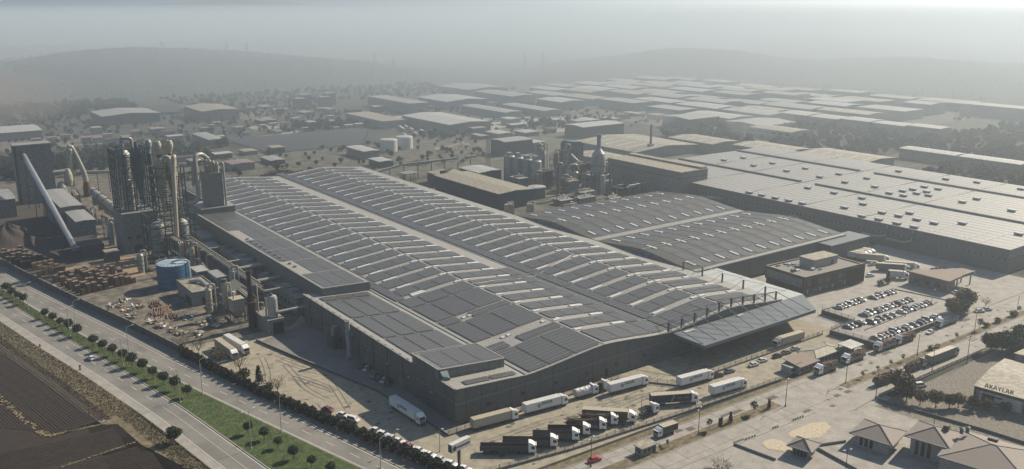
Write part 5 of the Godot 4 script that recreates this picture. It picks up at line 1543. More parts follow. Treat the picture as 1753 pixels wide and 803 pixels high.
func build_far() -> void:
	shed("warehouse", "pale broad warehouse behind the pale-roofed one with the dark side", 456, 517, -806, -733, 12, "wall_pale", "roof_white", "warehouse", "", 4, 0, 0)
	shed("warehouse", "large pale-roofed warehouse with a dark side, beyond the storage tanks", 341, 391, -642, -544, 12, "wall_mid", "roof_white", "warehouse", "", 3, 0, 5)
	shed("warehouse", "hazy warehouse at the foot of the left hill's right end", 565, 634, -934, -850, 12, "wall_pale", "roof_pale")
	shed("warehouse", "tall hazy warehouse with pillared front in the middle distance", 543, 579, -801, -714, 14, "wall_pale", "roof_pale", "warehouse", "", 8)
	shed("warehouse", "low long pale shed in front of the pillared warehouse, left one", 462, 485, -710, -616, 8, "wall_mid", "roof_pale")
	shed("warehouse", "low long pale shed in front of the pillared warehouse, right one", 509, 533, -691, -603, 8, "wall_mid", "roof_pale")
	shed("warehouse", "wide hazy warehouse right of the pillared warehouse", 563, 600, -689, -639, 12, "wall_pale", "roof_white")
	shed("warehouse", "greenish flat warehouse with a row of doors below the left hill", 398, 425, -835, -725, 12, "wall_pale", "roof_pale", "warehouse", "", 1, 9, 0, true)
	for i in 3: shed("multi_bay_shed", "pale multi-bay shed left of the dark-sided warehouse, bay %s from the left" % nth(i), 309 + i * 9.6, 318.4 + i * 9.6, -716, -626, 8, "wall_pale", "roof_cream", "shed", "bays of the pale multi-bay shed")
	for i in 4:
		var x := 306.0 + i * 17.0; var z := -848.0 - (i % 2) * 22.0
		var o := shed("apartment_block", "hazy pale apartment block below the left hill, %s from the left" % nth(i), x, x + 13.0, z - 13.0, z, 13.0 + 2.0 * (i % 2), "wall_pale", "roof_pale", "building", "apartment blocks below the left hill", 0, 0, 0, true)
		for f in 4:
			for q in 4:
				slab("window", "glass", o, Vector3(-5.6 + q * 3.0, 1.6 + f * 3.0, 6.5), Vector3(-3.8 + q * 3.0, 3.0 + f * 3.0, 6.6))
				slab("window", "glass", o, Vector3(-6.6, 1.6 + f * 3.0, -5.6 + q * 3.0), Vector3(-6.5, 3.0 + f * 3.0, -3.8 + q * 3.0))
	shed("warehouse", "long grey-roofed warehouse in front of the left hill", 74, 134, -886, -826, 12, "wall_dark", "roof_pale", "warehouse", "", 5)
	shed("warehouse", "pinkish-walled warehouse in front of the left hill", 172, 214, -865, -795, 13, "wall_pink", "roof_cream", "warehouse", "", 3)
	shed("warehouse", "white-roofed shed at the far left edge", -62, 4, -815, -762, 10, "wall_mid", "roof_white")
	shed("shed", "low grey-roofed shed among the garden plots", 122, 136, -671, -616, 6, "wall_mid", "roof_pale", "shed")
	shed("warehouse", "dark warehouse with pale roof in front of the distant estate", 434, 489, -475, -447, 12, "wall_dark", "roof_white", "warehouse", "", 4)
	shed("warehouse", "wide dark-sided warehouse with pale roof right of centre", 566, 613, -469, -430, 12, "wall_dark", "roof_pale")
	shed("factory_wing", "cream low-roofed factory wing with a thin smoking chimney", 386, 462, -402, -322, 10, "wall_mid", "roof_cream", "factory", "", 0, 0, 6)
	shed("factory_wing", "cream low-roofed factory wing right of the thin chimney", 465, 500, -361, -308, 10, "wall_mid", "roof_cream", "factory", "", 0, 0, 4)
	shed("warehouse", "cream-roofed ribbed warehouse wrapped in smoke", 582, 611, -363, -313, 10, "wall_pale", "roof_cream", "warehouse", "", 5, 6)
	for i in 5:
		shed("zigzag_hall", "long hall with a stepped pale roofline on the right, %s bay from the left" % nth(i), 693 + i * 3.0, 726, -412 + i * 36.0, -377 + i * 36.0, 12.0 - 0.8 * (i % 2), "wall_pale", "roof_white", "factory", "bays of the stepped hall")
	shed("workshop", "yellowish-roofed workshop behind the vast hall, left one", 469, 504, -289, -234, 12, "wall_mid", "roof_cream", "factory", "", 0, 0, 4)
	shed("workshop", "yellowish-roofed workshop behind the vast hall, right one", 482, 520, -229, -168, 12, "wall_mid", "roof_cream", "factory", "", 0, 0, 5)
	for i in 3:
		var z0 := -201.0 + i * 52.0
		shed("long_shed", "pale narrow shed behind the vast hall on the right, %s from the left" % nth(i), 582, 600, z0, z0 + 49.0, 9, "wall_mid", "roof_white", "shed", "narrow sheds behind the vast hall", 0, 0, 3)
	shed("warehouse", "hazy hall on the far right skyline, left one", 886, 920, -381, -346, 14, "wall_pale", "roof_pale")
	shed("warehouse", "hazy hall on the far right skyline, right one", 928, 956, -332, -252, 14, "wall_pale", "roof_pale")
	shed("warehouse", "low pale hall beside the stepped hall", 612, 668, -422, -372, 8, "wall_pale", "roof_pale")
	# rows of the distant estate
	var row := 0
	for i in 8:
		var x := 628.0 + i * 47.0
		var k := 0
		for j in 7:
			var z := -352.0 - j * 76.0 + 18.0 * sin(i * 2.1)
			if blocked(x, z - 30.0) or blocked(x + 30.0, z - 5.0): continue
			if rng.randf() < 0.08: continue
			shed("estate_warehouse", "hazy pale-roofed warehouse in the distant estate, %s row back, %s from the right" % [nth(i), nth(k)], x, x + rng.randf_range(30, 41), z - rng.randf_range(52, 70), z, rng.randf_range(7.5, 12.0), ["wall_pale", "wall_mid", "wall_white", "wall_teal"][rng.randi() % 4], ["roof_white", "roof_pale", "roof_cream", "roof_white", "roof_sheet"][rng.randi() % 5], "warehouse", "warehouses of the distant estate", rng.randi() % 4, 0, rng.randi() % 6, rng.randf() < 0.25)
			k += 1
	# far sheds on the left hill's flank
	for i in 4: shed("farm_shed", "long white-roofed farm shed high on the far left, %s from the left" % nth(i), -150 + i * 34.0, -132 + i * 34.0, -1690 - i * 24.0, -1600 - i * 24.0, 6, "wall_pale", "roof_white", "shed", "farm sheds on the far left")
	# garden huts and small houses beyond the factory
	for i in 26:
		var x := rng.randf_range(140, 300); var z := rng.randf_range(-780, -640)
		if blocked(x, z) or blocked(x + 8, z): continue
		shed("garden_hut", "small pale hut among the garden plots, %s counted from the left road side" % nth(i), x, x + rng.randf_range(5, 10), z - rng.randf_range(4, 7), z, rng.randf_range(2.8, 4.2), "wall_white", ["roof_white", "roof_pale", "roof_red"][rng.randi() % 3], "hut", "huts among the garden plots")
	for i in 9:
		var x := -20.0 + i * 12.0 + rng.randf_range(-3, 3); var z := -690.0 - rng.randf_range(0, 60)
		if blocked(x, z): continue
		shed("small_house", "small house with rusty roof at the far left, %s from the left" % nth(i), x, x + 8, z - 7, z, 5, "wall_white", "roof_red", "house", "small houses at the far left")
	# low sheds and yards crowding the middle distance
	var sn := 0
	for q in [[-40, 130, -880, -660, 16, "far left"], [150, 330, -890, -650, 34, "left middle"], [335, 560, -780, -480, 40, "centre"], [500, 640, -560, -480, 8, "right middle"], [60, 180, -560, -450, 10, "plant's rear"]]:
		var k := 0
		for i in q[4]:
			var x := rng.randf_range(q[0], q[1]); var z := rng.randf_range(q[2], q[3]); var w := rng.randf_range(7, 20); var d := rng.randf_range(7, 24)
			if blocked(x, z) or blocked(x + w, z) or blocked(x, z - d) or blocked(x + w, z - d) or blocked(x + w * 0.5, z - d * 0.5): continue
			var rf: String = ["roof_white", "roof_pale", "roof_cream", "roof_red", "roof_dark"][rng.randi() % 5]
			shed("low_shed", "low hazy %s-roofed shed in the %s background, %s counted from the front" % [{"roof_white": "white", "roof_pale": "grey", "roof_cream": "cream", "roof_red": "rusty", "roof_dark": "dark"}[rf], q[5], nth(k)], x, x + w, z - d, z, rng.randf_range(3.0, 7.5), ["wall_pale", "wall_mid", "wall_dark", "wall_white"][rng.randi() % 4], rf, "shed", "low sheds of the middle distance")
			k += 1
	for i in 14:
		var x := rng.randf_range(150, 560); var z := rng.randf_range(-860, -480)
		sheet("bare_plot", ["dirt", "concrete_road", "verge", "yard"][i % 4], [Vector2(x, z), Vector2(x + rng.randf_range(20, 60), z + rng.randf_range(-8, 8)), Vector2(x + rng.randf_range(20, 60), z + rng.randf_range(15, 40)), Vector2(x + rng.randf_range(-10, 5), z + rng.randf_range(15, 40))], 0.04 + 0.004 * i)
	# open pale plots and roads behind the factory
	sheet("bare_plot", "dirt", rect(-40, -770, 60, -690), 0.02)
	sheet("estate_road", "concrete_road", [Vector2(150, -640), Vector2(300, -690), Vector2(560, -590), Vector2(562, -580), Vector2(300, -678), Vector2(150, -630)], 0.03)
	sheet("estate_plot", "concrete_road", rect(400, -600, 530, -490), 0.02)
	sheet("estate_ground", "mixed", rect(560, -950, 1020, -300), 0.0)
	# solar field behind the factory
	var sf := thing("solar_field", "dark field of parallel solar rows behind the factory", "solar field", Vector3(215, 0, -590))
	for i in 16:
		var z := -45.0 + i * 6.2
		var t := 0.35 * i
		var g := Geo.new(); g.hexa([Vector3(-70 + t, 0.7, z + 2.0), Vector3(62 - t, 0.7, z + 2.0), Vector3(62 - t, 2.0, z - 1.6), Vector3(-70 + t, 2.0, z - 1.6), Vector3(-70 + t, 0.85, z + 2.0), Vector3(62 - t, 0.85, z + 2.0), Vector3(62 - t, 2.15, z - 1.6), Vector3(-70 + t, 2.15, z - 1.6)])
		part(g, "panel_row", "cell", sf)
	blocks.append([140, 285, -640, -540])
	# coaches parked by the dark-sided warehouse
	for i in 7:
		var p: Array = [[322, -612], [329, -612], [323, -590], [326, -574], [297, -558], [334, -566], [318, -600]][i]
		var o := thing("coach", "white coach parked beside the dark-sided warehouse, %s of the group" % nth(i), "bus", Vector3(p[0], 0, p[1]), 1.3, "coaches beside the dark-sided warehouse")
		var g := Geo.new(); g.bevel(Vector3(-5.5, 0.4, -1.25), Vector3(5.5, 3.4, 1.25), 0.25); part(g, "body", "white", o)
		slab("windows", "glass", o, Vector3(-5.2, 1.7, -1.27), Vector3(5.3, 2.6, 1.27)); wheels(o, [[3.6, 1.1], [-3.2, 1.1]], 0.48, 0.3)
	# pylons on the hills
	var pi := 0
	for p in [[405.0, -1385.0, 26.0], [432.0, -1360.0, 28.0], [312.0, -1452.0, 16.0], [610.0, -1220.0, 34.0], [634.0, -1195.0, 30.0], [845.0, -1090.0, 40.0], [870.0, -1070.0, 38.0]]:
		var y := hill_y(p[0], p[1]) - 0.2
		var o := thing("pylon", "thin hazy lattice pylon on the skyline, %s from the left" % nth(pi), "pylon", Vector3(p[0], y, p[1]), 0.6, "pylons on the skyline")
		lattice(o, p[2], 2.6, 0.5, 8, "steel", 0.28)
		var g := Geo.new(); g.bar(Vector3(-5, p[2] * 0.72, 0), Vector3(5, p[2] * 0.72, 0), 0.4); g.bar(Vector3(-4, p[2] * 0.88, 0), Vector3(4, p[2] * 0.88, 0), 0.4); part(g, "cross_arm", "steel", o)
		pi += 1

func lattice(o: Node3D, h: float, w0: float, w1: float, n: int, m: String, t: float) -> void:
	var g := Geo.new(); var b := Geo.new()
	for s in [[-1, -1], [1, -1], [1, 1], [-1, 1]]:
		g.bar(Vector3(s[0] * w0, 0, s[1] * w0), Vector3(s[0] * w1, h, s[1] * w1), t)
	for i in n:
		var ya := h * i / n; var yb := h * (i + 1) / n
		var wa := lerpf(w0, w1, float(i) / n); var wb := lerpf(w0, w1, float(i + 1) / n)
		var k := [[-1, -1], [1, -1], [1, 1], [-1, 1]]
		for q in 4:
			var r: Array = k[q]; var s: Array = k[(q + 1) % 4]
			b.bar(Vector3(r[0] * wa, ya, r[1] * wa), Vector3(s[0] * wb, yb, s[1] * wb), t * 0.6)
			b.bar(Vector3(r[0] * wb, yb, r[1] * wb), Vector3(s[0] * wb, yb, s[1] * wb), t * 0.6)
	part(g, "legs", m, o); part(b, "bracing", m, o)

# ---------------------------------------------------------------- the board plant on the left
func frame(o: Node3D, n: String, lo: Vector3, hi: Vector3, floors: int, nx: int, nz: int, m: String, t := 0.35) -> Node3D:
	# open steel frame: columns, floor beams and diagonal braces
	var c := Geo.new(); var b := Geo.new(); var d := Geo.new()
	for i in nx + 1:
		for k in nz + 1:
			if i > 0 and i < nx and k > 0 and k < nz: continue
			var x := lerpf(lo.x, hi.x, float(i) / nx); var z := lerpf(lo.z, hi.z, float(k) / nz)
			c.bar(Vector3(x, lo.y, z), Vector3(x, hi.y, z), t)
	for f in floors + 1:
		var y := lerpf(lo.y, hi.y, float(f) / floors)
		for k in [lo.z, hi.z]: b.bar(Vector3(lo.x, y, k), Vector3(hi.x, y, k), t * 0.8)
		for k in [lo.x, hi.x]: b.bar(Vector3(k, y, lo.z), Vector3(k, y, hi.z), t * 0.8)
		if f > 0:
			for k in [lo.z, hi.z]: b.bar(Vector3(lo.x, y + 1.1, k), Vector3(hi.x, y + 1.1, k), t * 0.35)
			for k in [lo.x, hi.x]: b.bar(Vector3(k, y + 1.1, lo.z), Vector3(k, y + 1.1, hi.z), t * 0.35)
			d.box(Vector3(lo.x, y - 0.06, hi.z - 1.6), Vector3(hi.x, y, hi.z)); d.box(Vector3(lo.x, y - 0.06, lo.z), Vector3(lo.x + 1.4, y, hi.z - 1.6))
	for f in floors:
		var ya := lerpf(lo.y, hi.y, float(f) / floors); var yb := lerpf(lo.y, hi.y, float(f + 1) / floors)
		for i in nx:
			var xa := lerpf(lo.x, hi.x, float(i) / nx); var xb := lerpf(lo.x, hi.x, float(i + 1) / nx)
			if (i + f) % 2 == 0:
				b.bar(Vector3(xa, ya, hi.z), Vector3(xb, yb, hi.z), t * 0.5)
			else: b.bar(Vector3(xb, ya, hi.z), Vector3(xa, yb, hi.z), t * 0.5)
		for k in nz:
			var za := lerpf(lo.z, hi.z, float(k) / nz); var zb := lerpf(lo.z, hi.z, float(k + 1) / nz)
			b.bar(Vector3(lo.x, ya, za), Vector3(lo.x, yb, zb), t * 0.5)
	var fo := part(c, n, m, o)
	part(b, "beams", m, fo); part(d, "walkways", "dark_steel", fo)
	return fo

func lathe_part(o: Node3D, n: String, m: String, at: Vector3, prof: Array, k := 22) -> MeshInstance3D:
	var g := Geo.new(); g.lathe(at, prof, k); return part(g, n, m, o)

func pipe_part(o: Node3D, n: String, m: String, path: Array, r: float, k := 10) -> MeshInstance3D:
	var g := Geo.new(); g.tube(path, r, k); return part(g, n, m, o)

func bend(pts: Array, r := 2.5, k := 5) -> Array:
	# rounds the corners of a pipe run
	var out := [pts[0]]
	for i in range(1, pts.size() - 1):
		var a: Vector3 = pts[i - 1]; var b: Vector3 = pts[i]; var c: Vector3 = pts[i + 1]
		var q := minf(r, minf(a.distance_to(b), b.distance_to(c)) * 0.45)
		var p0 := b + (a - b).normalized() * q; var p1 := b + (c - b).normalized() * q
		for j in k + 1:
			var t := float(j) / k
			out.append(p0.lerp(b, t).lerp(b.lerp(p1, t), t))
	out.append(pts[-1])
	return out

func build_plant() -> void:
	# grey base building with the tall blue-grey cyclone tower
	var a := thing("cyclone_tower", "tall blue-grey steel cyclone tower standing on a grey block", "tower", Vector3(-24, 0, -282))
	var g := Geo.new(); g.box(Vector3(-10.5, 0, -9), Vector3(7, 21.8, 11)); part(g, "base_block", "wall_mid", a)
	for i in 3: slab("window", "glass", a, Vector3(-9 + i * 4.5, 8, 11), Vector3(-7 + i * 4.5, 9.5, 11.1))
	slab("doorway", "dark", a, Vector3(-6, 0, 11), Vector3(-2, 4.5, 11.15))
	for i in 4: slab("ledge", "concrete", a, Vector3(-10.7, 5.0 + i * 4.6, -9), Vector3(-10.5, 5.3 + i * 4.6, 11.0))
	frame(a, "steel_frame", Vector3(-10, 21.8, -8), Vector3(6.5, 55.0, 6), 8, 4, 3, "frame_green", 0.55)
	lathe_part(a, "cyclone", "tank_grey", Vector3(-4.5, 0, 0), [[0.8, 24], [1.0, 28], [3.6, 40], [3.6, 52], [2.0, 54.5], [1.4, 54.5], [1.4, 58]])
	lathe_part(a, "cyclone", "wall_teal", Vector3(2.8, 0, -1), [[0.8, 26], [1.0, 30], [3.0, 40], [3.0, 50], [1.8, 53], [1.0, 53], [1.0, 57.5]])
	lathe_part(a, "lower_vessel", "tank_grey", Vector3(-4.5, 0, 2.5), [[2.9, 22], [2.9, 38], [0.2, 39]])
	pipe_part(a, "outlet_pipe", "pipe", bend([Vector3(-4.5, 58, 0), Vector3(-4.5, 60.5, 0), Vector3(0.5, 60.0, 0), Vector3(0.5, 55, 0)], 1.6), 0.9)
	lathe_part(a, "outlet_bulb", "tank_grey", Vector3(9.0, 0, 0), [[0.9, 50], [0.9, 53], [1.7, 55], [1.7, 57.2], [1.0, 58.6], [0.1, 58.6]])
	pipe_part(a, "riser", "wall_blue", [Vector3(9.0, 22, 0), Vector3(9.0, 51, 0)], 1.2)
	for i in 3: pipe_part(a, "thin_riser", "pipe", [Vector3(-9.4 + i * 1.4, 21, 6.4), Vector3(-9.4 + i * 1.4, 50 - i * 4, 6.4)], 0.22, 6)

	# silo frame with two storage silos and the cream cyclone tower above
	var b := thing("silo_tower", "cream cyclone tower with twin bulb stacks above two grey silos", "tower", Vector3(-15.5, 0, -255))
	frame(b, "lower_frame", Vector3(-11.5, 0, -7), Vector3(11, 23, 8), 4, 3, 2, "frame_green", 0.5)
	frame(b, "upper_frame", Vector3(-5.6, 23, -5), Vector3(8.4, 48, 7), 5, 2, 2, "frame_green", 0.5)
	for s in [[-6.2, 3.9], [6.4, 3.4]]:
		lathe_part(b, "silo", "silo", Vector3(s[0], 0, 0.6), [[s[1], 1.5], [s[1], 16.6], [s[1] * 0.85, 18.0], [s[1] * 0.4, 19.2], [0.1, 19.4]], 26)
		lathe_part(b, "silo_foot", "rust", Vector3(s[0], 0, 0.6), [[s[1] + 0.4, 0], [s[1] + 0.4, 1.5], [s[1], 1.5]], 22)
	lathe_part(b, "cyclone", "cream", Vector3(-2.0, 0, 1.5), [[0.7, 24], [1.0, 30], [2.9, 42], [2.9, 50.5], [2.5, 52.6], [0.9, 52.8], [0.9, 55.2], [1.2, 55.6]])
	lathe_part(b, "cyclone", "cream", Vector3(3.8, 0, 1.5), [[0.7, 24], [1.0, 30], [2.7, 42], [2.7, 51.5], [2.3, 53.4], [0.9, 53.6], [0.9, 55.4], [1.2, 55.8]])
	for s in [-2.0, 3.8]:
		lathe_part(b, "bulb_stack", "cream", Vector3(s, 0, 1.5), [[0.9, 55.2], [1.3, 56.2], [1.85, 58.0], [1.85, 59.4], [1.35, 61.0], [1.1, 61.4], [0.9, 61.2], [0.1, 61.0]])
		lathe_part(b, "stack_collar", "rust", Vector3(s, 0, 1.5), [[1.15, 52.9], [1.15, 54.4], [0.9, 54.6]])
	pipe_part(b, "elbow_duct", "cream", bend([Vector3(-1.0, 50.5, 4.4), Vector3(-0.6, 54.0, 7.0), Vector3(1.2, 53.5, 8.4), Vector3(1.9, 46.5, 8.8), Vector3(2.4, 44.0, 8.8)], 2.4), 1.05)
	pipe_part(b, "elbow_duct", "cream", bend([Vector3(4.6, 50.5, 4.2), Vector3(4.2, 54.0, 7.4), Vector3(3.4, 53.2, 8.6), Vector3(2.7, 46.5, 8.9), Vector3(2.4, 43.0, 8.8)], 2.0), 1.0)
	pipe_part(b, "down_duct", "cream", bend([Vector3(2.4, 45.5, 8.9), Vector3(1.8, 28.0, 9.0), Vector3(1.0, 10.5, 9.2), Vector3(2.4, 0.6, 11.5)], 3.0), 1.15, 12)
	for i in 4:
		slab("brace_ring", "frame_green", b, Vector3(-11.6, 5.0 + i * 4.2, 8.1), Vector3(-0.5, 5.3 + i * 4.2, 8.3))

	# grey box filter on the factory roof
	var c := thing("roof_filter", "tall grey filter box with pipes standing on the factory roof", "filter", Vector3(18, 0, -286))
	g = Geo.new(); g.box(Vector3(-9, 13, -14), Vector3(10, 17.0, 8)); part(g, "plinth", "wall_band", c)
	g = Geo.new(); g.box(Vector3(-9.3, 17.0, -14.3), Vector3(10.3, 17.35, 8.3)); part(g, "plinth_cap", "trim", c)
	g = Geo.new(); g.box(Vector3(-3.0, 17.3, -9), Vector3(5.0, 36.5, 5)); part(g, "filter_box", "wall_band", c)
	for i in 4: lathe_part(c, "bag_chamber", "cream", Vector3(-1.5 + i * 1.7, 0, -2.0 + i * 1.2), [[0.95, 36.4], [0.95, 43.6 - i * 0.8], [0.5, 44.6 - i * 0.8], [0.1, 44.7 - i * 0.8]], 14)
	frame(c, "top_frame", Vector3(-3, 36.5, -8), Vector3(5, 41, 5), 1, 2, 2, "frame_green", 0.2)
	pipe_part(c, "loop_pipe", "pipe", bend([Vector3(4.2, 41.0, 4), Vector3(6.0, 42.2, 4.8), Vector3(6.0, 30.0, 5.4), Vector3(6.0, 17.4, 5.4)], 1.8), 0.6)
	pipe_part(c, "loop_duct", "pipe", bend([Vector3(0, 44, -3), Vector3(-4, 47.5, 0), Vector3(-8.5, 47.0, 2), Vector3(-8.5, 24.0, 3), Vector3(-10.0, 21.0, 3), Vector3(-18, 20.5, 3)], 3.0), 1.2, 12)
	pipe_part(c, "loop_duct", "pipe", bend([Vector3(-2, 42, -3), Vector3(-5, 44.5, 0), Vector3(-10.0, 43.0, 2), Vector3(-10.6, 30.0, 2)], 2.5), 0.8, 10)

	# blue tank
	var t := thing("blue_tank", "round blue storage tank with pale top in the plant yard", "tank", Vector3(-30.3, 0.05, -199.8))
	lathe_part(t, "shell", "blue_tank", Vector3.ZERO, [[6.9, 0], [6.9, 11.4]], 36)
	lathe_part(t, "top", "blue_pale", Vector3.ZERO, [[6.9, 11.4], [6.6, 11.6], [0.6, 12.5], [0.05, 12.6]], 36)
	g = Geo.new()
	for k in 24:
		var p0 := Vector3(cos(TAU * k / 24) * 6.8, 11.4, sin(TAU * k / 24) * 6.8); var p1 := Vector3(cos(TAU * (k + 1) / 24) * 6.8, 12.5, sin(TAU * (k + 1) / 24) * 6.8)
		g.bar(p0, p0 + Vector3(0, 1.1, 0), 0.08); g.bar(p0 + Vector3(0, 1.1, 0), p1, 0.08)
	part(g, "top_railing", "blue_pale", t)
	pipe_part(t, "riser_pipe", "blue_pale", bend([Vector3(-0.5, 12.6, 2.5), Vector3(3.0, 13.6, 4.5), Vector3(6.4, 12.8, 4.6), Vector3(6.6, 0.2, 5.0)], 1.3), 0.42)
	pipe_part(t, "riser_pipe", "blue_pale", [Vector3(7.2, 12.4, 3.6), Vector3(7.4, 0.2, 3.9)], 0.3, 8)
	for k in 3: lathe_part(t, "shell_ring", "wall_blue", Vector3.ZERO, [[6.9, 2.8 + k * 2.9], [7.0, 2.85 + k * 2.9], [7.0, 3.0 + k * 2.9], [6.9, 3.05 + k * 2.9]], 36)

	# flat-roofed pump house
	var h := thing("pump_house", "grey pump house with cream flat roof beside the blue tank", "building", Vector3(-26, 0.05, -176))
	g = Geo.new(); g.box(Vector3(-5.8, 0, -11.8), Vector3(5.8, 6.0, 11.6)); part(g, "wall", "wall_pale", h)
	g = Geo.new(); g.box(Vector3(-5.5, 6.0, -11.5), Vector3(5.5, 6.08, 11.3)); part(g, "roof", "roof_cream", h)
	g = Geo.new(); g.bar(Vector3(-5.8, 6.2, 11.5), Vector3(5.8, 6.2, 11.5), 0.4, 0.6); g.bar(Vector3(-5.7, 6.2, -11.8), Vector3(-5.7, 6.2, 11.3), 0.4, 0.6); g.bar(Vector3(5.7, 6.2, -11.8), Vector3(5.7, 6.2, 11.3), 0.4, 0.6); g.bar(Vector3(-5.5, 6.2, -11.6), Vector3(5.5, 6.2, -11.6), 0.4, 0.6)
	part(g, "parapet", "concrete", h)
	slab("roller_door", "dark", h, Vector3(-1.8, 0, 11.6), Vector3(4.0, 3.4, 11.75)); slab("side_opening", "dark", h, Vector3(-5.95, 0, 1.0), Vector3(-5.8, 3.2, 9.0))
	pipe_part(h, "roof_duct", "galv", bend([Vector3(-2.0, 6.6, -5), Vector3(2.0, 7.3, -2), Vector3(2.6, 6.2, 5.5)], 2.0), 0.8)
	shed("pump_shed", "small shed with a pale lean roof between the blue tank and the pipe rack", -19.8, -13.6, -207.5, -197.0, 5.6, "wall_mid", "roof_white", "shed", "", 0, 0, 0, true)
	shed("plant_cabin", "narrow grey cabin beside the pipe rack behind the pump house", -16.5, -11.5, -191.0, -178.0, 7.0, "wall_pale", "roof_pale", "building", "", 0, 3, 0, true)
	shed("plant_cabin", "low switch cabin between the cyclone tower and the factory roof edge", -3.0, 4.5, -246.0, -232.0, 6.5, "wall_pale", "roof_pale", "building", "", 0, 4, 0, true)

	# pipe rack and cross pipes
	var r := thing("pipe_rack", "long rack of cream pipes running beside the factory's left side", "pipe rack", Vector3(-7, 0, -195))
	g = Geo.new()
	for i in 12:
		var z := -54.0 + i * 10.0
		g.bar(Vector3(-1.6, 0, z), Vector3(-1.6, 9.0, z), 0.35); g.bar(Vector3(1.6, 0, z), Vector3(1.6, 9.0, z), 0.35); g.bar(Vector3(-2.0, 7.6, z), Vector3(2.0, 7.6, z), 0.35); g.bar(Vector3(-2.0, 9.0, z), Vector3(2.0, 9.0, z), 0.3)
	part(g, "trestles", "steel", r)
	for i in 5:
		pipe_part(r, "pipe", ["pipe", "cream", "pipe", "galv", "cream"][i], [Vector3(-1.4 + i * 0.7, 8.1 if i % 2 else 9.4, -57), Vector3(-1.4 + i * 0.7, 8.1 if i % 2 else 9.4, 56 - i * 3)], [0.32, 0.42, 0.26, 0.35, 0.3][i], 8)
	for i in 4: pipe_part(r, "bend_pipe", "pipe", bend([Vector3(-1.5, 9.4, -48 + i * 11), Vector3(-3.8, 9.6, -48 + i * 11), Vector3(-3.8, 1.0, -48 + i * 11)], 0.9), 0.32, 8)
	var cp := [[-192.0, -7.0, 6.4, 0.55, 9.6, "slim cream duct crossing to the factory wall behind the thick one"], [-178.0, -7.0, 6.4, 0.95, 9.6, "thick cream duct ending at the pale lid roof"],
		[-155.2, -6.0, 5.0, 0.95, 9.2, "thick cream duct crossing just behind the rusty chimney"], [-140.0, -8.4, 6.5, 0.5, 9.2, "long slim cream duct reaching the factory roof edge"],
		[-112.2, -14.0, -0.1, 0.65, 8.6, "low grey duct from the block silo into the long wall"], [-222.0, -6.0, 6.4, 0.4, 9.4, "thinnest duct crossing to the factory wall, farthest back"]]
	for i in cp.size():
		var q: Array = cp[i]
		var o := thing("cross_duct", q[5], "duct", Vector3(q[1], 0, q[0]), 0.0, "ducts crossing to the factory wall")
		pipe_part(o, "tube", "pipe" if i != 4 else "tank_grey", [Vector3(0, q[4], 0), Vector3(q[2] - q[1], q[4], 0)], q[3], 12)
		for k in 2: pipe_part(o, "collar", "cream", [Vector3(0.8 + k * 6.0, q[4], 0), Vector3(1.2 + k * 6.0, q[4], 0)], q[3] + 0.15, 12)
		g = Geo.new(); g.bar(Vector3(0.4, 0, 0), Vector3(0.4, q[4] - q[3], 0), 0.4); part(g, "support", "steel", o)
	# low service wings against the wall
	var lw := [[-150.0, -127.0, 0.8, 7.4], [-176.0, -151.5, 2.0, 6.0], [-205.0, -180.0, 1.0, 8.0], [-231.0, -206.5, 2.2, 6.8], [-284.0, -248.0, -0.5, 8.4]]
	for i in lw.size():
		var q: Array = lw[i]
		var o := shed("service_wing", "low pale service wing against the factory's left wall, %s from the front" % nth(i), q[2], 6.4, q[0], q[1], q[3], "wall_pale", "roof_pale", "building", "service wings on the left wall", 0, 0, 0, true)
		var hz: float = (q[1] - q[0]) * 0.5; var hx: float = (6.4 - q[2]) * 0.5
		for k in int(hz * 2.0 / 4.2): slab("window", "glass", o, Vector3(-hx - 0.1, 2.6, -hz + 1.4 + k * 4.2), Vector3(-hx, 4.2, -hz + 2.8 + k * 4.2))
		for k in 2: slab("rooftop_unit", "tank_grey", o, Vector3(-hx + 0.8, q[3] + 0.1, -hz + 4 + k * 9.0), Vector3(hx - 1.0, q[3] + 1.8, -hz + 7 + k * 9.0))
	slab_thing("skylit_lid", "pale flat lid roof on the service wing beside the large cream duct", "roof", "roof_white", Vector3(3.0, 8.1, -186), Vector3(6.4, 9.0, -179))
	# stacks and filters near the rack's front end
	var s := thing("rusty_chimney", "dark rusty chimney with ringed top beside the pipe rack", "chimney", Vector3(-20, 0.05, -124))
	lathe_part(s, "stack", "rust_dark", Vector3.ZERO, [[1.5, 0], [1.5, 11.5], [1.7, 12.0], [1.0, 14.0], [0.95, 23.4], [1.2, 23.5], [1.2, 24.2], [0.9, 24.2], [0.8, 23.0]], 16)
	lathe_part(s, "platform", "dark_steel", Vector3.ZERO, [[1.5, 11.2], [2.5, 11.2], [2.5, 11.4], [1.5, 11.4]], 16)
	lathe_part(s, "guard_rail", "rust", Vector3.ZERO, [[2.45, 12.3], [2.5, 12.35], [2.5, 12.45], [2.45, 12.5]], 16)
	pipe_part(s, "side_loop", "cream", bend([Vector3(0.9, 18.0, 0.4), Vector3(2.6, 18.4, 0.8), Vector3(2.6, 9.0, 1.0), Vector3(2.6, 6.0, 1.0)], 1.2), 0.32, 8)
	g = Geo.new(); g.bar(Vector3(1.7, 0, 0), Vector3(1.7, 11.2, 0), 0.25); g.bar(Vector3(-1.7, 0, 0.6), Vector3(-1.7, 11.2, 0.6), 0.25); part(g, "ladder", "steel", s)
	s = thing("block_silo", "small grey silo standing on a pale concrete block", "silo", Vector3(-14.8, 0.05, -117.4))
	g = Geo.new(); g.box(Vector3(-3.5, 0, -7.2), Vector3(3.4, 6.4, 7.2)); part(g, "block", "concrete", s)
	slab("block_opening", "dark", s, Vector3(-1.6, 0.2, 7.2), Vector3(2.8, 5.0, 7.3))
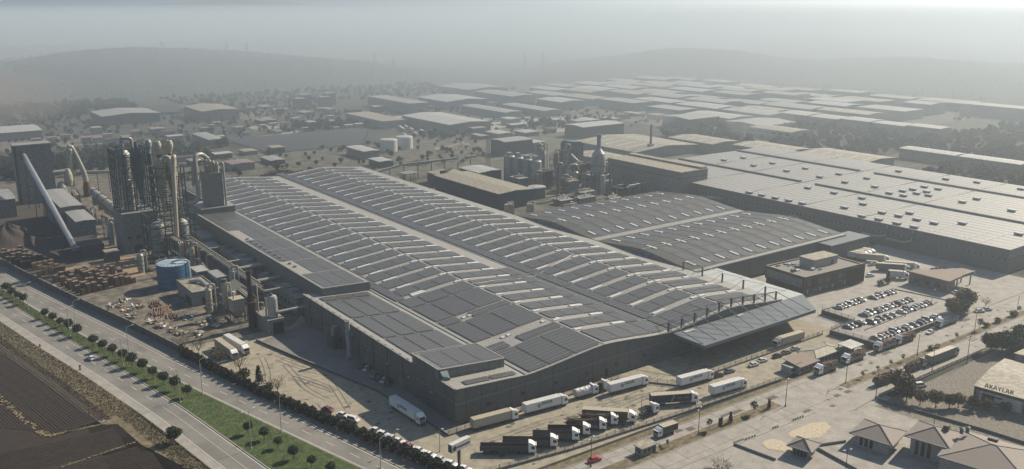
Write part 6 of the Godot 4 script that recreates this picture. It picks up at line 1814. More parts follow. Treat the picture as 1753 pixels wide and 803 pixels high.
	lathe_part(s, "silo", "silo", Vector3(0.2, 0, 3.4), [[2.0, 6.4], [2.0, 14.2], [1.7, 15.2], [0.7, 15.7], [0.05, 15.8]], 20)
	lathe_part(s, "inlet_cap", "dark_steel", Vector3(-0.3, 0, 3.4), [[0.7, 15.2], [0.7, 16.4], [0.05, 16.6]], 12)
	pipe_part(s, "side_pipe", "pipe", [Vector3(-1.6, 6.4, 0.8), Vector3(-1.6, 14.0, 0.8)], 0.45, 8)
	s = thing("bag_filter", "beige hopper filter on legs left of the rusty chimney", "filter", Vector3(-22.5, 0.05, -134))
	g = Geo.new(); g.box(Vector3(-2.6, 5.2, -2.6), Vector3(2.6, 10.6, 2.6)); part(g, "casing", "cream", s)
	g = Geo.new(); g.hexa([Vector3(-0.5, 2.4, 0.5), Vector3(0.5, 2.4, 0.5), Vector3(0.5, 2.4, -0.5), Vector3(-0.5, 2.4, -0.5), Vector3(-2.6, 5.2, 2.6), Vector3(2.6, 5.2, 2.6), Vector3(2.6, 5.2, -2.6), Vector3(-2.6, 5.2, -2.6)]); part(g, "hopper", "cream", s)
	for q in [[-2.4, -2.4], [2.4, -2.4], [2.4, 2.4], [-2.4, 2.4]]: slab("leg", "steel", s, Vector3(q[0] - 0.15, 0, q[1] - 0.15), Vector3(q[0] + 0.15, 5.2, q[1] + 0.15))
	lathe_part(s, "vent_pipe", "white", Vector3(-1.4, 0, 0.8), [[0.35, 10.6], [0.35, 12.8], [0.8, 13.2], [0.7, 13.8], [0.05, 14.0]], 12)
	for i in 5: slab("casing_rib", "trim", s, Vector3(-2.5 + i * 1.2, 5.3, 2.6), Vector3(-2.4 + i * 1.2, 10.5, 2.7))
	s = thing("cream_silo", "slim cream silo with dark cap left of the hopper filter", "silo", Vector3(-24.2, 0.05, -143.6))
	lathe_part(s, "shell", "cream", Vector3.ZERO, [[0.4, 3.0], [1.25, 5.6], [1.25, 15.4], [0.9, 16.2]], 18)
	lathe_part(s, "cap", "dark_steel", Vector3.ZERO, [[1.3, 15.4], [1.3, 16.6], [0.1, 17.0]], 18)
	pipe_part(s, "bypass", "cream", bend([Vector3(1.0, 15.0, 0.6), Vector3(2.2, 14.6, 1.0), Vector3(2.2, 4.0, 1.0)], 0.7), 0.35, 8)
	for q in [[-0.9, -0.9], [0.9, -0.9], [0.9, 0.9], [-0.9, 0.9]]: slab("leg", "steel", s, Vector3(q[0] - 0.12, 0, q[1] - 0.12), Vector3(q[0] + 0.12, 6.0, q[1] + 0.12))
	s = thing("sloping_conveyor_roof", "cream sloping roof between the slim silo and the pipe rack", "roof", Vector3(-15.5, 0, -154))
	g = Geo.new(); g.hexa([Vector3(-3.5, 7.0, 8), Vector3(2.0, 10.0, 8), Vector3(2.0, 10.0, -8), Vector3(-3.5, 7.0, -8), Vector3(-3.5, 7.3, 8), Vector3(2.0, 10.3, 8), Vector3(2.0, 10.3, -8), Vector3(-3.5, 7.3, -8)]); part(g, "roof_slope", "cream", s)
	g = Geo.new(); g.box(Vector3(-3.0, 0, -7.5), Vector3(1.8, 7.0, 7.5)); part(g, "housing", "wall_mid", s)
	s = thing("wall_stack", "upright grey vent stack with an elbow beside the long factory wall", "chimney", Vector3(-2.4, 0.05, -70.8))
	pipe_part(s, "stack", "tank_grey", [Vector3(0, 8.2, 0), Vector3(0, 14.4, 0)], 0.85, 14); lathe_part(s, "rim", "trim", Vector3.ZERO, [[0.95, 14.0], [0.95, 14.6], [0.7, 14.6], [0.6, 13.8]], 14)
	pipe_part(s, "elbow", "tank_grey", bend([Vector3(2.3, 8.4, -0.2), Vector3(0.0, 8.4, 0), Vector3(-0.4, 6.6, 1.4), Vector3(-0.6, 1.2, 1.8)], 1.4), 0.85, 12); pipe_part(s, "fan", "tank_grey", [Vector3(-1.8, 1.0, 1.9), Vector3(-0.4, 1.0, 1.9)], 0.95, 14)
	s = thing("wall_duct", "grey box fan unit with an upright duct against the long wall", "duct", Vector3(-2.2, 0.05, -84))
	g = Geo.new(); g.box(Vector3(-1.6, 0, -3), Vector3(1.9, 4.6, 3)); part(g, "casing", "wall_dark", s); pipe_part(s, "duct", "tank_grey", bend([Vector3(-0.2, 4.6, 0), Vector3(-0.2, 8.2, 0), Vector3(2.1, 8.2, 0)], 1.0), 0.7, 10)
	# wood yard buildings and conveyor
	shed("chip_shed", "grey-roofed chip shed in front of its longer twin", -51.2, -41.8, -334, -304, 14, "wall_mid", "roof_pale", "shed")
	shed("chip_shed", "long grey-roofed chip shed with a white ridge strip behind a shorter one", -53, -42, -394, -335.5, 16.5, "wall_mid", "roof_pale", "shed")
	var tw := thing("feed_tower", "broad grey feed tower at the conveyor's upper end", "tower", Vector3(-50, 0, -446))
	g = Geo.new(); g.box(Vector3(-10.6, 0, -6), Vector3(11.5, 38.6, 6)); part(g, "wall", "wall_mid", tw)
	g = Geo.new(); g.box(Vector3(-10.9, 38.6, -6.3), Vector3(11.8, 39.4, 6.3)); part(g, "roof_edge", "trim", tw)
	slab("inlet_door", "dark", tw, Vector3(-7, 29.5, 6), Vector3(-3.5, 34.5, 6.15)); slab("corner_post", "wall_dark", tw, Vector3(-11, 0, 6), Vector3(-9.6, 38.6, 6.4))
	for i in 3: slab("cladding_joint", "dark_steel", tw, Vector3(-10.6 + 5.5 * (i + 1), 0.2, 6.0), Vector3(-10.5 + 5.5 * (i + 1), 38.4, 6.06))
	var cv := thing("conveyor", "long shiny tubular conveyor climbing to the grey feed tower", "conveyor", Vector3(-57.4, 0, -281))
	pipe_part(cv, "tube", "galv", [Vector3(0, 5.4, 0), Vector3(2.2, 33.0, -160)], 1.5, 14)
	g = Geo.new()
	for i in 5:
		var p := Vector3(0, 5.4, 0).lerp(Vector3(2.2, 33.0, -160), 0.12 + i * 0.19)
		g.bar(p + Vector3(-1.4, -1.0, 0), Vector3(p.x - 3.0, 0, p.z), 0.4); g.bar(p + Vector3(1.4, -1.0, 0), Vector3(p.x + 3.0, 0, p.z), 0.4); g.bar(Vector3(p.x - 2.2, p.y * 0.5, p.z), Vector3(p.x + 2.2, p.y * 0.5, p.z), 0.3)
	part(g, "trestles", "frame_green", cv)
	g = Geo.new(); g.box(Vector3(-1.2, 4.0, -0.6), Vector3(4.4, 5.6, 2.0)); part(g, "head_box", "wall_mid", cv); slab("head_lid", "roof_white", cv, Vector3(-0.6, 5.6, -0.4), Vector3(4.6, 5.9, 2.2)); g = Geo.new(); g.box(Vector3(0, 0, 0), Vector3(2.6, 4.0, 1.6)); part(g, "discharge_chute", "dark_steel", cv)
	shed("intake_bunker", "small concrete bunker on the edge of the wood chip floor", -46.8, -40.2, -266, -259.5, 5.4, "concrete_dark", "roof_cream", "bunker", "", 0, 0, 0, true)
	shed("plant_hall", "dark grey hall at the far left edge of the plant", -112, -68, -440, -402, 13, "wall_mid", "roof_pale", "building", "", 1)
	shed("loading_shed", "low dark machinery shed between the chip sheds and the chip floor", -55, -44, -300, -276, 6, "wall_dark", "roof_dark", "shed", "", 0, 0, 0, true)
	var dr := thing("rotary_drum", "long grey rotary drum lying between the chip sheds and the tower", "drum", Vector3(-20.5, 0, -383))
	pipe_part(dr, "drum", "pipe", [Vector3(0, 8.2, -35), Vector3(-0.6, 8.2, 34)], 2.4, 18)
	for i in 4:
		pipe_part(dr, "riding_ring", "rust_dark", [Vector3(0, 8.2, -26 + i * 17), Vector3(0, 8.2, -25 + i * 17)], 2.75, 18); slab("pier", "concrete", dr, Vector3(-2.2, 0, -26 + i * 17), Vector3(2.2, 6.0, -25 + i * 17))
	var du := thing("hooked_duct", "pale hooked duct with a rusty foot behind the drum", "duct", Vector3(-27, 0, -444))
	pipe_part(du, "duct", "pipe", bend([Vector3(-1, 8, 1), Vector3(-0.4, 30, 0.4), Vector3(1.2, 36, 0), Vector3(4.0, 28, 0), Vector3(7.6, 16, 1), Vector3(8.0, 9.0, 2)], 4.0), 1.7, 12); lathe_part(du, "rusty_foot", "rust", Vector3(8.0, 0, 2), [[2.6, 0], [2.6, 6], [1.9, 10.5]], 16)
	lathe_part(du, "top_cone", "pipe", Vector3(0, 0, 0), [[2.2, 30], [2.4, 33], [0.8, 36.5], [0.1, 36.6]], 14)
	var cl := thing("process_vessel", "lumpy pale process vessel between feed tower and hooked duct", "vessel", Vector3(-34, 0, -441))
	pipe_part(cl, "vessel", "pipe", [Vector3(-5.5, 19, 0), Vector3(4.5, 19, 0)], 1.6, 14); lathe_part(cl, "elbow_body", "cream", Vector3(4.0, 0, 0), [[2.0, 9], [3.0, 13], [2.6, 17], [1.4, 20.6], [0.2, 21]], 14); lathe_part(cl, "lower_body", "tank_grey", Vector3(-1.0, 0, 1), [[3.2, 0], [3.2, 9], [2.0, 12], [0.1, 13]], 14)
	var mp := thing("trunk_pipe", "long white trunk pipe behind the cyclone tower", "pipe", Vector3(-18, 0, -456))
	pipe_part(mp, "pipe", "pipe", [Vector3(-3, 15, 0), Vector3(20, 14.2, 8)], 1.2, 12)
	for i in 3: slab("support", "steel", mp, Vector3(1.0 + i * 7, 0, 1.6 + i * 2.4), Vector3(1.5 + i * 7, 13.6, 2.1 + i * 2.4))
	# smaller vessels, tanks and pipe bundles filling the plant
	var vs := [[-12.5, -168.0, 0], [-12.0, -214.0, 1], [-13.0, -226.0, 0], [-29.0, -216.0, 1], [-36.5, -232.0, 0], [-11.5, -131.0, 1], [-28.5, -152.0, 0], [-17.0, -138.0, 2], [-36.0, -296.0, 0], [-33.0, -312.0, 1], [-30.0, -330.0, 2], [-35.0, -350.0, 0], [-31.0, -368.0, 1], [-34.0, -398.0, 2], [-12.0, -300.0, 0], [-8.0, -318.0, 1], [-4.0, -340.0, 2], [2.0, -300.0, 0], [-16.5, -238.0, 2], [-2.0, -362.0, 0], [12.0, -320.0, 1], [14.0, -345.0, 2], [-24.0, -232.0, 1], [-10.5, -246.0, 0]]
	for i in vs.size():
		var q: Array = vs[i]
		var o := thing("process_unit", "%s amid the left plant's pipework, %s of the small units" % [["upright vessel with a bent pipe", "lying tank on saddles", "pipe bundle on a steel trestle"][q[2]], nth(i)], "plant unit", Vector3(q[0], 0.08, q[1]), rng.randf_range(-0.2, 0.2), "small units of the left plant")
		var hh := rng.randf_range(6.0, 13.0)
		if q[2] == 0:
			lathe_part(o, "vessel", ["silo", "pipe", "cream", "tank_grey"][i % 4], Vector3.ZERO, [[1.5, 0], [1.5, hh], [0.9, hh + 0.8], [0.1, hh + 1.0]], 14)
			pipe_part(o, "pipe", "pipe", bend([Vector3(0, hh + 0.5, 0), Vector3(0, hh + 2.2, 0), Vector3(2.6, hh + 2.2, 0.6), Vector3(2.6, 0.2, 0.6)], 0.9), 0.4, 8)
			for k in 3: lathe_part(o, "ring", "dark_steel", Vector3.ZERO, [[1.5, 1.8 + k * 2.0], [1.7, 1.85 + k * 2.0], [1.7, 2.0 + k * 2.0], [1.5, 2.05 + k * 2.0]], 14)
			var lg := Geo.new()
			for k in int(hh / 0.5): lg.bar(Vector3(-1.75, 0.4 + k * 0.5, -0.3), Vector3(-1.75, 0.4 + k * 0.5, 0.3), 0.06)
			lg.bar(Vector3(-1.75, 0, -0.3), Vector3(-1.75, hh, -0.3), 0.08); lg.bar(Vector3(-1.75, 0, 0.3), Vector3(-1.75, hh, 0.3), 0.08)
			part(lg, "ladder", "dark_steel", o)
		elif q[2] == 1:
			pipe_part(o, "tank", ["galv", "cream", "tank_grey"][i % 3], [Vector3(0, 2.6, -4), Vector3(0, 2.6, 4)], 1.5, 14)
			for k in [-2.6, 2.6]: slab("saddle", "concrete", o, Vector3(-1.3, 0, k - 0.4), Vector3(1.3, 1.6, k + 0.4))
			lathe_part(o, "manhole", "dark_steel", Vector3(0, 0, 1), [[0.5, 3.9], [0.5, 4.6], [0.05, 4.7]], 10); pipe_part(o, "pipe", "pipe", bend([Vector3(0, 4.0, -2.5), Vector3(0, 6.5, -2.5), Vector3(-3, 6.5, -2.5), Vector3(-3, 0.2, -2.5)], 0.8), 0.28, 8)
		else:
			frame(o, "trestle", Vector3(-2, 0, -6), Vector3(2, hh, 6), 2, 1, 3, "frame_green", 0.22)
			for k in 4: pipe_part(o, "pipe", ["pipe", "cream", "galv", "rust"][k], bend([Vector3(-1.5 + k, 0.3, 7), Vector3(-1.5 + k, hh + 0.6, 7), Vector3(-1.5 + k, hh + 0.6, -7 - k), Vector3(-1.5 + k, 1.0, -7 - k)], 1.2), 0.3 + 0.08 * (k % 2), 8)
	# heap of chips
	g = Geo.new()
	for i in 30:
		for k in 14:
			var pts := []
			for q in [[i, k], [i + 1, k], [i + 1, k + 1], [i, k + 1]]:
				var ang: float = TAU * q[0] / 30.0; var rr: float = q[1] / 14.0
				pts.append(Vector3(-80 + cos(ang) * 17 * rr, 0.08 + 8.5 * (1.0 - rr) * (1.0 + 0.12 * sin(ang * 5 + rr * 7)), -345 + sin(ang) * 26 * rr))
			g.quad(pts[0], pts[1], pts[2], pts[3])
	var hp := part(g, "chip_heap", "rust_dark", self); tag(hp, "brown heap of wood chips beside the long conveyor", "heap")
	# wall along the left road
	var wl := thing("road_wall", "long dark concrete wall between the left road and the pallet yard", "wall")
	var z := -340.0
	while z < -112.0:
		g = Geo.new(); g.bar(Vector3(road_x(6, z), 1.45, z), Vector3(road_x(6, z + 5.9), 1.45, z + 5.9), 0.25, 2.9); part(g, "wall_bay", "concrete_dark", wl)
		g = Geo.new(); g.bar(Vector3(road_x(6, z), 2.98, z), Vector3(road_x(6, z + 5.95), 2.98, z + 5.95), 0.4, 0.16); part(g, "coping", "concrete", wl)
		g = Geo.new(); g.cbox(Vector3(road_x(6, z), 1.6, z), Vector3(0.5, 3.2, 0.5)); part(g, "pier", "concrete_dark", wl)
		z += 6.0
	build_yard()

func slab_thing(n: String, label: String, cat: String, m: String, lo: Vector3, hi: Vector3) -> void:
	var o := thing(n, label, cat, Vector3((lo.x + hi.x) * 0.5, 0, (lo.z + hi.z) * 0.5))
	var g := Geo.new(); var h := (hi - lo) * 0.5
	g.hexa([Vector3(-h.x, lo.y, h.z), Vector3(h.x, lo.y + 0.6, h.z), Vector3(h.x, lo.y + 0.6, -h.z), Vector3(-h.x, lo.y, -h.z), Vector3(-h.x, lo.y + 0.3, h.z), Vector3(h.x, hi.y, h.z), Vector3(h.x, hi.y, -h.z), Vector3(-h.x, lo.y + 0.3, -h.z)])
	part(g, "lid", m, o)
	for s in [-1, 1]: slab("post", "steel", o, Vector3(-h.x + 0.2, 0, s * h.z * 0.9 - 0.1), Vector3(-h.x + 0.4, lo.y, s * h.z * 0.9 + 0.1))

func pallet_proto(k: int) -> Array:
	var key := "pallets %d" % k
	if mesh_cache.has(key): return mesh_cache[key]
	var g := Geo.new(); var top := Geo.new(); var n := 5 + k * 2
	for i in n:
		var y := i * 0.52
		var j := Vector3(rng.randf_range(-0.06, 0.06), 0, rng.randf_range(-0.06, 0.06))
		g.box(Vector3(-1.05, y, -1.05) + j, Vector3(1.05, y + 0.40, 1.05) + j)
		for s in [-0.9, 0.0, 0.9]: g.box(Vector3(s - 0.1, y + 0.40, -1.0), Vector3(s + 0.1, y + 0.52, 1.0))
	var ty := n * 0.52
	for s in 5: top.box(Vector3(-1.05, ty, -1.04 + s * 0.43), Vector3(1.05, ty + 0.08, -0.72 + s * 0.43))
	mesh_cache[key] = [g, top]
	return mesh_cache[key]

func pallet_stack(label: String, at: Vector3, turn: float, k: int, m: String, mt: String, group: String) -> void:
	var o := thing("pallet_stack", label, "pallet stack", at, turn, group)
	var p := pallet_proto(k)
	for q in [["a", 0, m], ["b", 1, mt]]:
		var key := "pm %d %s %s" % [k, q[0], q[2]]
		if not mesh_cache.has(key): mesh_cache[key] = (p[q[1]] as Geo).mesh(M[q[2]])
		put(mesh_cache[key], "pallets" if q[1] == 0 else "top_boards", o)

func build_yard() -> void:
	# pallet stacks: near block
	var u := Vector2(0.22, 1.0).normalized()     # along the wall, towards the camera
	var v := Vector2(1.0, -0.22).normalized()
	for r in 8:
		for c in 10:
			var p := Vector2(-74.0, -238.5) + u * (r * 4.0) + v * (c * 2.62 + 0.4 * (r % 2))
			if r < 2 and c > 7: continue
			if rng.randf() < 0.08: continue
			if r == 3 and c > 1: continue
			var hk := rng.randi() % 3
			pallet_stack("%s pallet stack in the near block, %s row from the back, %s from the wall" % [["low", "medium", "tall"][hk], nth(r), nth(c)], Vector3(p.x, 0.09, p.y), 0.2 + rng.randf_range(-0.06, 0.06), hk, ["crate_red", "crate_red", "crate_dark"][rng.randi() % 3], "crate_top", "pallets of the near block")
	for r in 9:
		for c in 5:
			var p := Vector2(-90.0, -306.0) + u * (r * 6.6) + v * (c * 2.7)
			if rng.randf() < 0.1: continue
			var tan := r > 5
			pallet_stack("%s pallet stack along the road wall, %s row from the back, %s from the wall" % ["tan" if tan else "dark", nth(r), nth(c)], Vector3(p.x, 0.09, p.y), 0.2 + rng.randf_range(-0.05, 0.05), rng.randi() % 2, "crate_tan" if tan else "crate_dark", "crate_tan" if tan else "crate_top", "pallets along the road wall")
	# scrap and pipe heaps in the sunny part of the yard
	var sc := [[-47.0, -164.0, 4.0, "pipes"], [-43.0, -168.0, 3.5, "pipes"], [-42.0, -156.0, 3.5, "pipes"], [-38.8, -151.0, 3.2, "blue"], [-52.0, -178.0, 3.0, "mixed"], [-56.5, -175.0, 2.5, "mixed"], [-60.5, -184.0, 3.0, "mixed"], [-55.0, -190.0, 2.6, "mixed"], [-36.0, -140.0, 3.0, "mixed"], [-50.5, -146.0, 2.4, "mixed"], [-46.0, -134.0, 2.6, "mixed"], [-41.0, -128.0, 3.0, "mixed"], [-31.5, -143.0, 2.6, "blue"], [-48.0, -138.5, 2.0, "mixed"], [-33.0, -134.0, 2.4, "mixed"], [-52.0, -154.0, 2.0, "mixed"], [-44.5, -177.0, 2.5, "pipes"], [-57.0, -166.0, 2.2, "mixed"]]
	for i in sc.size():
		var s: Array = sc[i]
		var kind: String = s[3]
		var o := thing("scrap_pile", "%s in the sunny scrap yard, %s of the piles there" % [{"pipes": "heap of rusty pipes and beams", "blue": "blue and grey scrap heap", "mixed": "small heap of mixed scrap"}[kind], nth(i)], "scrap", Vector3(s[0], 0.08, s[1]), rng.randf_range(-0.5, 0.5), "scrap piles in the yard")
		var g := Geo.new(); var h := Geo.new()
		for k in 26:
			var p := Vector3(rng.randfn() * s[2] * 0.4, rng.randf_range(0.15, 0.9), rng.randfn() * s[2] * 0.45)
			if kind == "pipes":
				g.col = Color(0.12, 0.07, 0.05) * rng.randf_range(0.5, 1.6)
				var d := Vector3(rng.randf_range(-0.5, 0.5), rng.randf_range(-0.1, 0.1), rng.randf_range(1.5, 3.0))
				g.tube([p - d, p + d], rng.randf_range(0.1, 0.25), 6)
			else:
				g.col = ([Color(0.05, 0.12, 0.22), Color(0.3, 0.36, 0.42), Color(0.1, 0.11, 0.12)] if kind == "blue" else [Color(0.5, 0.46, 0.38), Color(0.12, 0.09, 0.07), Color(0.28, 0.25, 0.22), Color(0.45, 0.30, 0.16), Color(0.6, 0.6, 0.58), Color(0.09, 0.11, 0.07)])[k % (3 if kind == "blue" else 6)] * rng.randf_range(0.6, 1.1)
				if k % 4 == 3: h.col = g.col; h.tube([p - Vector3(0.6, 0, 0.2), p + Vector3(0.6, 0.1, 0.2)], rng.randf_range(0.2, 0.45), 8)
				else: g.bar(p, p + Vector3(rng.randfn(), rng.randf_range(0, 0.5), rng.randfn()).normalized() * rng.randf_range(0.5, 1.8), rng.randf_range(0.3, 1.1), rng.randf_range(0.15, 0.7))
		part(g, "scrap_pieces", "tinted", o)
		if h.v.size() > 0: part(h, "drums", "tinted", o)
	# long low kerb wall that bounds the shaded lane
	var kw := thing("yard_wall", "low concrete wall dividing the sunny yard from the shaded lane", "wall")
	var path := [Vector3(-24.5, 0, -108), Vector3(-23.5, 0, -103), Vector3(-17, 0, -74), Vector3(-8, 0, -37), Vector3(-6.2, 0, -10), Vector3(-5.8, 0, 5)]
	for i in path.size() - 1:
		var g := Geo.new(); g.bar(path[i] + Vector3(0, 0.45, 0), path[i + 1] + Vector3(0, 0.45, 0), 0.3, 0.9); part(g, "wall_run", "concrete_dark", kw)
		g = Geo.new(); g.bar(path[i] + Vector3(0, 0.95, 0), path[i + 1] + Vector3(0, 0.95, 0), 0.42, 0.12); part(g, "coping", "concrete", kw)

# ---------------------------------------------------------------- the second plant, behind the lower hall
func build_center() -> void:
	shed("dark_hall", "dark blue-walled hall with cream roof behind the largest hall", 186, 214, -318, -239, 11.7, "wall_blue", "roof_cream", "building", "", 1)
	shed("cream_shed", "low cream-roofed shed behind the dark blue hall", 198, 220, -349, -327, 8, "wall_dark", "roof_cream", "shed")
	shed("pale_shed", "pale-roofed dark shed left of the row of silos", 224, 244, -345, -318, 9, "wall_dark", "roof_white", "shed")
	for i in 4:
		var o := thing("concrete_silo", "tall grey concrete silo in the row of four, %s from the left" % nth(i), "silo", Vector3(250.0 + i * 1.1, 0, -316.0 + i * 9.3), 0.0, "row of four concrete silos")
		lathe_part(o, "shell", "silo", Vector3.ZERO, [[4.3, 0], [4.3, 18.5], [3.9, 19.0], [0.1, 19.2]], 24)
		slab("head_house", "tank_grey", o, Vector3(-1.6, 19.0, -1.8), Vector3(1.6, 21.5 + (i % 2) * 0.8, 1.8))
		slab("ladder", "dark_steel", o, Vector3(-4.5, 0, -0.3), Vector3(-4.25, 19.5, 0.3))
	var s := thing("tall_silo", "tallest pale silo with piping on top right of the silo row", "silo", Vector3(270.5, 0, -304))
	lathe_part(s, "shell", "silo", Vector3.ZERO, [[4.2, 0], [4.2, 20], [3.0, 22.5], [1.6, 23.0], [1.6, 26], [0.1, 26.2]], 22)
	pipe_part(s, "riser", "white", [Vector3(4.4, 1, 2.2), Vector3(4.4, 19.5, 2.2)], 0.5, 8)
	frame(s, "top_frame", Vector3(-3.5, 20, -3.5), Vector3(3.5, 27, 3.5), 2, 2, 2, "dark_steel", 0.25)
	for i in 3: pipe_part(s, "crown_pipe", "pipe", bend([Vector3(-2 + i * 1.8, 22, 1), Vector3(-2 + i * 1.8, 28 - i, 1), Vector3(0.5 + i * 1.8, 28 - i, -1), Vector3(0.5 + i * 1.8, 22, -1)], 1.0), 0.45, 8)
	s = thing("bottle_stack", "bottle-shaped vessel with a chimney neck, tallest in the second plant", "chimney", Vector3(274.5, 0, -243.5))
	lathe_part(s, "vessel", "tank_grey", Vector3.ZERO, [[2.5, 12.0], [5.0, 15.0], [5.0, 25.0], [4.3, 28.0], [1.9, 31.0], [1.5, 32.0], [1.45, 39.0], [1.9, 39.2], [1.9, 41.4], [1.4, 41.4], [1.3, 39.5]], 22)
	for q in [[-3.4, -3.4], [3.4, -3.4], [3.4, 3.4], [-3.4, 3.4]]: slab("leg", "concrete", s, Vector3(q[0] - 0.6, 0, q[1] - 0.6), Vector3(q[0] + 0.6, 16.0, q[1] + 0.6))
	lathe_part(s, "gallery", "dark_steel", Vector3.ZERO, [[5.0, 20.0], [6.0, 20.0], [6.0, 20.3], [5.0, 20.3]], 20)
	pipe_part(s, "collar_pipe", "pipe", bend([Vector3(-5, 23, 2), Vector3(-5.5, 28, 3), Vector3(-1.5, 31, 2)], 1.5), 0.6, 8)
	s = thing("cooling_column", "pale column pair at the foot of the bottle-shaped vessel", "tank", Vector3(277, 0, -238))
	lathe_part(s, "column", "silo", Vector3(-3.5, 0, 0), [[1.7, 0], [1.7, 13.5], [0.1, 14.2]], 16); pipe_part(s, "downpipe", "white", [Vector3(-0.6, 0.5, 0), Vector3(-0.6, 13, 0), Vector3(4.0, 13.4, -1)], 0.45, 8); slab("cabin", "wall_pale", s, Vector3(0.6, 0, -3), Vector3(6, 9, 1))
	s = thing("grey_tower", "grey gabled tower block behind the second plant's pipes", "tower", Vector3(300, 0, -303))
	var g := Geo.new(); g.extrude([Vector2(-6.5, 0), Vector2(6.5, 0), Vector2(6.5, 25), Vector2(4.0, 27), Vector2(-4.0, 27.6), Vector2(-6.5, 25.5)], Vector3(0, 0, 6), Vector3(1, 0, 0), Vector3(0, 1, 0), Vector3(0, 0, -12)); part(g, "block", "wall_teal", s)
	slab("window", "glass", s, Vector3(-1, 17, 6), Vector3(0.5, 19.5, 6.1)); slab("louvre", "dark_steel", s, Vector3(1.6, 12, 6), Vector3(3.6, 14, 6.1))
	pipe_part(s, "chute", "pipe", [Vector3(-7.0, 20, 4), Vector3(-0.0, 6.0, 20)], 0.9, 10)
	shed("blue_workshop", "dark blue workshop with a stepped grey roof behind the silos", 312, 342, -430, -408, 13, "wall_blue", "roof_pale", "building", "", 2)
	shed("pale_workshop", "small pale workshop right of the dark blue workshop", 344, 356, -424, -408, 9, "wall_white", "roof_white", "building")
	shed("beige_hall", "beige-roofed hall behind the bottle-shaped vessel", 333, 361, -342, -303, 10, "wall_pink", "roof_cream", "building", "", 0, 0, 3)
	for i in 2:
		s = thing("black_chimney", "thin black chimney in the second plant, %s one" % ["left", "right"][i], "chimney", Vector3([245.5, 270.4][i], 0, [-252.0, -226.6][i]), 0.0, "thin black chimneys of the second plant")
		lathe_part(s, "stack", "dark_steel", Vector3.ZERO, [[0.95, 0], [0.8, 23.2 if i == 0 else 17.6], [0.55, 23.2 if i == 0 else 17.6]], 12); lathe_part(s, "base_ring", "concrete", Vector3.ZERO, [[1.6, 0], [1.6, 1.0], [0.9, 1.2]], 12)
	s = thing("smoking_chimney", "thin dark chimney rising from the cream factory wing", "chimney", Vector3(412, 9, -331))
	lathe_part(s, "stack", "dark_steel", Vector3.ZERO, [[1.1, 0], [0.9, 19], [0.7, 19]], 12); slab("base", "roof_cream", s, Vector3(-2, 0, -2), Vector3(2, 2.2, 2))
	s = thing("green_tank", "squat green tank at the end of the dark blue hall", "tank", Vector3(230.5, 0, -257))
	lathe_part(s, "shell", "wall_teal", Vector3.ZERO, [[6.2, 0], [6.2, 7.2]], 26); lathe_part(s, "top", "roof_white", Vector3.ZERO, [[6.3, 7.2], [6.0, 7.6], [0.1, 8.4]], 26)
	s = thing("process_column", "pair of pale process columns in the middle of the second plant", "tank", Vector3(270.5, 0, -268.5))
	for i in 2: lathe_part(s, "column", "silo", Vector3(i * 5.0 - 2.0, 0, i * 1.5), [[2.1, 0], [2.1, 12.0 - i], [1.2, 13.0 - i], [0.1, 13.2 - i]], 16)
	pipe_part(s, "hood_duct", "pipe", bend([Vector3(-4, 14, 0), Vector3(0, 17, 0), Vector3(5, 16.5, 1), Vector3(6, 12, 1.5)], 2.2), 0.8, 10)
	for i in 2:
		s = thing("storage_tank", "squat white storage tank behind the largest hall, %s one" % ["left", "right"][i], "tank", Vector3([243.0, 263.0][i], 0, [-492.0, -499.0][i]), 0.0, "squat white storage tanks")
		lathe_part(s, "shell", "white", Vector3.ZERO, [[7.8, 0], [7.8, 10.6]], 28); lathe_part(s, "top", "roof_white", Vector3.ZERO, [[7.9, 10.6], [7.6, 10.9], [0.1, 11.6]], 28)
	shed("tank_shed", "low grey-roofed shed left of the white storage tanks", 205, 219, -500, -465, 7, "wall_mid", "roof_white", "shed")
	shed("tank_shed", "small dark shed in front of the white storage tanks", 196, 208, -440, -420, 5.5, "wall_dark", "roof_white", "shed")
	# conveyors
	s = thing("gallery_conveyor", "level conveyor gallery on posts behind the dark blue hall", "conveyor", Vector3(218, 0, -362))
	g = Geo.new(); g.bar(Vector3(-34, 12.2, -1), Vector3(34, 12.2, -1), 2.2, 1.4); part(g, "gallery", "steel", s)
	for i in 6: slab("post", "steel", s, Vector3(-32 + i * 12, 0, -1.6), Vector3(-31.4 + i * 12, 11.6, -1.0))
	s = thing("incline_conveyor", "sloping pale conveyor rising from the log heap", "conveyor", Vector3(170, 0, -372))
	g = Geo.new(); g.bar(Vector3(-26, 1.5, -6), Vector3(13, 11.8, 8), 2.6, 1.3); part(g, "gallery", "pipe", s)
	for i in 3: slab("post", "steel", s, Vector3(-10 + i * 8, 0, -1.0 + i * 3.0), Vector3(-9.5 + i * 8, 5.0 + i * 2.2, -0.5 + i * 3.0))
	s = thing("roof_conveyor", "conveyor gallery running over the cream shed's roof", "conveyor", Vector3(214, 0, -336))
	g = Geo.new(); g.bar(Vector3(-18, 11.0, 12), Vector3(26, 16.0, -22), 1.8, 1.3); part(g, "gallery", "concrete_dark", s); slab("head_box", "dark_steel", s, Vector3(-19.5, 9.5, 11), Vector3(-16, 12.5, 14))
	s = thing("hopper_tower", "open steel hopper tower behind the main roof edge", "tower", Vector3(186, 0, -356))
	frame(s, "steel_frame", Vector3(-5, 0, -4), Vector3(4, 7, 4), 2, 2, 2, "wall_teal", 0.3); slab("lid", "roof_pale", s, Vector3(-6, 7, -5), Vector3(6, 7.4, 5))
	s = thing("lattice_mast", "slender lattice mast beside the silo row", "mast", Vector3(256, 0, -353)); lattice(s, 29, 1.6, 0.9, 9, "steel", 0.22)
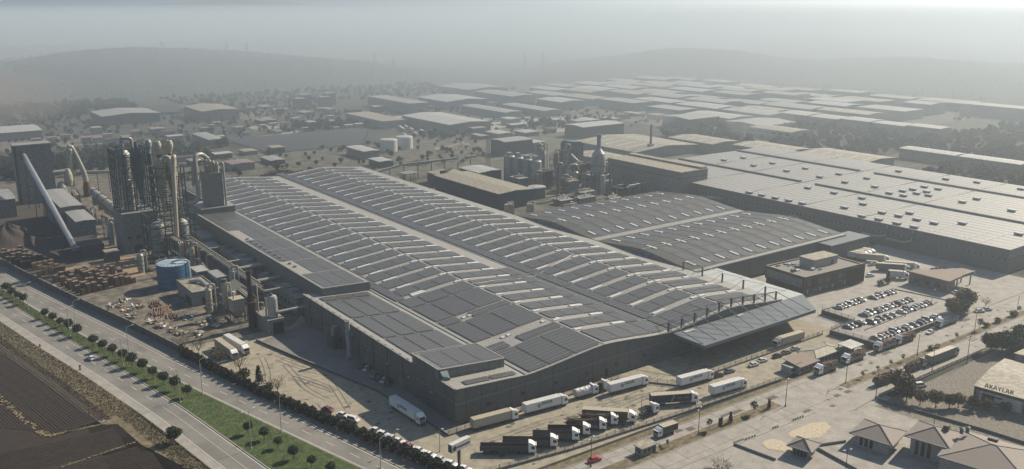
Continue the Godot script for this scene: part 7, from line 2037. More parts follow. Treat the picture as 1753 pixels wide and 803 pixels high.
	s = thing("crane_boom", "thin leaning crane boom by the tank shed", "crane", Vector3(222, 0, -505)); g = Geo.new(); g.bar(Vector3(0, 1.5, 0), Vector3(7, 19, 2), 0.4); part(g, "boom", "dark_steel", s); slab("body", "rust", s, Vector3(-2.5, 0.4, -1.6), Vector3(2.2, 2.4, 1.6))
	for i in 2:
		s = thing("wall_filter", "cream filter unit standing against the main hall's back edge, %s one" % ["larger", "smaller"][i], "filter", Vector3([169.5, 186.0][i], 0, [-205.0, -206.0][i]), 0.0, "filter units at the back edge")
		g = Geo.new(); g.box(Vector3(-2.4 + i * 1.0, 0, -2), Vector3(2.4 - i, 12.5 - i * 2.0, 2)); part(g, "casing", "cream", s)
		for k in 3: pipe_part(s, "pipe", "pipe", bend([Vector3(-2 + k * 1.6, 11, 2.4), Vector3(-2 + k * 1.6, 14.0 - i * 2, 2.4), Vector3(-1.4 + k * 1.6, 14.0 - i * 2, 0)], 0.6), 0.35, 8)
	# clutter of the second plant
	var cl := [[236, -285, 8, 12, 9], [258, -282, 7, 8, 12], [262, -258, 9, 7, 8], [284, -262, 10, 9, 10], [288, -280, 8, 8, 14], [256, -236, 12, 7, 5], [246, -224, 14, 6, 4], [284, -228, 10, 10, 6], [296, -250, 8, 14, 9], [232, -230, 10, 8, 3.5], [224, -212, 12, 6, 3], [262, -214, 9, 6, 3.5], [300, -228, 9, 9, 7], [310, -285, 10, 12, 12]]
	for i in cl.size():
		var q: Array = cl[i]
		var o := shed("equipment_house", "small equipment house crowded among the second plant's pipes, %s of the cluster" % nth(i), q[0] - q[2] * 0.5, q[0] + q[2] * 0.5, q[1] - q[3] * 0.5, q[1] + q[3] * 0.5, q[4], ["wall_mid", "wall_dark", "wall_pale"][i % 3], ["roof_pale", "roof_dark", "roof_cream"][i % 3], "building", "equipment houses of the second plant", 0, 1, 0, i % 2 == 0)
		pipe_part(o, "pipe_loop", "pipe", bend([Vector3(-q[2] * 0.5 - 0.6, 0.5, 0), Vector3(-q[2] * 0.5 - 0.6, q[4] + 1.4, 0), Vector3(q[2] * 0.3, q[4] + 1.4, 1.0), Vector3(q[2] * 0.3, q[4] - 0.2, 1.0)], 0.8), 0.4, 8)
		lathe_part(o, "vent", "galv", Vector3(0.6, 0, -1.0), [[0.5, q[4] - 0.2], [0.5, q[4] + 2.2], [0.8, q[4] + 2.4], [0.05, q[4] + 2.9]], 10)
	for i in 9:
		var q: Array = [[262, -296, 22], [281, -288, 24], [286, -306, 18], [264, -276, 15], [284, -250, 17], [292, -266, 20], [258, -262, 10], [240, -270, 13], [304, -262, 16]][i]
		s = thing("plant_tower", "open pipe tower in the crowded second plant, %s of the group" % nth(i), "tower", Vector3(q[0], 0, q[1]), 0.0, "open pipe towers of the second plant")
		frame(s, "steel_frame", Vector3(-3, 0, -3), Vector3(3, q[2], 3), 4, 1, 1, "dark_steel", 0.3)
		lathe_part(s, "cyclone", ["silo", "tank_grey", "pipe"][i % 3], Vector3(0.4, 0, 0), [[0.5, q[2] * 0.3], [2.0, q[2] * 0.6], [2.0, q[2] * 0.95], [0.8, q[2] * 1.03], [0.7, q[2] * 1.12], [0.05, q[2] * 1.12]], 14)
		pipe_part(s, "pipe", "pipe", bend([Vector3(0.4, q[2] * 1.1, 0), Vector3(0.4, q[2] * 1.18, 0), Vector3(4.0, q[2] * 1.16, 1), Vector3(4.2, 1.0, 1.4)], 1.4), 0.55, 8)
	# long pipe bridge
	s = thing("pipe_bridge", "pipe bridge on posts in front of the tall end block", "pipe rack", Vector3(292, 0, -216))
	for i in 3: pipe_part(s, "pipe", "pipe", [Vector3(-16, 8 + i * 0.9, i * 1.0), Vector3(8, 8 + i * 0.9, i * 1.0)], 0.45, 8)
	for i in 4: slab("post", "steel", s, Vector3(-15 + i * 7, 0, 0.6), Vector3(-14.6 + i * 7, 8, 1.0))
	# timber stacks and reddish heaps
	var hp := [[176, -232, 8, "rust"], [182, -216, 5, "rust"], [166, -262, 9, "rust_dark"], [175, -300, 10, "rust_dark"], [150, -405, 14, "rust_dark"], [230, -420, 12, "concrete_dark"], [290, -470, 12, "sand"], [312, -480, 10, "sand"], [120, -440, 16, "rust_dark"], [60, -470, 20, "rust_dark"]]
	for i in hp.size():
		var q: Array = hp[i]
		g = Geo.new()
		for k in 180:
			var a := rng.randf() * TAU; var rr: float = q[2] * sqrt(rng.randf())
			var y: float = q[2] * 0.22 * (1.0 - rr / q[2])
			g.bar(Vector3(cos(a) * rr - rng.randf() * 1.5, y, sin(a) * rr * 0.7), Vector3(cos(a) * rr + rng.randf() * 1.5, y + rng.randf() * 0.6, sin(a) * rr * 0.7 + rng.randfn()), rng.randf_range(0.4, 1.3), rng.randf_range(0.4, 1.0))
		var o := part(g, "timber_heap", q[3], self)
		o.position = Vector3(q[0], 0.1, q[1])
		tag(o, "%s heap of offcuts behind the largest hall, %s of the heaps there" % [{"rust": "reddish", "rust_dark": "brown", "concrete_dark": "grey", "sand": "pale"}[q[3]], nth(i)], "heap", "heaps behind the largest hall")
	# orchard-like belt of dark mounds behind the plant
	shed("distant_canopy", "grey loading canopy at the lower hall's right corner", 254, 288, -53, -40, 9.2, "dark_steel", "canopy", "canopy", "", 0, 0, 0, true)

# ---------------------------------------------------------------- office, gate, fences, houses, street furniture
func fence(n: String, label: String, path: Array, h: float, base: float, step := 3.0) -> void:
	var o := thing(n, label, "fence")
	for i in path.size() - 1:
		var a: Vector3 = path[i]; var b: Vector3 = path[i + 1]
		var L := a.distance_to(b); var k := maxi(1, int(L / step))
		var g := Geo.new(); g.bar(a + Vector3(0, base * 0.5, 0), b + Vector3(0, base * 0.5, 0), 0.3, base); part(g, "base_wall", "concrete", o)
		g = Geo.new()
		for y in [0.15, 0.4, 0.65, 0.9]: g.bar(a + Vector3(0, base + (h - base) * y, 0), b + Vector3(0, base + (h - base) * y, 0), 0.05)
		for q in int(L / 0.5): g.bar(a.lerp(b, q * 0.5 / L) + Vector3(0, base, 0), a.lerp(b, q * 0.5 / L) + Vector3(0, h * 0.97, 0), 0.035)
		part(g, "mesh_rails", "post", o)
		for q in k + 1:
			var p := a.lerp(b, float(q) / k)
			slab("post", "post", o, p + Vector3(-0.07, 0, -0.07), p + Vector3(0.07, h, 0.07))

func lamp(label: String, at: Vector3, h: float, arm: Vector2, m := "lamp_pole", group := "", twin := false) -> void:
	var o := thing("street_lamp", label, "street lamp", at, 0.0, group)
	var g := Geo.new(); g.tube([Vector3.ZERO, Vector3(0, h * 0.5, 0), Vector3(0, h, 0)], [0.14, 0.11, 0.07], 8); g.lathe(Vector3.ZERO, [[0.28, 0], [0.28, 0.25], [0.14, 0.4]], 8); part(g, "pole", m, o)
	for s in ([1.0, -1.0] if twin else [1.0]):
		var e := Vector3(arm.x * s, h + 0.35, arm.y * s)
		g = Geo.new(); g.tube([Vector3(0, h, 0), e * 0.5 + Vector3(0, h * 0.5 + 0.15, 0), e], 0.06, 6); part(g, "arm", m, o)
		g = Geo.new(); g.bar(e, e + Vector3(arm.x, 0.0, arm.y).normalized() * s * 0.8, 0.3, 0.14); part(g, "lamp_head", "skylight", o)

func hip_roof(o: Node3D, x0: float, x1: float, z0: float, z1: float, y: float, h: float, m: String, n := "roof") -> MeshInstance3D:
	var g := Geo.new(); var hz := (z1 - z0) * 0.5; var hx := (x1 - x0) * 0.5
	var r0: Vector3; var r1: Vector3
	var c := Vector3((x0 + x1) * 0.5, y + h, (z0 + z1) * 0.5)
	if hx > hz: r0 = c - Vector3(hx - hz, 0, 0); r1 = c + Vector3(hx - hz, 0, 0)
	else: r0 = c - Vector3(0, 0, hz - hx); r1 = c + Vector3(0, 0, hz - hx)
	var A := Vector3(x0, y, z1); var B := Vector3(x1, y, z1); var C := Vector3(x1, y, z0); var D := Vector3(x0, y, z0)
	if hx > hz: g.quad(A, B, r1, r0); g.quad(C, D, r0, r1); g.tri(B, C, r1); g.tri(D, A, r0)
	else: g.tri(A, B, r1); g.quad(B, C, r0, r1); g.tri(C, D, r0); g.quad(D, A, r1, r0)
	g.box(Vector3(x0, y - 0.25, z0), Vector3(x1, y, z1))
	var ro := part(g, n, m, o)
	var t := Geo.new()
	for q in [[A, r0 if hx > hz else r1], [B, r1], [C, r1 if hx > hz else r0], [D, r0], [r0, r1]]:
		if q[0].distance_to(q[1]) > 0.1: t.bar(q[0] + Vector3(0, 0.06, 0), q[1] + Vector3(0, 0.06, 0), 0.22, 0.14)
	for q in [[A, B], [B, C], [C, D], [D, A]]: t.bar(q[0] - Vector3(0, 0.1, 0), q[1] - Vector3(0, 0.1, 0), 0.3, 0.3)
	part(t, "ridge_tiles", "wall_mid", ro)
	return ro

func build_front() -> void:
	# brown office block
	var o := thing("office_block", "brown-framed office block with cluttered flat roof beside the car park", "office", Vector3(218.5, 0.05, -24.5), -0.06)
	var g := Geo.new(); g.box(Vector3(-20.5, 0, -11), Vector3(20.0, 8.6, 11)); part(g, "wall", "wall_dark", o)
	g = Geo.new(); g.box(Vector3(-21, 3.4, -11.5), Vector3(20.6, 9.0, -11.0)); g.box(Vector3(-21, 7.9, -11.2), Vector3(-20.5, 9.2, 11.5)); g.box(Vector3(-21, 3.2, -11.2), Vector3(-20.5, 3.9, 11.5)); g.box(Vector3(-21, 3.2, 11.0), Vector3(21.5, 3.8, 11.5)); g.box(Vector3(-21, 7.6, 11.0), Vector3(22.5, 9.2, 11.5)); g.box(Vector3(-21.02, 3.2, 10.4), Vector3(-20.4, 9.2, 11.52)); g.box(Vector3(20.0, 3.2, -11.0), Vector3(21.2, 9.2, 11.2))
	part(g, "brown_frame", "brown", o)
	slab("pale_panel", "wall_pale", o, Vector3(-20.8, 3.95, -10.8), Vector3(-20.5, 7.8, 10.2))
	for i in 9:
		var x := -19.0 + i * 4.4
		slab("window", "glass" if i % 3 != 1 else "dark", o, Vector3(x, 4.3, 11.0), Vector3(x + 3.2, 7.2, 11.14)); slab("ground_window", "glass", o, Vector3(x, 0.8, 11.0), Vector3(x + 2.6, 2.8, 11.14))
		if i % 2 == 0: slab("white_blind", "wall_white", o, Vector3(x + 0.5, 1.0, 11.1), Vector3(x + 1.6, 2.7, 11.2))
	for i in 12: slab("slat_fin", "brown", o, Vector3(10.5 + i * 0.95, 0.4, 11.3), Vector3(10.75 + i * 0.95, 8.6, 12.3))
	g = Geo.new(); g.box(Vector3(-20.4, 8.6, -10.9), Vector3(20.5, 8.75, 10.9)); part(g, "flat_roof", "concrete", o)
	g = Geo.new(); g.bar(Vector3(-20.7, 9.3, 11.2), Vector3(21.8, 9.3, 11.2), 0.5, 0.25); g.bar(Vector3(-20.7, 9.3, -11.2), Vector3(-20.7, 9.3, 11.0), 0.5, 0.25); g.bar(Vector3(-20.4, 9.3, -11.2), Vector3(20.4, 9.3, -11.2), 0.5, 0.25); part(g, "parapet_cap", "kerb", o)
	var ph := Geo.new(); ph.box(Vector3(-4.5, 8.7, -5.5), Vector3(12.5, 12.6, 3.0)); var pho := part(ph, "penthouse", "wall_white", o)
	slab("penthouse_roof", "roof_cream", pho, Vector3(-4.8, 12.6, -5.8), Vector3(12.8, 12.85, 3.3)); slab("penthouse_door", "dark", pho, Vector3(8.0, 8.8, 3.0), Vector3(9.2, 11.0, 3.08))
	for i in 22:
		var p := Vector3(rng.randf_range(-19, 17), 8.75, rng.randf_range(-9.6, 9.0))
		if p.x > -7 and p.x < 13.5 and p.z > -7.5 and p.z < 5: continue
		slab("rooftop_unit", ["white", "galv", "dark_steel", "concrete"][i % 4], o, p, p + Vector3(rng.randf_range(0.8, 2.6), rng.randf_range(0.5, 1.5), rng.randf_range(0.8, 2.0)))
	# raised car park deck and wall
	var cp := thing("car_park_deck", "raised pale car park deck with a concrete retaining wall", "car park")
	var poly := [Vector2(165.5, 21.6), Vector2(183.6, 20.6), Vector2(184.0, 4.6), Vector2(236.0, 6.0), Vector2(240.5, 30.0), Vector2(224, 41.0), Vector2(167.5, 41.4)]
	g = Geo.new(); flat(g, poly, 1.72); part(g, "deck", "concrete_road", cp)
	for i in poly.size():
		var a: Vector2 = poly[i]; var b: Vector2 = poly[(i + 1) % poly.size()]
		g = Geo.new(); g.bar(Vector3(a.x, 0.95, a.y), Vector3(b.x, 0.95, b.y), 0.35, 2.0); part(g, "retaining_wall", "concrete_dark", cp)
		g = Geo.new(); g.bar(Vector3(a.x, 2.02, a.y), Vector3(b.x, 2.02, b.y), 0.5, 0.16); part(g, "wall_coping", "kerb", cp)
	g = Geo.new(); g.bar(Vector3(177, 1.82, 29.6), Vector3(234.0, 1.82, 28.2), 0.4, 0.3); part(g, "dividing_kerb", "concrete_dark", cp)
	fence("deck_fence", "thin fence along the car park's left edge", [Vector3(167.7, 2.1, 41.0), Vector3(165.8, 2.1, 21.8), Vector3(183.4, 2.1, 20.8), Vector3(183.8, 2.1, 5.0)], 1.4, 0.05)
	# gate building with pinkish canopy
	o = thing("gate_building", "reddish gate building with a pinkish canopy over the entrance", "gate", Vector3(263, 0.05, 12))
	g = Geo.new(); g.box(Vector3(-7.5, 0, -10), Vector3(0, 5.6, 8.5)); part(g, "wall", "wall_pink", o)
	g = Geo.new(); g.hexa([Vector3(-9, 5.4, 10.5), Vector3(14.5, 5.9, 9.5), Vector3(14.5, 5.9, 4.0), Vector3(-9, 5.4, -10.5), Vector3(-9, 6.2, 10.5), Vector3(14.5, 6.9, 9.5), Vector3(14.5, 6.9, 4.0), Vector3(-9, 6.2, -10.5)]); part(g, "canopy", "tile_warm", o)
	slab("fascia_board", "wall_white", o, Vector3(3.5, 5.7, 9.9), Vector3(14.3, 7.2, 10.3)); slab("fascia_sign", "brown", o, Vector3(5.0, 6.0, 10.3), Vector3(12.5, 6.8, 10.36))
	for q in [[2.0, 8.5], [13.5, 8.8], [13.5, 4.5]]: slab("post", "tank_grey", o, Vector3(q[0] - 0.25, 0, q[1] - 0.25), Vector3(q[0] + 0.25, 5.9, q[1] + 0.25))
	for i in 3: slab("window", "glass", o, Vector3(-7.62, 1.4, -7 + i * 5.0), Vector3(-7.5, 3.2, -4.5 + i * 5.0))
	# low gatehouses by the truck yard
	var gh := thing("gatehouse", "low gatehouse with ribbed brown roof beside the truck yard fence", "gatehouse", Vector3(127, 0.05, 36.2))
	g = Geo.new(); g.box(Vector3(-5.6, 0, -3.2), Vector3(5.0, 2.9, 3.6)); part(g, "wall", "wall_pale", gh)
	g = Geo.new(); g.hexa([Vector3(-6.0, 3.0, 4.2), Vector3(5.4, 3.0, 4.2), Vector3(5.4, 3.9, -3.6), Vector3(-6.0, 3.9, -3.6), Vector3(-6.0, 3.2, 4.2), Vector3(5.4, 3.2, 4.2), Vector3(5.4, 4.1, -3.6), Vector3(-6.0, 4.1, -3.6)]); var gr := part(g, "roof", "tile_warm", gh)
	for i in 9: slab("roof_rib", "brown", gr, Vector3(-5.6 + i * 1.25, 3.18, -3.5), Vector3(-5.45 + i * 1.25, 3.3, 4.1)).rotation.x = 0.115
	for i in 4: slab("window", "glass", gh, Vector3(-4.8 + i * 2.4, 1.0, 3.6), Vector3(-3.4 + i * 2.4, 2.1, 3.7))
	gh = thing("gatehouse", "cream-roofed gatehouse right of the ribbed brown roof", "gatehouse", Vector3(141, 0.05, 34.6))
	g = Geo.new(); g.box(Vector3(-8.0, 0, -3.6), Vector3(7.4, 3.3, 3.6)); part(g, "wall", "wall_white", gh)
	hip_roof(gh, -8.8, 8.2, -4.4, 4.4, 3.4, 0.9, "roof_cream")
	for i in 6: slab("window", "glass", gh, Vector3(-7.2 + i * 2.4, 1.0, 3.6), Vector3(-5.8 + i * 2.4, 2.3, 3.7))
	slab("window", "glass", gh, Vector3(-8.1, 1.0, -2), Vector3(-8.0, 2.3, 1))
	gh = thing("truck_shelter", "white open shelter roof on posts right of the gatehouses", "shelter", Vector3(151.4, 0.05, 40.2))
	g = Geo.new(); g.hexa([Vector3(-4, 4.8, 3), Vector3(4, 4.8, 3), Vector3(4, 5.0, -3), Vector3(-4, 5.0, -3), Vector3(-4, 5.05, 3), Vector3(4, 5.05, 3), Vector3(4, 5.25, -3), Vector3(-4, 5.25, -3)]); part(g, "roof", "roof_white", gh)
	for q in [[-3.7, -2.7], [3.7, -2.7], [3.7, 2.7], [-3.7, 2.7]]: slab("post", "steel", gh, Vector3(q[0] - 0.12, 0, q[1] - 0.12), Vector3(q[0] + 0.12, 4.9, q[1] + 0.12))
	slab("cabin", "wall_mid", gh, Vector3(-3.0, 0, -2.6), Vector3(2.6, 3.6, 0.0))
	gh = thing("guard_hut", "small pale guard hut in front of the gatehouses", "hut", Vector3(122.0, 0.05, 35.6)); g = Geo.new(); g.box(Vector3(-3.0, 0, -2.0), Vector3(1.0, 2.6, 2.2)); part(g, "wall", "wall_white", gh); slab("roof", "roof_pale", gh, Vector3(-3.3, 2.6, -2.3), Vector3(1.3, 2.8, 2.5)); slab("window", "glass", gh, Vector3(-2.6, 1.0, 2.2), Vector3(-0.6, 2.0, 2.28)); slab("dark_board", "dark", gh, Vector3(-0.4, 2.2, 2.3), Vector3(2.8, 3.6, 2.45))
	# kiosk on the near median
	o = thing("kiosk", "small kiosk with cream flat roof on the near concrete median", "kiosk", Vector3(36.2, 0.18, 48.6))
	g = Geo.new(); g.box(Vector3(-2.9, 0, -1.5), Vector3(2.9, 2.5, 1.5)); part(g, "wall", "wall_pale", o); slab("roof", "roof_cream", o, Vector3(-3.3, 2.5, -1.9), Vector3(3.3, 2.75, 1.9))
	for i in 3: slab("window", "glass", o, Vector3(-2.2 + i * 1.7, 1.0, 1.5), Vector3(-1.2 + i * 1.7, 2.1, 1.58))
	slab("door", "dark", o, Vector3(1.8, 0.05, 1.5), Vector3(2.5, 2.0, 1.56)); slab("side_window", "glass", o, Vector3(-2.98, 1.0, -0.9), Vector3(-2.9, 2.1, 0.8))
	o = thing("notice_board", "dark upright notice board on the near concrete median", "sign", Vector3(67.2, 0.2, 50.4)); slab("board", "rust_dark", o, Vector3(-0.9, 0.4, -0.12), Vector3(0.9, 3.0, 0.12)); slab("foot", "concrete_dark", o, Vector3(-0.7, 0, -0.2), Vector3(0.7, 0.4, 0.2))
	# AKAYLAR store
	o = thing("store_hall", "cream-roofed hall with AKAYLAR letters on its eaves", "store", Vector3(150.6, 0.05, 88.0), 0.17)
	g = Geo.new(); g.box(Vector3(0, 0, 0), Vector3(32, 5.6, 44)); part(g, "wall", "wall_white", o)
	g = Geo.new()
	for q in [[-0.5, 5.5, 16.0, 6.7], [16.0, 6.7, 32.5, 5.5]]:
		g.hexa([Vector3(q[0], q[1], 44.6), Vector3(q[2], q[3], 44.6), Vector3(q[2], q[3], -0.6), Vector3(q[0], q[1], -0.6), Vector3(q[0], q[1] + 0.2, 44.6), Vector3(q[2], q[3] + 0.2, 44.6), Vector3(q[2], q[3] + 0.2, -0.6), Vector3(q[0], q[1] + 0.2, -0.6)])
	part(g, "roof", "roof_cream", o)
	g = Geo.new(); g.extrude([Vector2(0, 5.5), Vector2(32, 5.5), Vector2(16, 6.7)], Vector3(0, 0, 0.0), Vector3(1, 0, 0), Vector3(0, 1, 0), Vector3(0, 0, -0.2)); part(g, "gable", "wall_pale", o)
	slab("fascia", "brown", o, Vector3(-0.25, 4.7, 0.0), Vector3(-0.02, 5.5, 44)); slab("corner_post", "brown", o, Vector3(-0.3, 0, -0.3), Vector3(0.1, 5.5, 0.3)); slab("wall_joint", "dark_steel", o, Vector3(-0.12, 0, 14.8), Vector3(-0.02, 4.7, 15.2))
	text(o, "AKAYLAR", Vector3(-0.3, 5.5, 2.6), 1.5, "letter_brown", -PI / 2)
	slab("shop_panel", "white", o, Vector3(-0.14, 0.6, 1.6), Vector3(-0.02, 4.2, 14.2)); slab("shop_poster", "brown", o, Vector3(-0.2, 0.9, 2.2), Vector3(-0.14, 3.9, 6.0))
	for i in 2: slab("poster_line", "dark", o, Vector3(-0.26, 3.2 - i * 2.2, 4.6), Vector3(-0.2, 3.7 - i * 2.2, 8.4))
	shed("store_annex", "cream ridge-roofed annex behind the lettered hall", 186, 215, 84, 112, 8.4, "wall_pale", "roof_cream", "building")
	# houses of the forecourt
	var hh := thing("tiled_house", "smaller tiled house with hipped roof at the bottom right", "house", Vector3(96.5, 0.15, 86.4), 0.22)
	g = Geo.new(); g.box(Vector3(-4.8, 0, -4.8), Vector3(4.8, 4.0, 4.8)); part(g, "wall", "wall_white", hh)
	hip_roof(hh, -6.2, 6.2, -6.4, 6.4, 4.1, 2.5, "tile")
	for i in 3: slab("tall_window", "glass", hh, Vector3(-4.88, 0.5, -3.6 + i * 1.5), Vector3(-4.8, 3.4, -2.7 + i * 1.5)); slab("front_window", "glass", hh, Vector3(-3.4 + i * 2.4, 0.8, 4.8), Vector3(-2.0 + i * 2.4, 3.2, 4.88))
	hh = thing("tiled_villa", "large grey-tiled villa at the bottom right corner", "house", Vector3(104.8, 0.15, 99.0), 0.23)
	g = Geo.new(); g.box(Vector3(-5.2, 0, -4.8), Vector3(5.2, 6.0, 5.0)); g.box(Vector3(-11.0, 0, 5.0), Vector3(7.6, 5.6, 26)); part(g, "wall", "wall_white", hh)
	hip_roof(hh, -6.6, 6.6, -6.2, 6.4, 6.1, 2.6, "tile"); hip_roof(hh, -12.6, 9.4, 4.6, 28.0, 5.7, 3.2, "tile")
	for i in 3: slab("tall_window", "glass", hh, Vector3(-5.3, 0.5, -3.4 + i * 1.7), Vector3(-5.2, 5.2, -2.4 + i * 1.7))
	for q in [[3.0, 6.6], [4.6, 7.8]]:
		lathe_part(hh, "roof_vent", "dark_steel", Vector3(q[0], 8.2, q[1]), [[0.5, -0.8], [0.5, 0.8], [0.8, 1.0], [0.05, 1.4]], 10)
	slab("chimney", "brown", hh, Vector3(1.2, 7.2, 2.0), Vector3(3.2, 9.2, 3.4))
	slab("roof_hatch", "dark", hh, Vector3(3.6, 7.0, 13.5), Vector3(5.4, 8.2, 16.0))
	hh = thing("tiled_pavilion", "little square pavilion with pyramid roof on the forecourt", "pavilion", Vector3(73.3, 0.15, 77.0), 0.25)
	g = Geo.new(); g.box(Vector3(-2.6, 0, -2.4), Vector3(2.6, 3.1, 2.4)); part(g, "wall", "wall_mid", hh); hip_roof(hh, -3.7, 3.7, -3.7, 3.7, 3.2, 1.9, "tile")
	for i in 4: slab("pane", "glass", hh, Vector3(-2.68, 0.4, -2.0 + i * 1.05), Vector3(-2.6, 2.8, -1.2 + i * 1.05)); slab("front_pane", "glass", hh, Vector3(-2.2 + i * 1.15, 0.4, 2.4), Vector3(-1.3 + i * 1.15, 2.8, 2.48))
	sheet("sand_island", "sand", [Vector2(67.3, 68.7), Vector2(68.6, 65.6), Vector2(71.0, 64.9), Vector2(73.6, 65.5), Vector2(75.2, 67.4), Vector2(74.6, 71.0), Vector2(72.4, 74.0), Vector2(70.6, 73.4)], 0.2)
	sheet("sand_island", "sand", [Vector2(79.3, 68.2), Vector2(80.2, 66.1), Vector2(84.1, 65.6), Vector2(92.8, 66.0), Vector2(97.0, 68.0), Vector2(95.0, 71.5), Vector2(86.3, 73.6), Vector2(80.6, 70.6)], 0.2)
	# low walls and terraces of the forecourt
	o = thing("garden_wall", "low pale garden wall stepping round the pavilion", "wall")
	for q in [[Vector3(79.5, 0.5, 76), Vector3(90, 0.5, 80)], [Vector3(79.5, 0.5, 76), Vector3(77.5, 0.5, 92)], [Vector3(63.6, 0.4, 74.6), Vector3(61.2, 0.4, 61.0)]]:
		g = Geo.new(); g.bar(q[0], q[1], 0.35, 0.9); part(g, "wall_run", "concrete", o)
	o = thing("terrace_wall", "dark planter wall at the bottom edge beside the leafless tree", "wall"); g = Geo.new(); g.bar(Vector3(45.5, 0.4, 70.4), Vector3(50.5, 0.4, 77.0), 0.4, 0.8); g.bar(Vector3(50.5, 0.4, 77.0), Vector3(44.0, 0.4, 82.0), 0.4, 0.8); part(g, "wall_run", "concrete", o)
	o = thing("plot_wall", "long low wall between the villa drive and the gravel plot", "wall"); g = Geo.new(); g.bar(Vector3(124.5, 0.5, 69.0), Vector3(131.5, 0.5, 101.0), 0.4, 1.0); g.bar(Vector3(131.5, 0.5, 101.0), Vector3(134, 0.5, 120), 0.4, 1.0); part(g, "wall_run", "concrete_dark", o)
	for i in 12:
		var p := Vector3([67.0, 68.2, 69.6, 70.8, 79.6, 80.6, 81.6, 89.6, 90.6, 91.6, 92.8, 94.0][i], 0.18, 61.0 + 0.05 * i)
		o = thing("bollard", "small pale stone beside the road edge, %s from the left" % nth(i), "bollard", p, 0.0, "stones along the forecourt edge"); g = Geo.new(); g.lathe(Vector3.ZERO, [[0.3, 0], [0.28, 0.4], [0.15, 0.6], [0.02, 0.62]], 8); part(g, "stone", "kerb", o)
	# fences
	fence("yard_fence", "long fence along the concrete road in front of the truck yard", [Vector3(-8, 0.05, 31.0), Vector3(20, 0.05, 34.6), Vector3(58, 0.05, 37.0), Vector3(112, 0.05, 39.0)], 1.9, 0.7)
	fence("inner_fence", "fence along the factory front with a kink before the canopy", [Vector3(-5.8, 0.05, 5.2), Vector3(66, 0.05, 4.2), Vector3(79, 0.05, 20.6), Vector3(134, 0.05, 20.4), Vector3(163, 0.05, 20.0)], 2.0, 0.5)
	fence("plot_fence", "fence along the gravel plot beside the far lane", [Vector3(128, 0.05, 67.6), Vector3(196, 0.05, 67.4)], 1.5, 0.4)
	# lamps
	var k := 0
	for q in [[-91.4, -202.4, 11.7], [-83.1, -157.2, 11.8], [-73.4, -112.6, 11.0], [-65.7, -68.0, 12.2], [-58.0, -22.7, 12.4]]:
		lamp("tall twin-armed lamp on the left median's outer edge, %s from the back" % nth(k), Vector3(q[0], 0.15, q[1]), q[2], Vector2(-1.6, 0.5), "lamp_pole", "lamps on the left median", true); k += 1
	k = 0
	for q in [[-78.5, -171.3, 9.7], [-68.4, -125.1, 10.0], [-57.6, -70.2, 12.5], [-46.7, -27.2, 12.0], [-31.9, 10.2, 9.0]]:
		lamp("single-armed lamp on the median's inner edge, %s from the back" % nth(k), Vector3(q[0] , 0.15, q[1]), q[2], Vector2(2.2, -0.6), "lamp_pole", "lamps on the median's inner edge"); k += 1
	k = 0
	for q in [[17.5, 45.4, 8.7], [57.0, 50.5, 8.7], [96.0, 53.2, 9.0], [128.6, 53.9, 8.0], [173.2, 54.6, 8.7], [216.0, 54.4, 8.5], [251.7, 54.2, 8.5]]:
		lamp("dark lamp post on the concrete road's median, %s from the left" % nth(k), Vector3(q[0], 0.18, q[1]), q[2], Vector2(0.9, -0.4), "rust_dark", "lamp posts of the concrete road", true); k += 1
	k = 0
	for q in [[125.9, 67.3, 10.1], [163.1, 66.2, 9.3], [180.2, 70.0, 10.6], [72.0, 92.0, 8.0], [118.0, 92.0, 8.5]]:
		lamp("slim post on the forecourt side of the concrete road, %s of these" % nth(k), Vector3(q[0], 0.1, q[1]), q[2], Vector2(0.7, 0.2), "rust_dark", "slim posts of the forecourt side", true); k += 1
	lamp("bent lamp arm among the angled trucks", Vector3(53.0, 0.05, 29.4), 6.4, Vector2(-1.6, 0.2))
	k = 0
	for q in [[206.0, 30.0], [228.0, 29.0], [-24.0, 4.5], [-13.0, 12.0]]:
		lamp("thin yard lamp, %s from the right" % nth(k), Vector3(q[0], 0.05 if k > 1 else 1.7, q[1]), 7.0, Vector2(0.5, 0.2), "lamp_pole", "thin yard lamps"); k += 1
	# totem sign
	o = thing("totem_sign", "white boxed company sign on a tall post at the yard corner", "sign", Vector3(-13.9, 0.05, 24.0), 0.18)
	slab("post", "dark_steel", o, Vector3(-0.35, 0, -0.3), Vector3(0.35, 6.6, 0.3)); g = Geo.new(); g.box(Vector3(-3.4, 6.4, -0.8), Vector3(3.9, 8.9, 0.8)); var sb := part(g, "sign_box", "white", o)
	slab("end_panel", "dark_steel", sb, Vector3(-3.5, 6.5, -0.7), Vector3(-3.4, 8.8, 0.7))
	g = Geo.new(); g.tube([Vector3(-2.3, 7.6, 0.8), Vector3(-2.3, 7.6, 0.86)], 0.72, 18); part(g, "round_mark", "letter", sb); slab("name_line", "letter", sb, Vector3(-1.3, 7.35, 0.8), Vector3(3.5, 7.8, 0.84))
	# rusty frame of an empty billboard
	o = thing("billboard_frame", "empty rusty billboard frame at the field's edge", "billboard", Vector3(-90.2, 0, -68.4), 0.32)
	g = Geo.new(); g.bar(Vector3(-3.8, 3.0, 0), Vector3(3.6, 3.0, 0), 0.2); g.bar(Vector3(-3.8, 6.0, 0), Vector3(3.6, 6.0, 0), 0.2); g.bar(Vector3(-3.8, 3.0, 0), Vector3(-3.8, 6.0, 0), 0.2); g.bar(Vector3(3.6, 3.0, 0), Vector3(3.6, 6.0, 0), 0.2)
	for i in 4: g.bar(Vector3(-2.4 + i * 1.5, 3.0, 0), Vector3(-2.4 + i * 1.5, 6.0, 0), 0.1)
	part(g, "frame", "rust", o); slab("post", "rust", o, Vector3(-0.15, 0, -0.15), Vector3(0.15, 3.0, 0.15)); slab("footing", "concrete", o, Vector3(-0.9, 0, -0.9), Vector3(0.9, 0.35, 0.9))
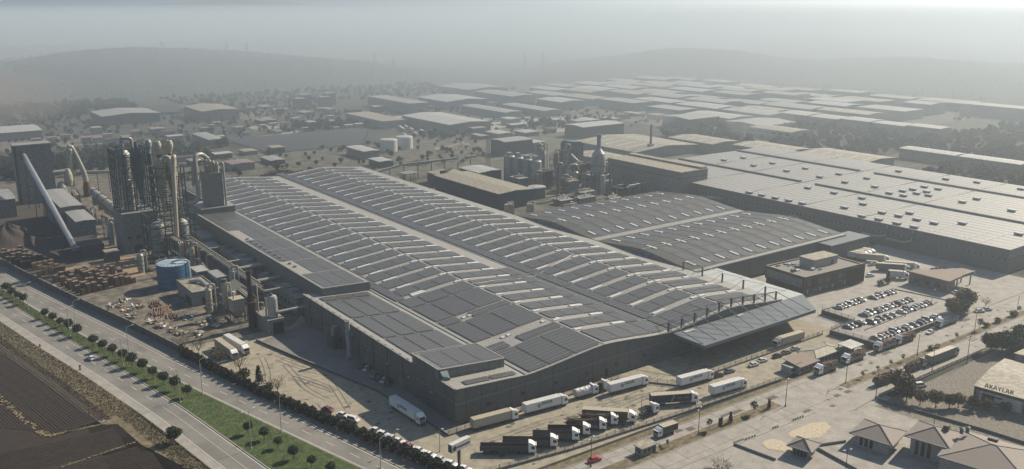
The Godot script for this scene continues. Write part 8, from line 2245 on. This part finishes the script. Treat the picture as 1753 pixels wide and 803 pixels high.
	# roadside markers
	o = thing("road_marker", "small red marker post on the left roadside", "marker", Vector3(-87.0, 0.1, -118.0)); slab("post", "red", o, Vector3(-0.22, 0, -0.22), Vector3(0.22, 1.2, 0.22)); slab("head", "red", o, Vector3(-0.4, 1.2, -0.12), Vector3(0.4, 1.7, 0.12)); slab("foot", "dark", o, Vector3(-0.4, 0, -0.3), Vector3(0.4, 0.15, 0.3))
	o = thing("road_marker", "small dark marker post on the left roadside, farther back", "marker", Vector3(-94.9, 0.1, -151.8)); slab("post", "rust", o, Vector3(-0.2, 0, -0.2), Vector3(0.2, 1.1, 0.2)); slab("foot", "dark", o, Vector3(-0.4, 0, -0.3), Vector3(0.4, 0.15, 0.3))
	build_smoke()

# the smoke and mist that lie over the far estate
func build_smoke() -> void:
	# two banks lying across the plain: thin over the estate, thicker towards the hills
	for q in [[2035.0, -2699.0, 118.0, 0.0, 0.00045], [2328.0, -3092.0, 116.0, 0.0, 0.0008]]:
		var f := FogVolume.new()
		f.name = numbered("smoke_layer"); add_child(f)
		f.shape = RenderingServer.FOG_VOLUME_SHAPE_BOX
		f.size = Vector3(9000, q[2], 6000)
		f.position = Vector3(q[0], q[2] * 0.5 - 1.0, q[1])
		f.rotation.y = -0.64
		var m := FogMaterial.new(); m.density = q[4]; m.albedo = Color(0.88, 0.945, 0.985)
		f.material = m
		f.set_meta("kind", "stuff"); f.set_meta("label", "pale smoke and mist lying over the distant estate"); f.set_meta("category", "haze")
	var k := 0
	for q in [[Vector3(-70, 26, -940), Vector3(300, 70, 260), 0.0011, Color(0.82, 0.76, 0.71)], [Vector3(-90, 40, -980), Vector3(230, 90, 200), 0.0012, Color(0.82, 0.76, 0.71)], [Vector3(-40, 20, -900), Vector3(180, 50, 140), 0.0013, Color(0.82, 0.76, 0.71)], [Vector3(-120, 50, -1000), Vector3(160, 90, 150), 0.0016, Color(0.82, 0.76, 0.71)], [Vector3(424, 33, -336), Vector3(46, 14, 22), 0.007, Color(0.9, 0.9, 0.9)], [Vector3(575, 16, -345), Vector3(90, 34, 50), 0.003, Color(0.9, 0.92, 0.93)]]:
		var f := FogVolume.new()
		f.name = numbered("smoke"); add_child(f)
		f.shape = RenderingServer.FOG_VOLUME_SHAPE_ELLIPSOID
		f.size = q[1]; f.position = q[0]
		var m := FogMaterial.new(); m.density = q[2]; m.albedo = q[3]
		f.material = m
		f.set_meta("kind", "stuff"); f.set_meta("label", ["brownish smoke drifting at the far left edge", "brownish smoke drifting at the far left edge", "brownish smoke drifting at the far left edge", "brownish smoke drifting at the far left edge", "wisp of smoke above the thin chimney", "pale smoke hanging round the ribbed warehouse"][k]); f.set_meta("category", "smoke")
		k += 1
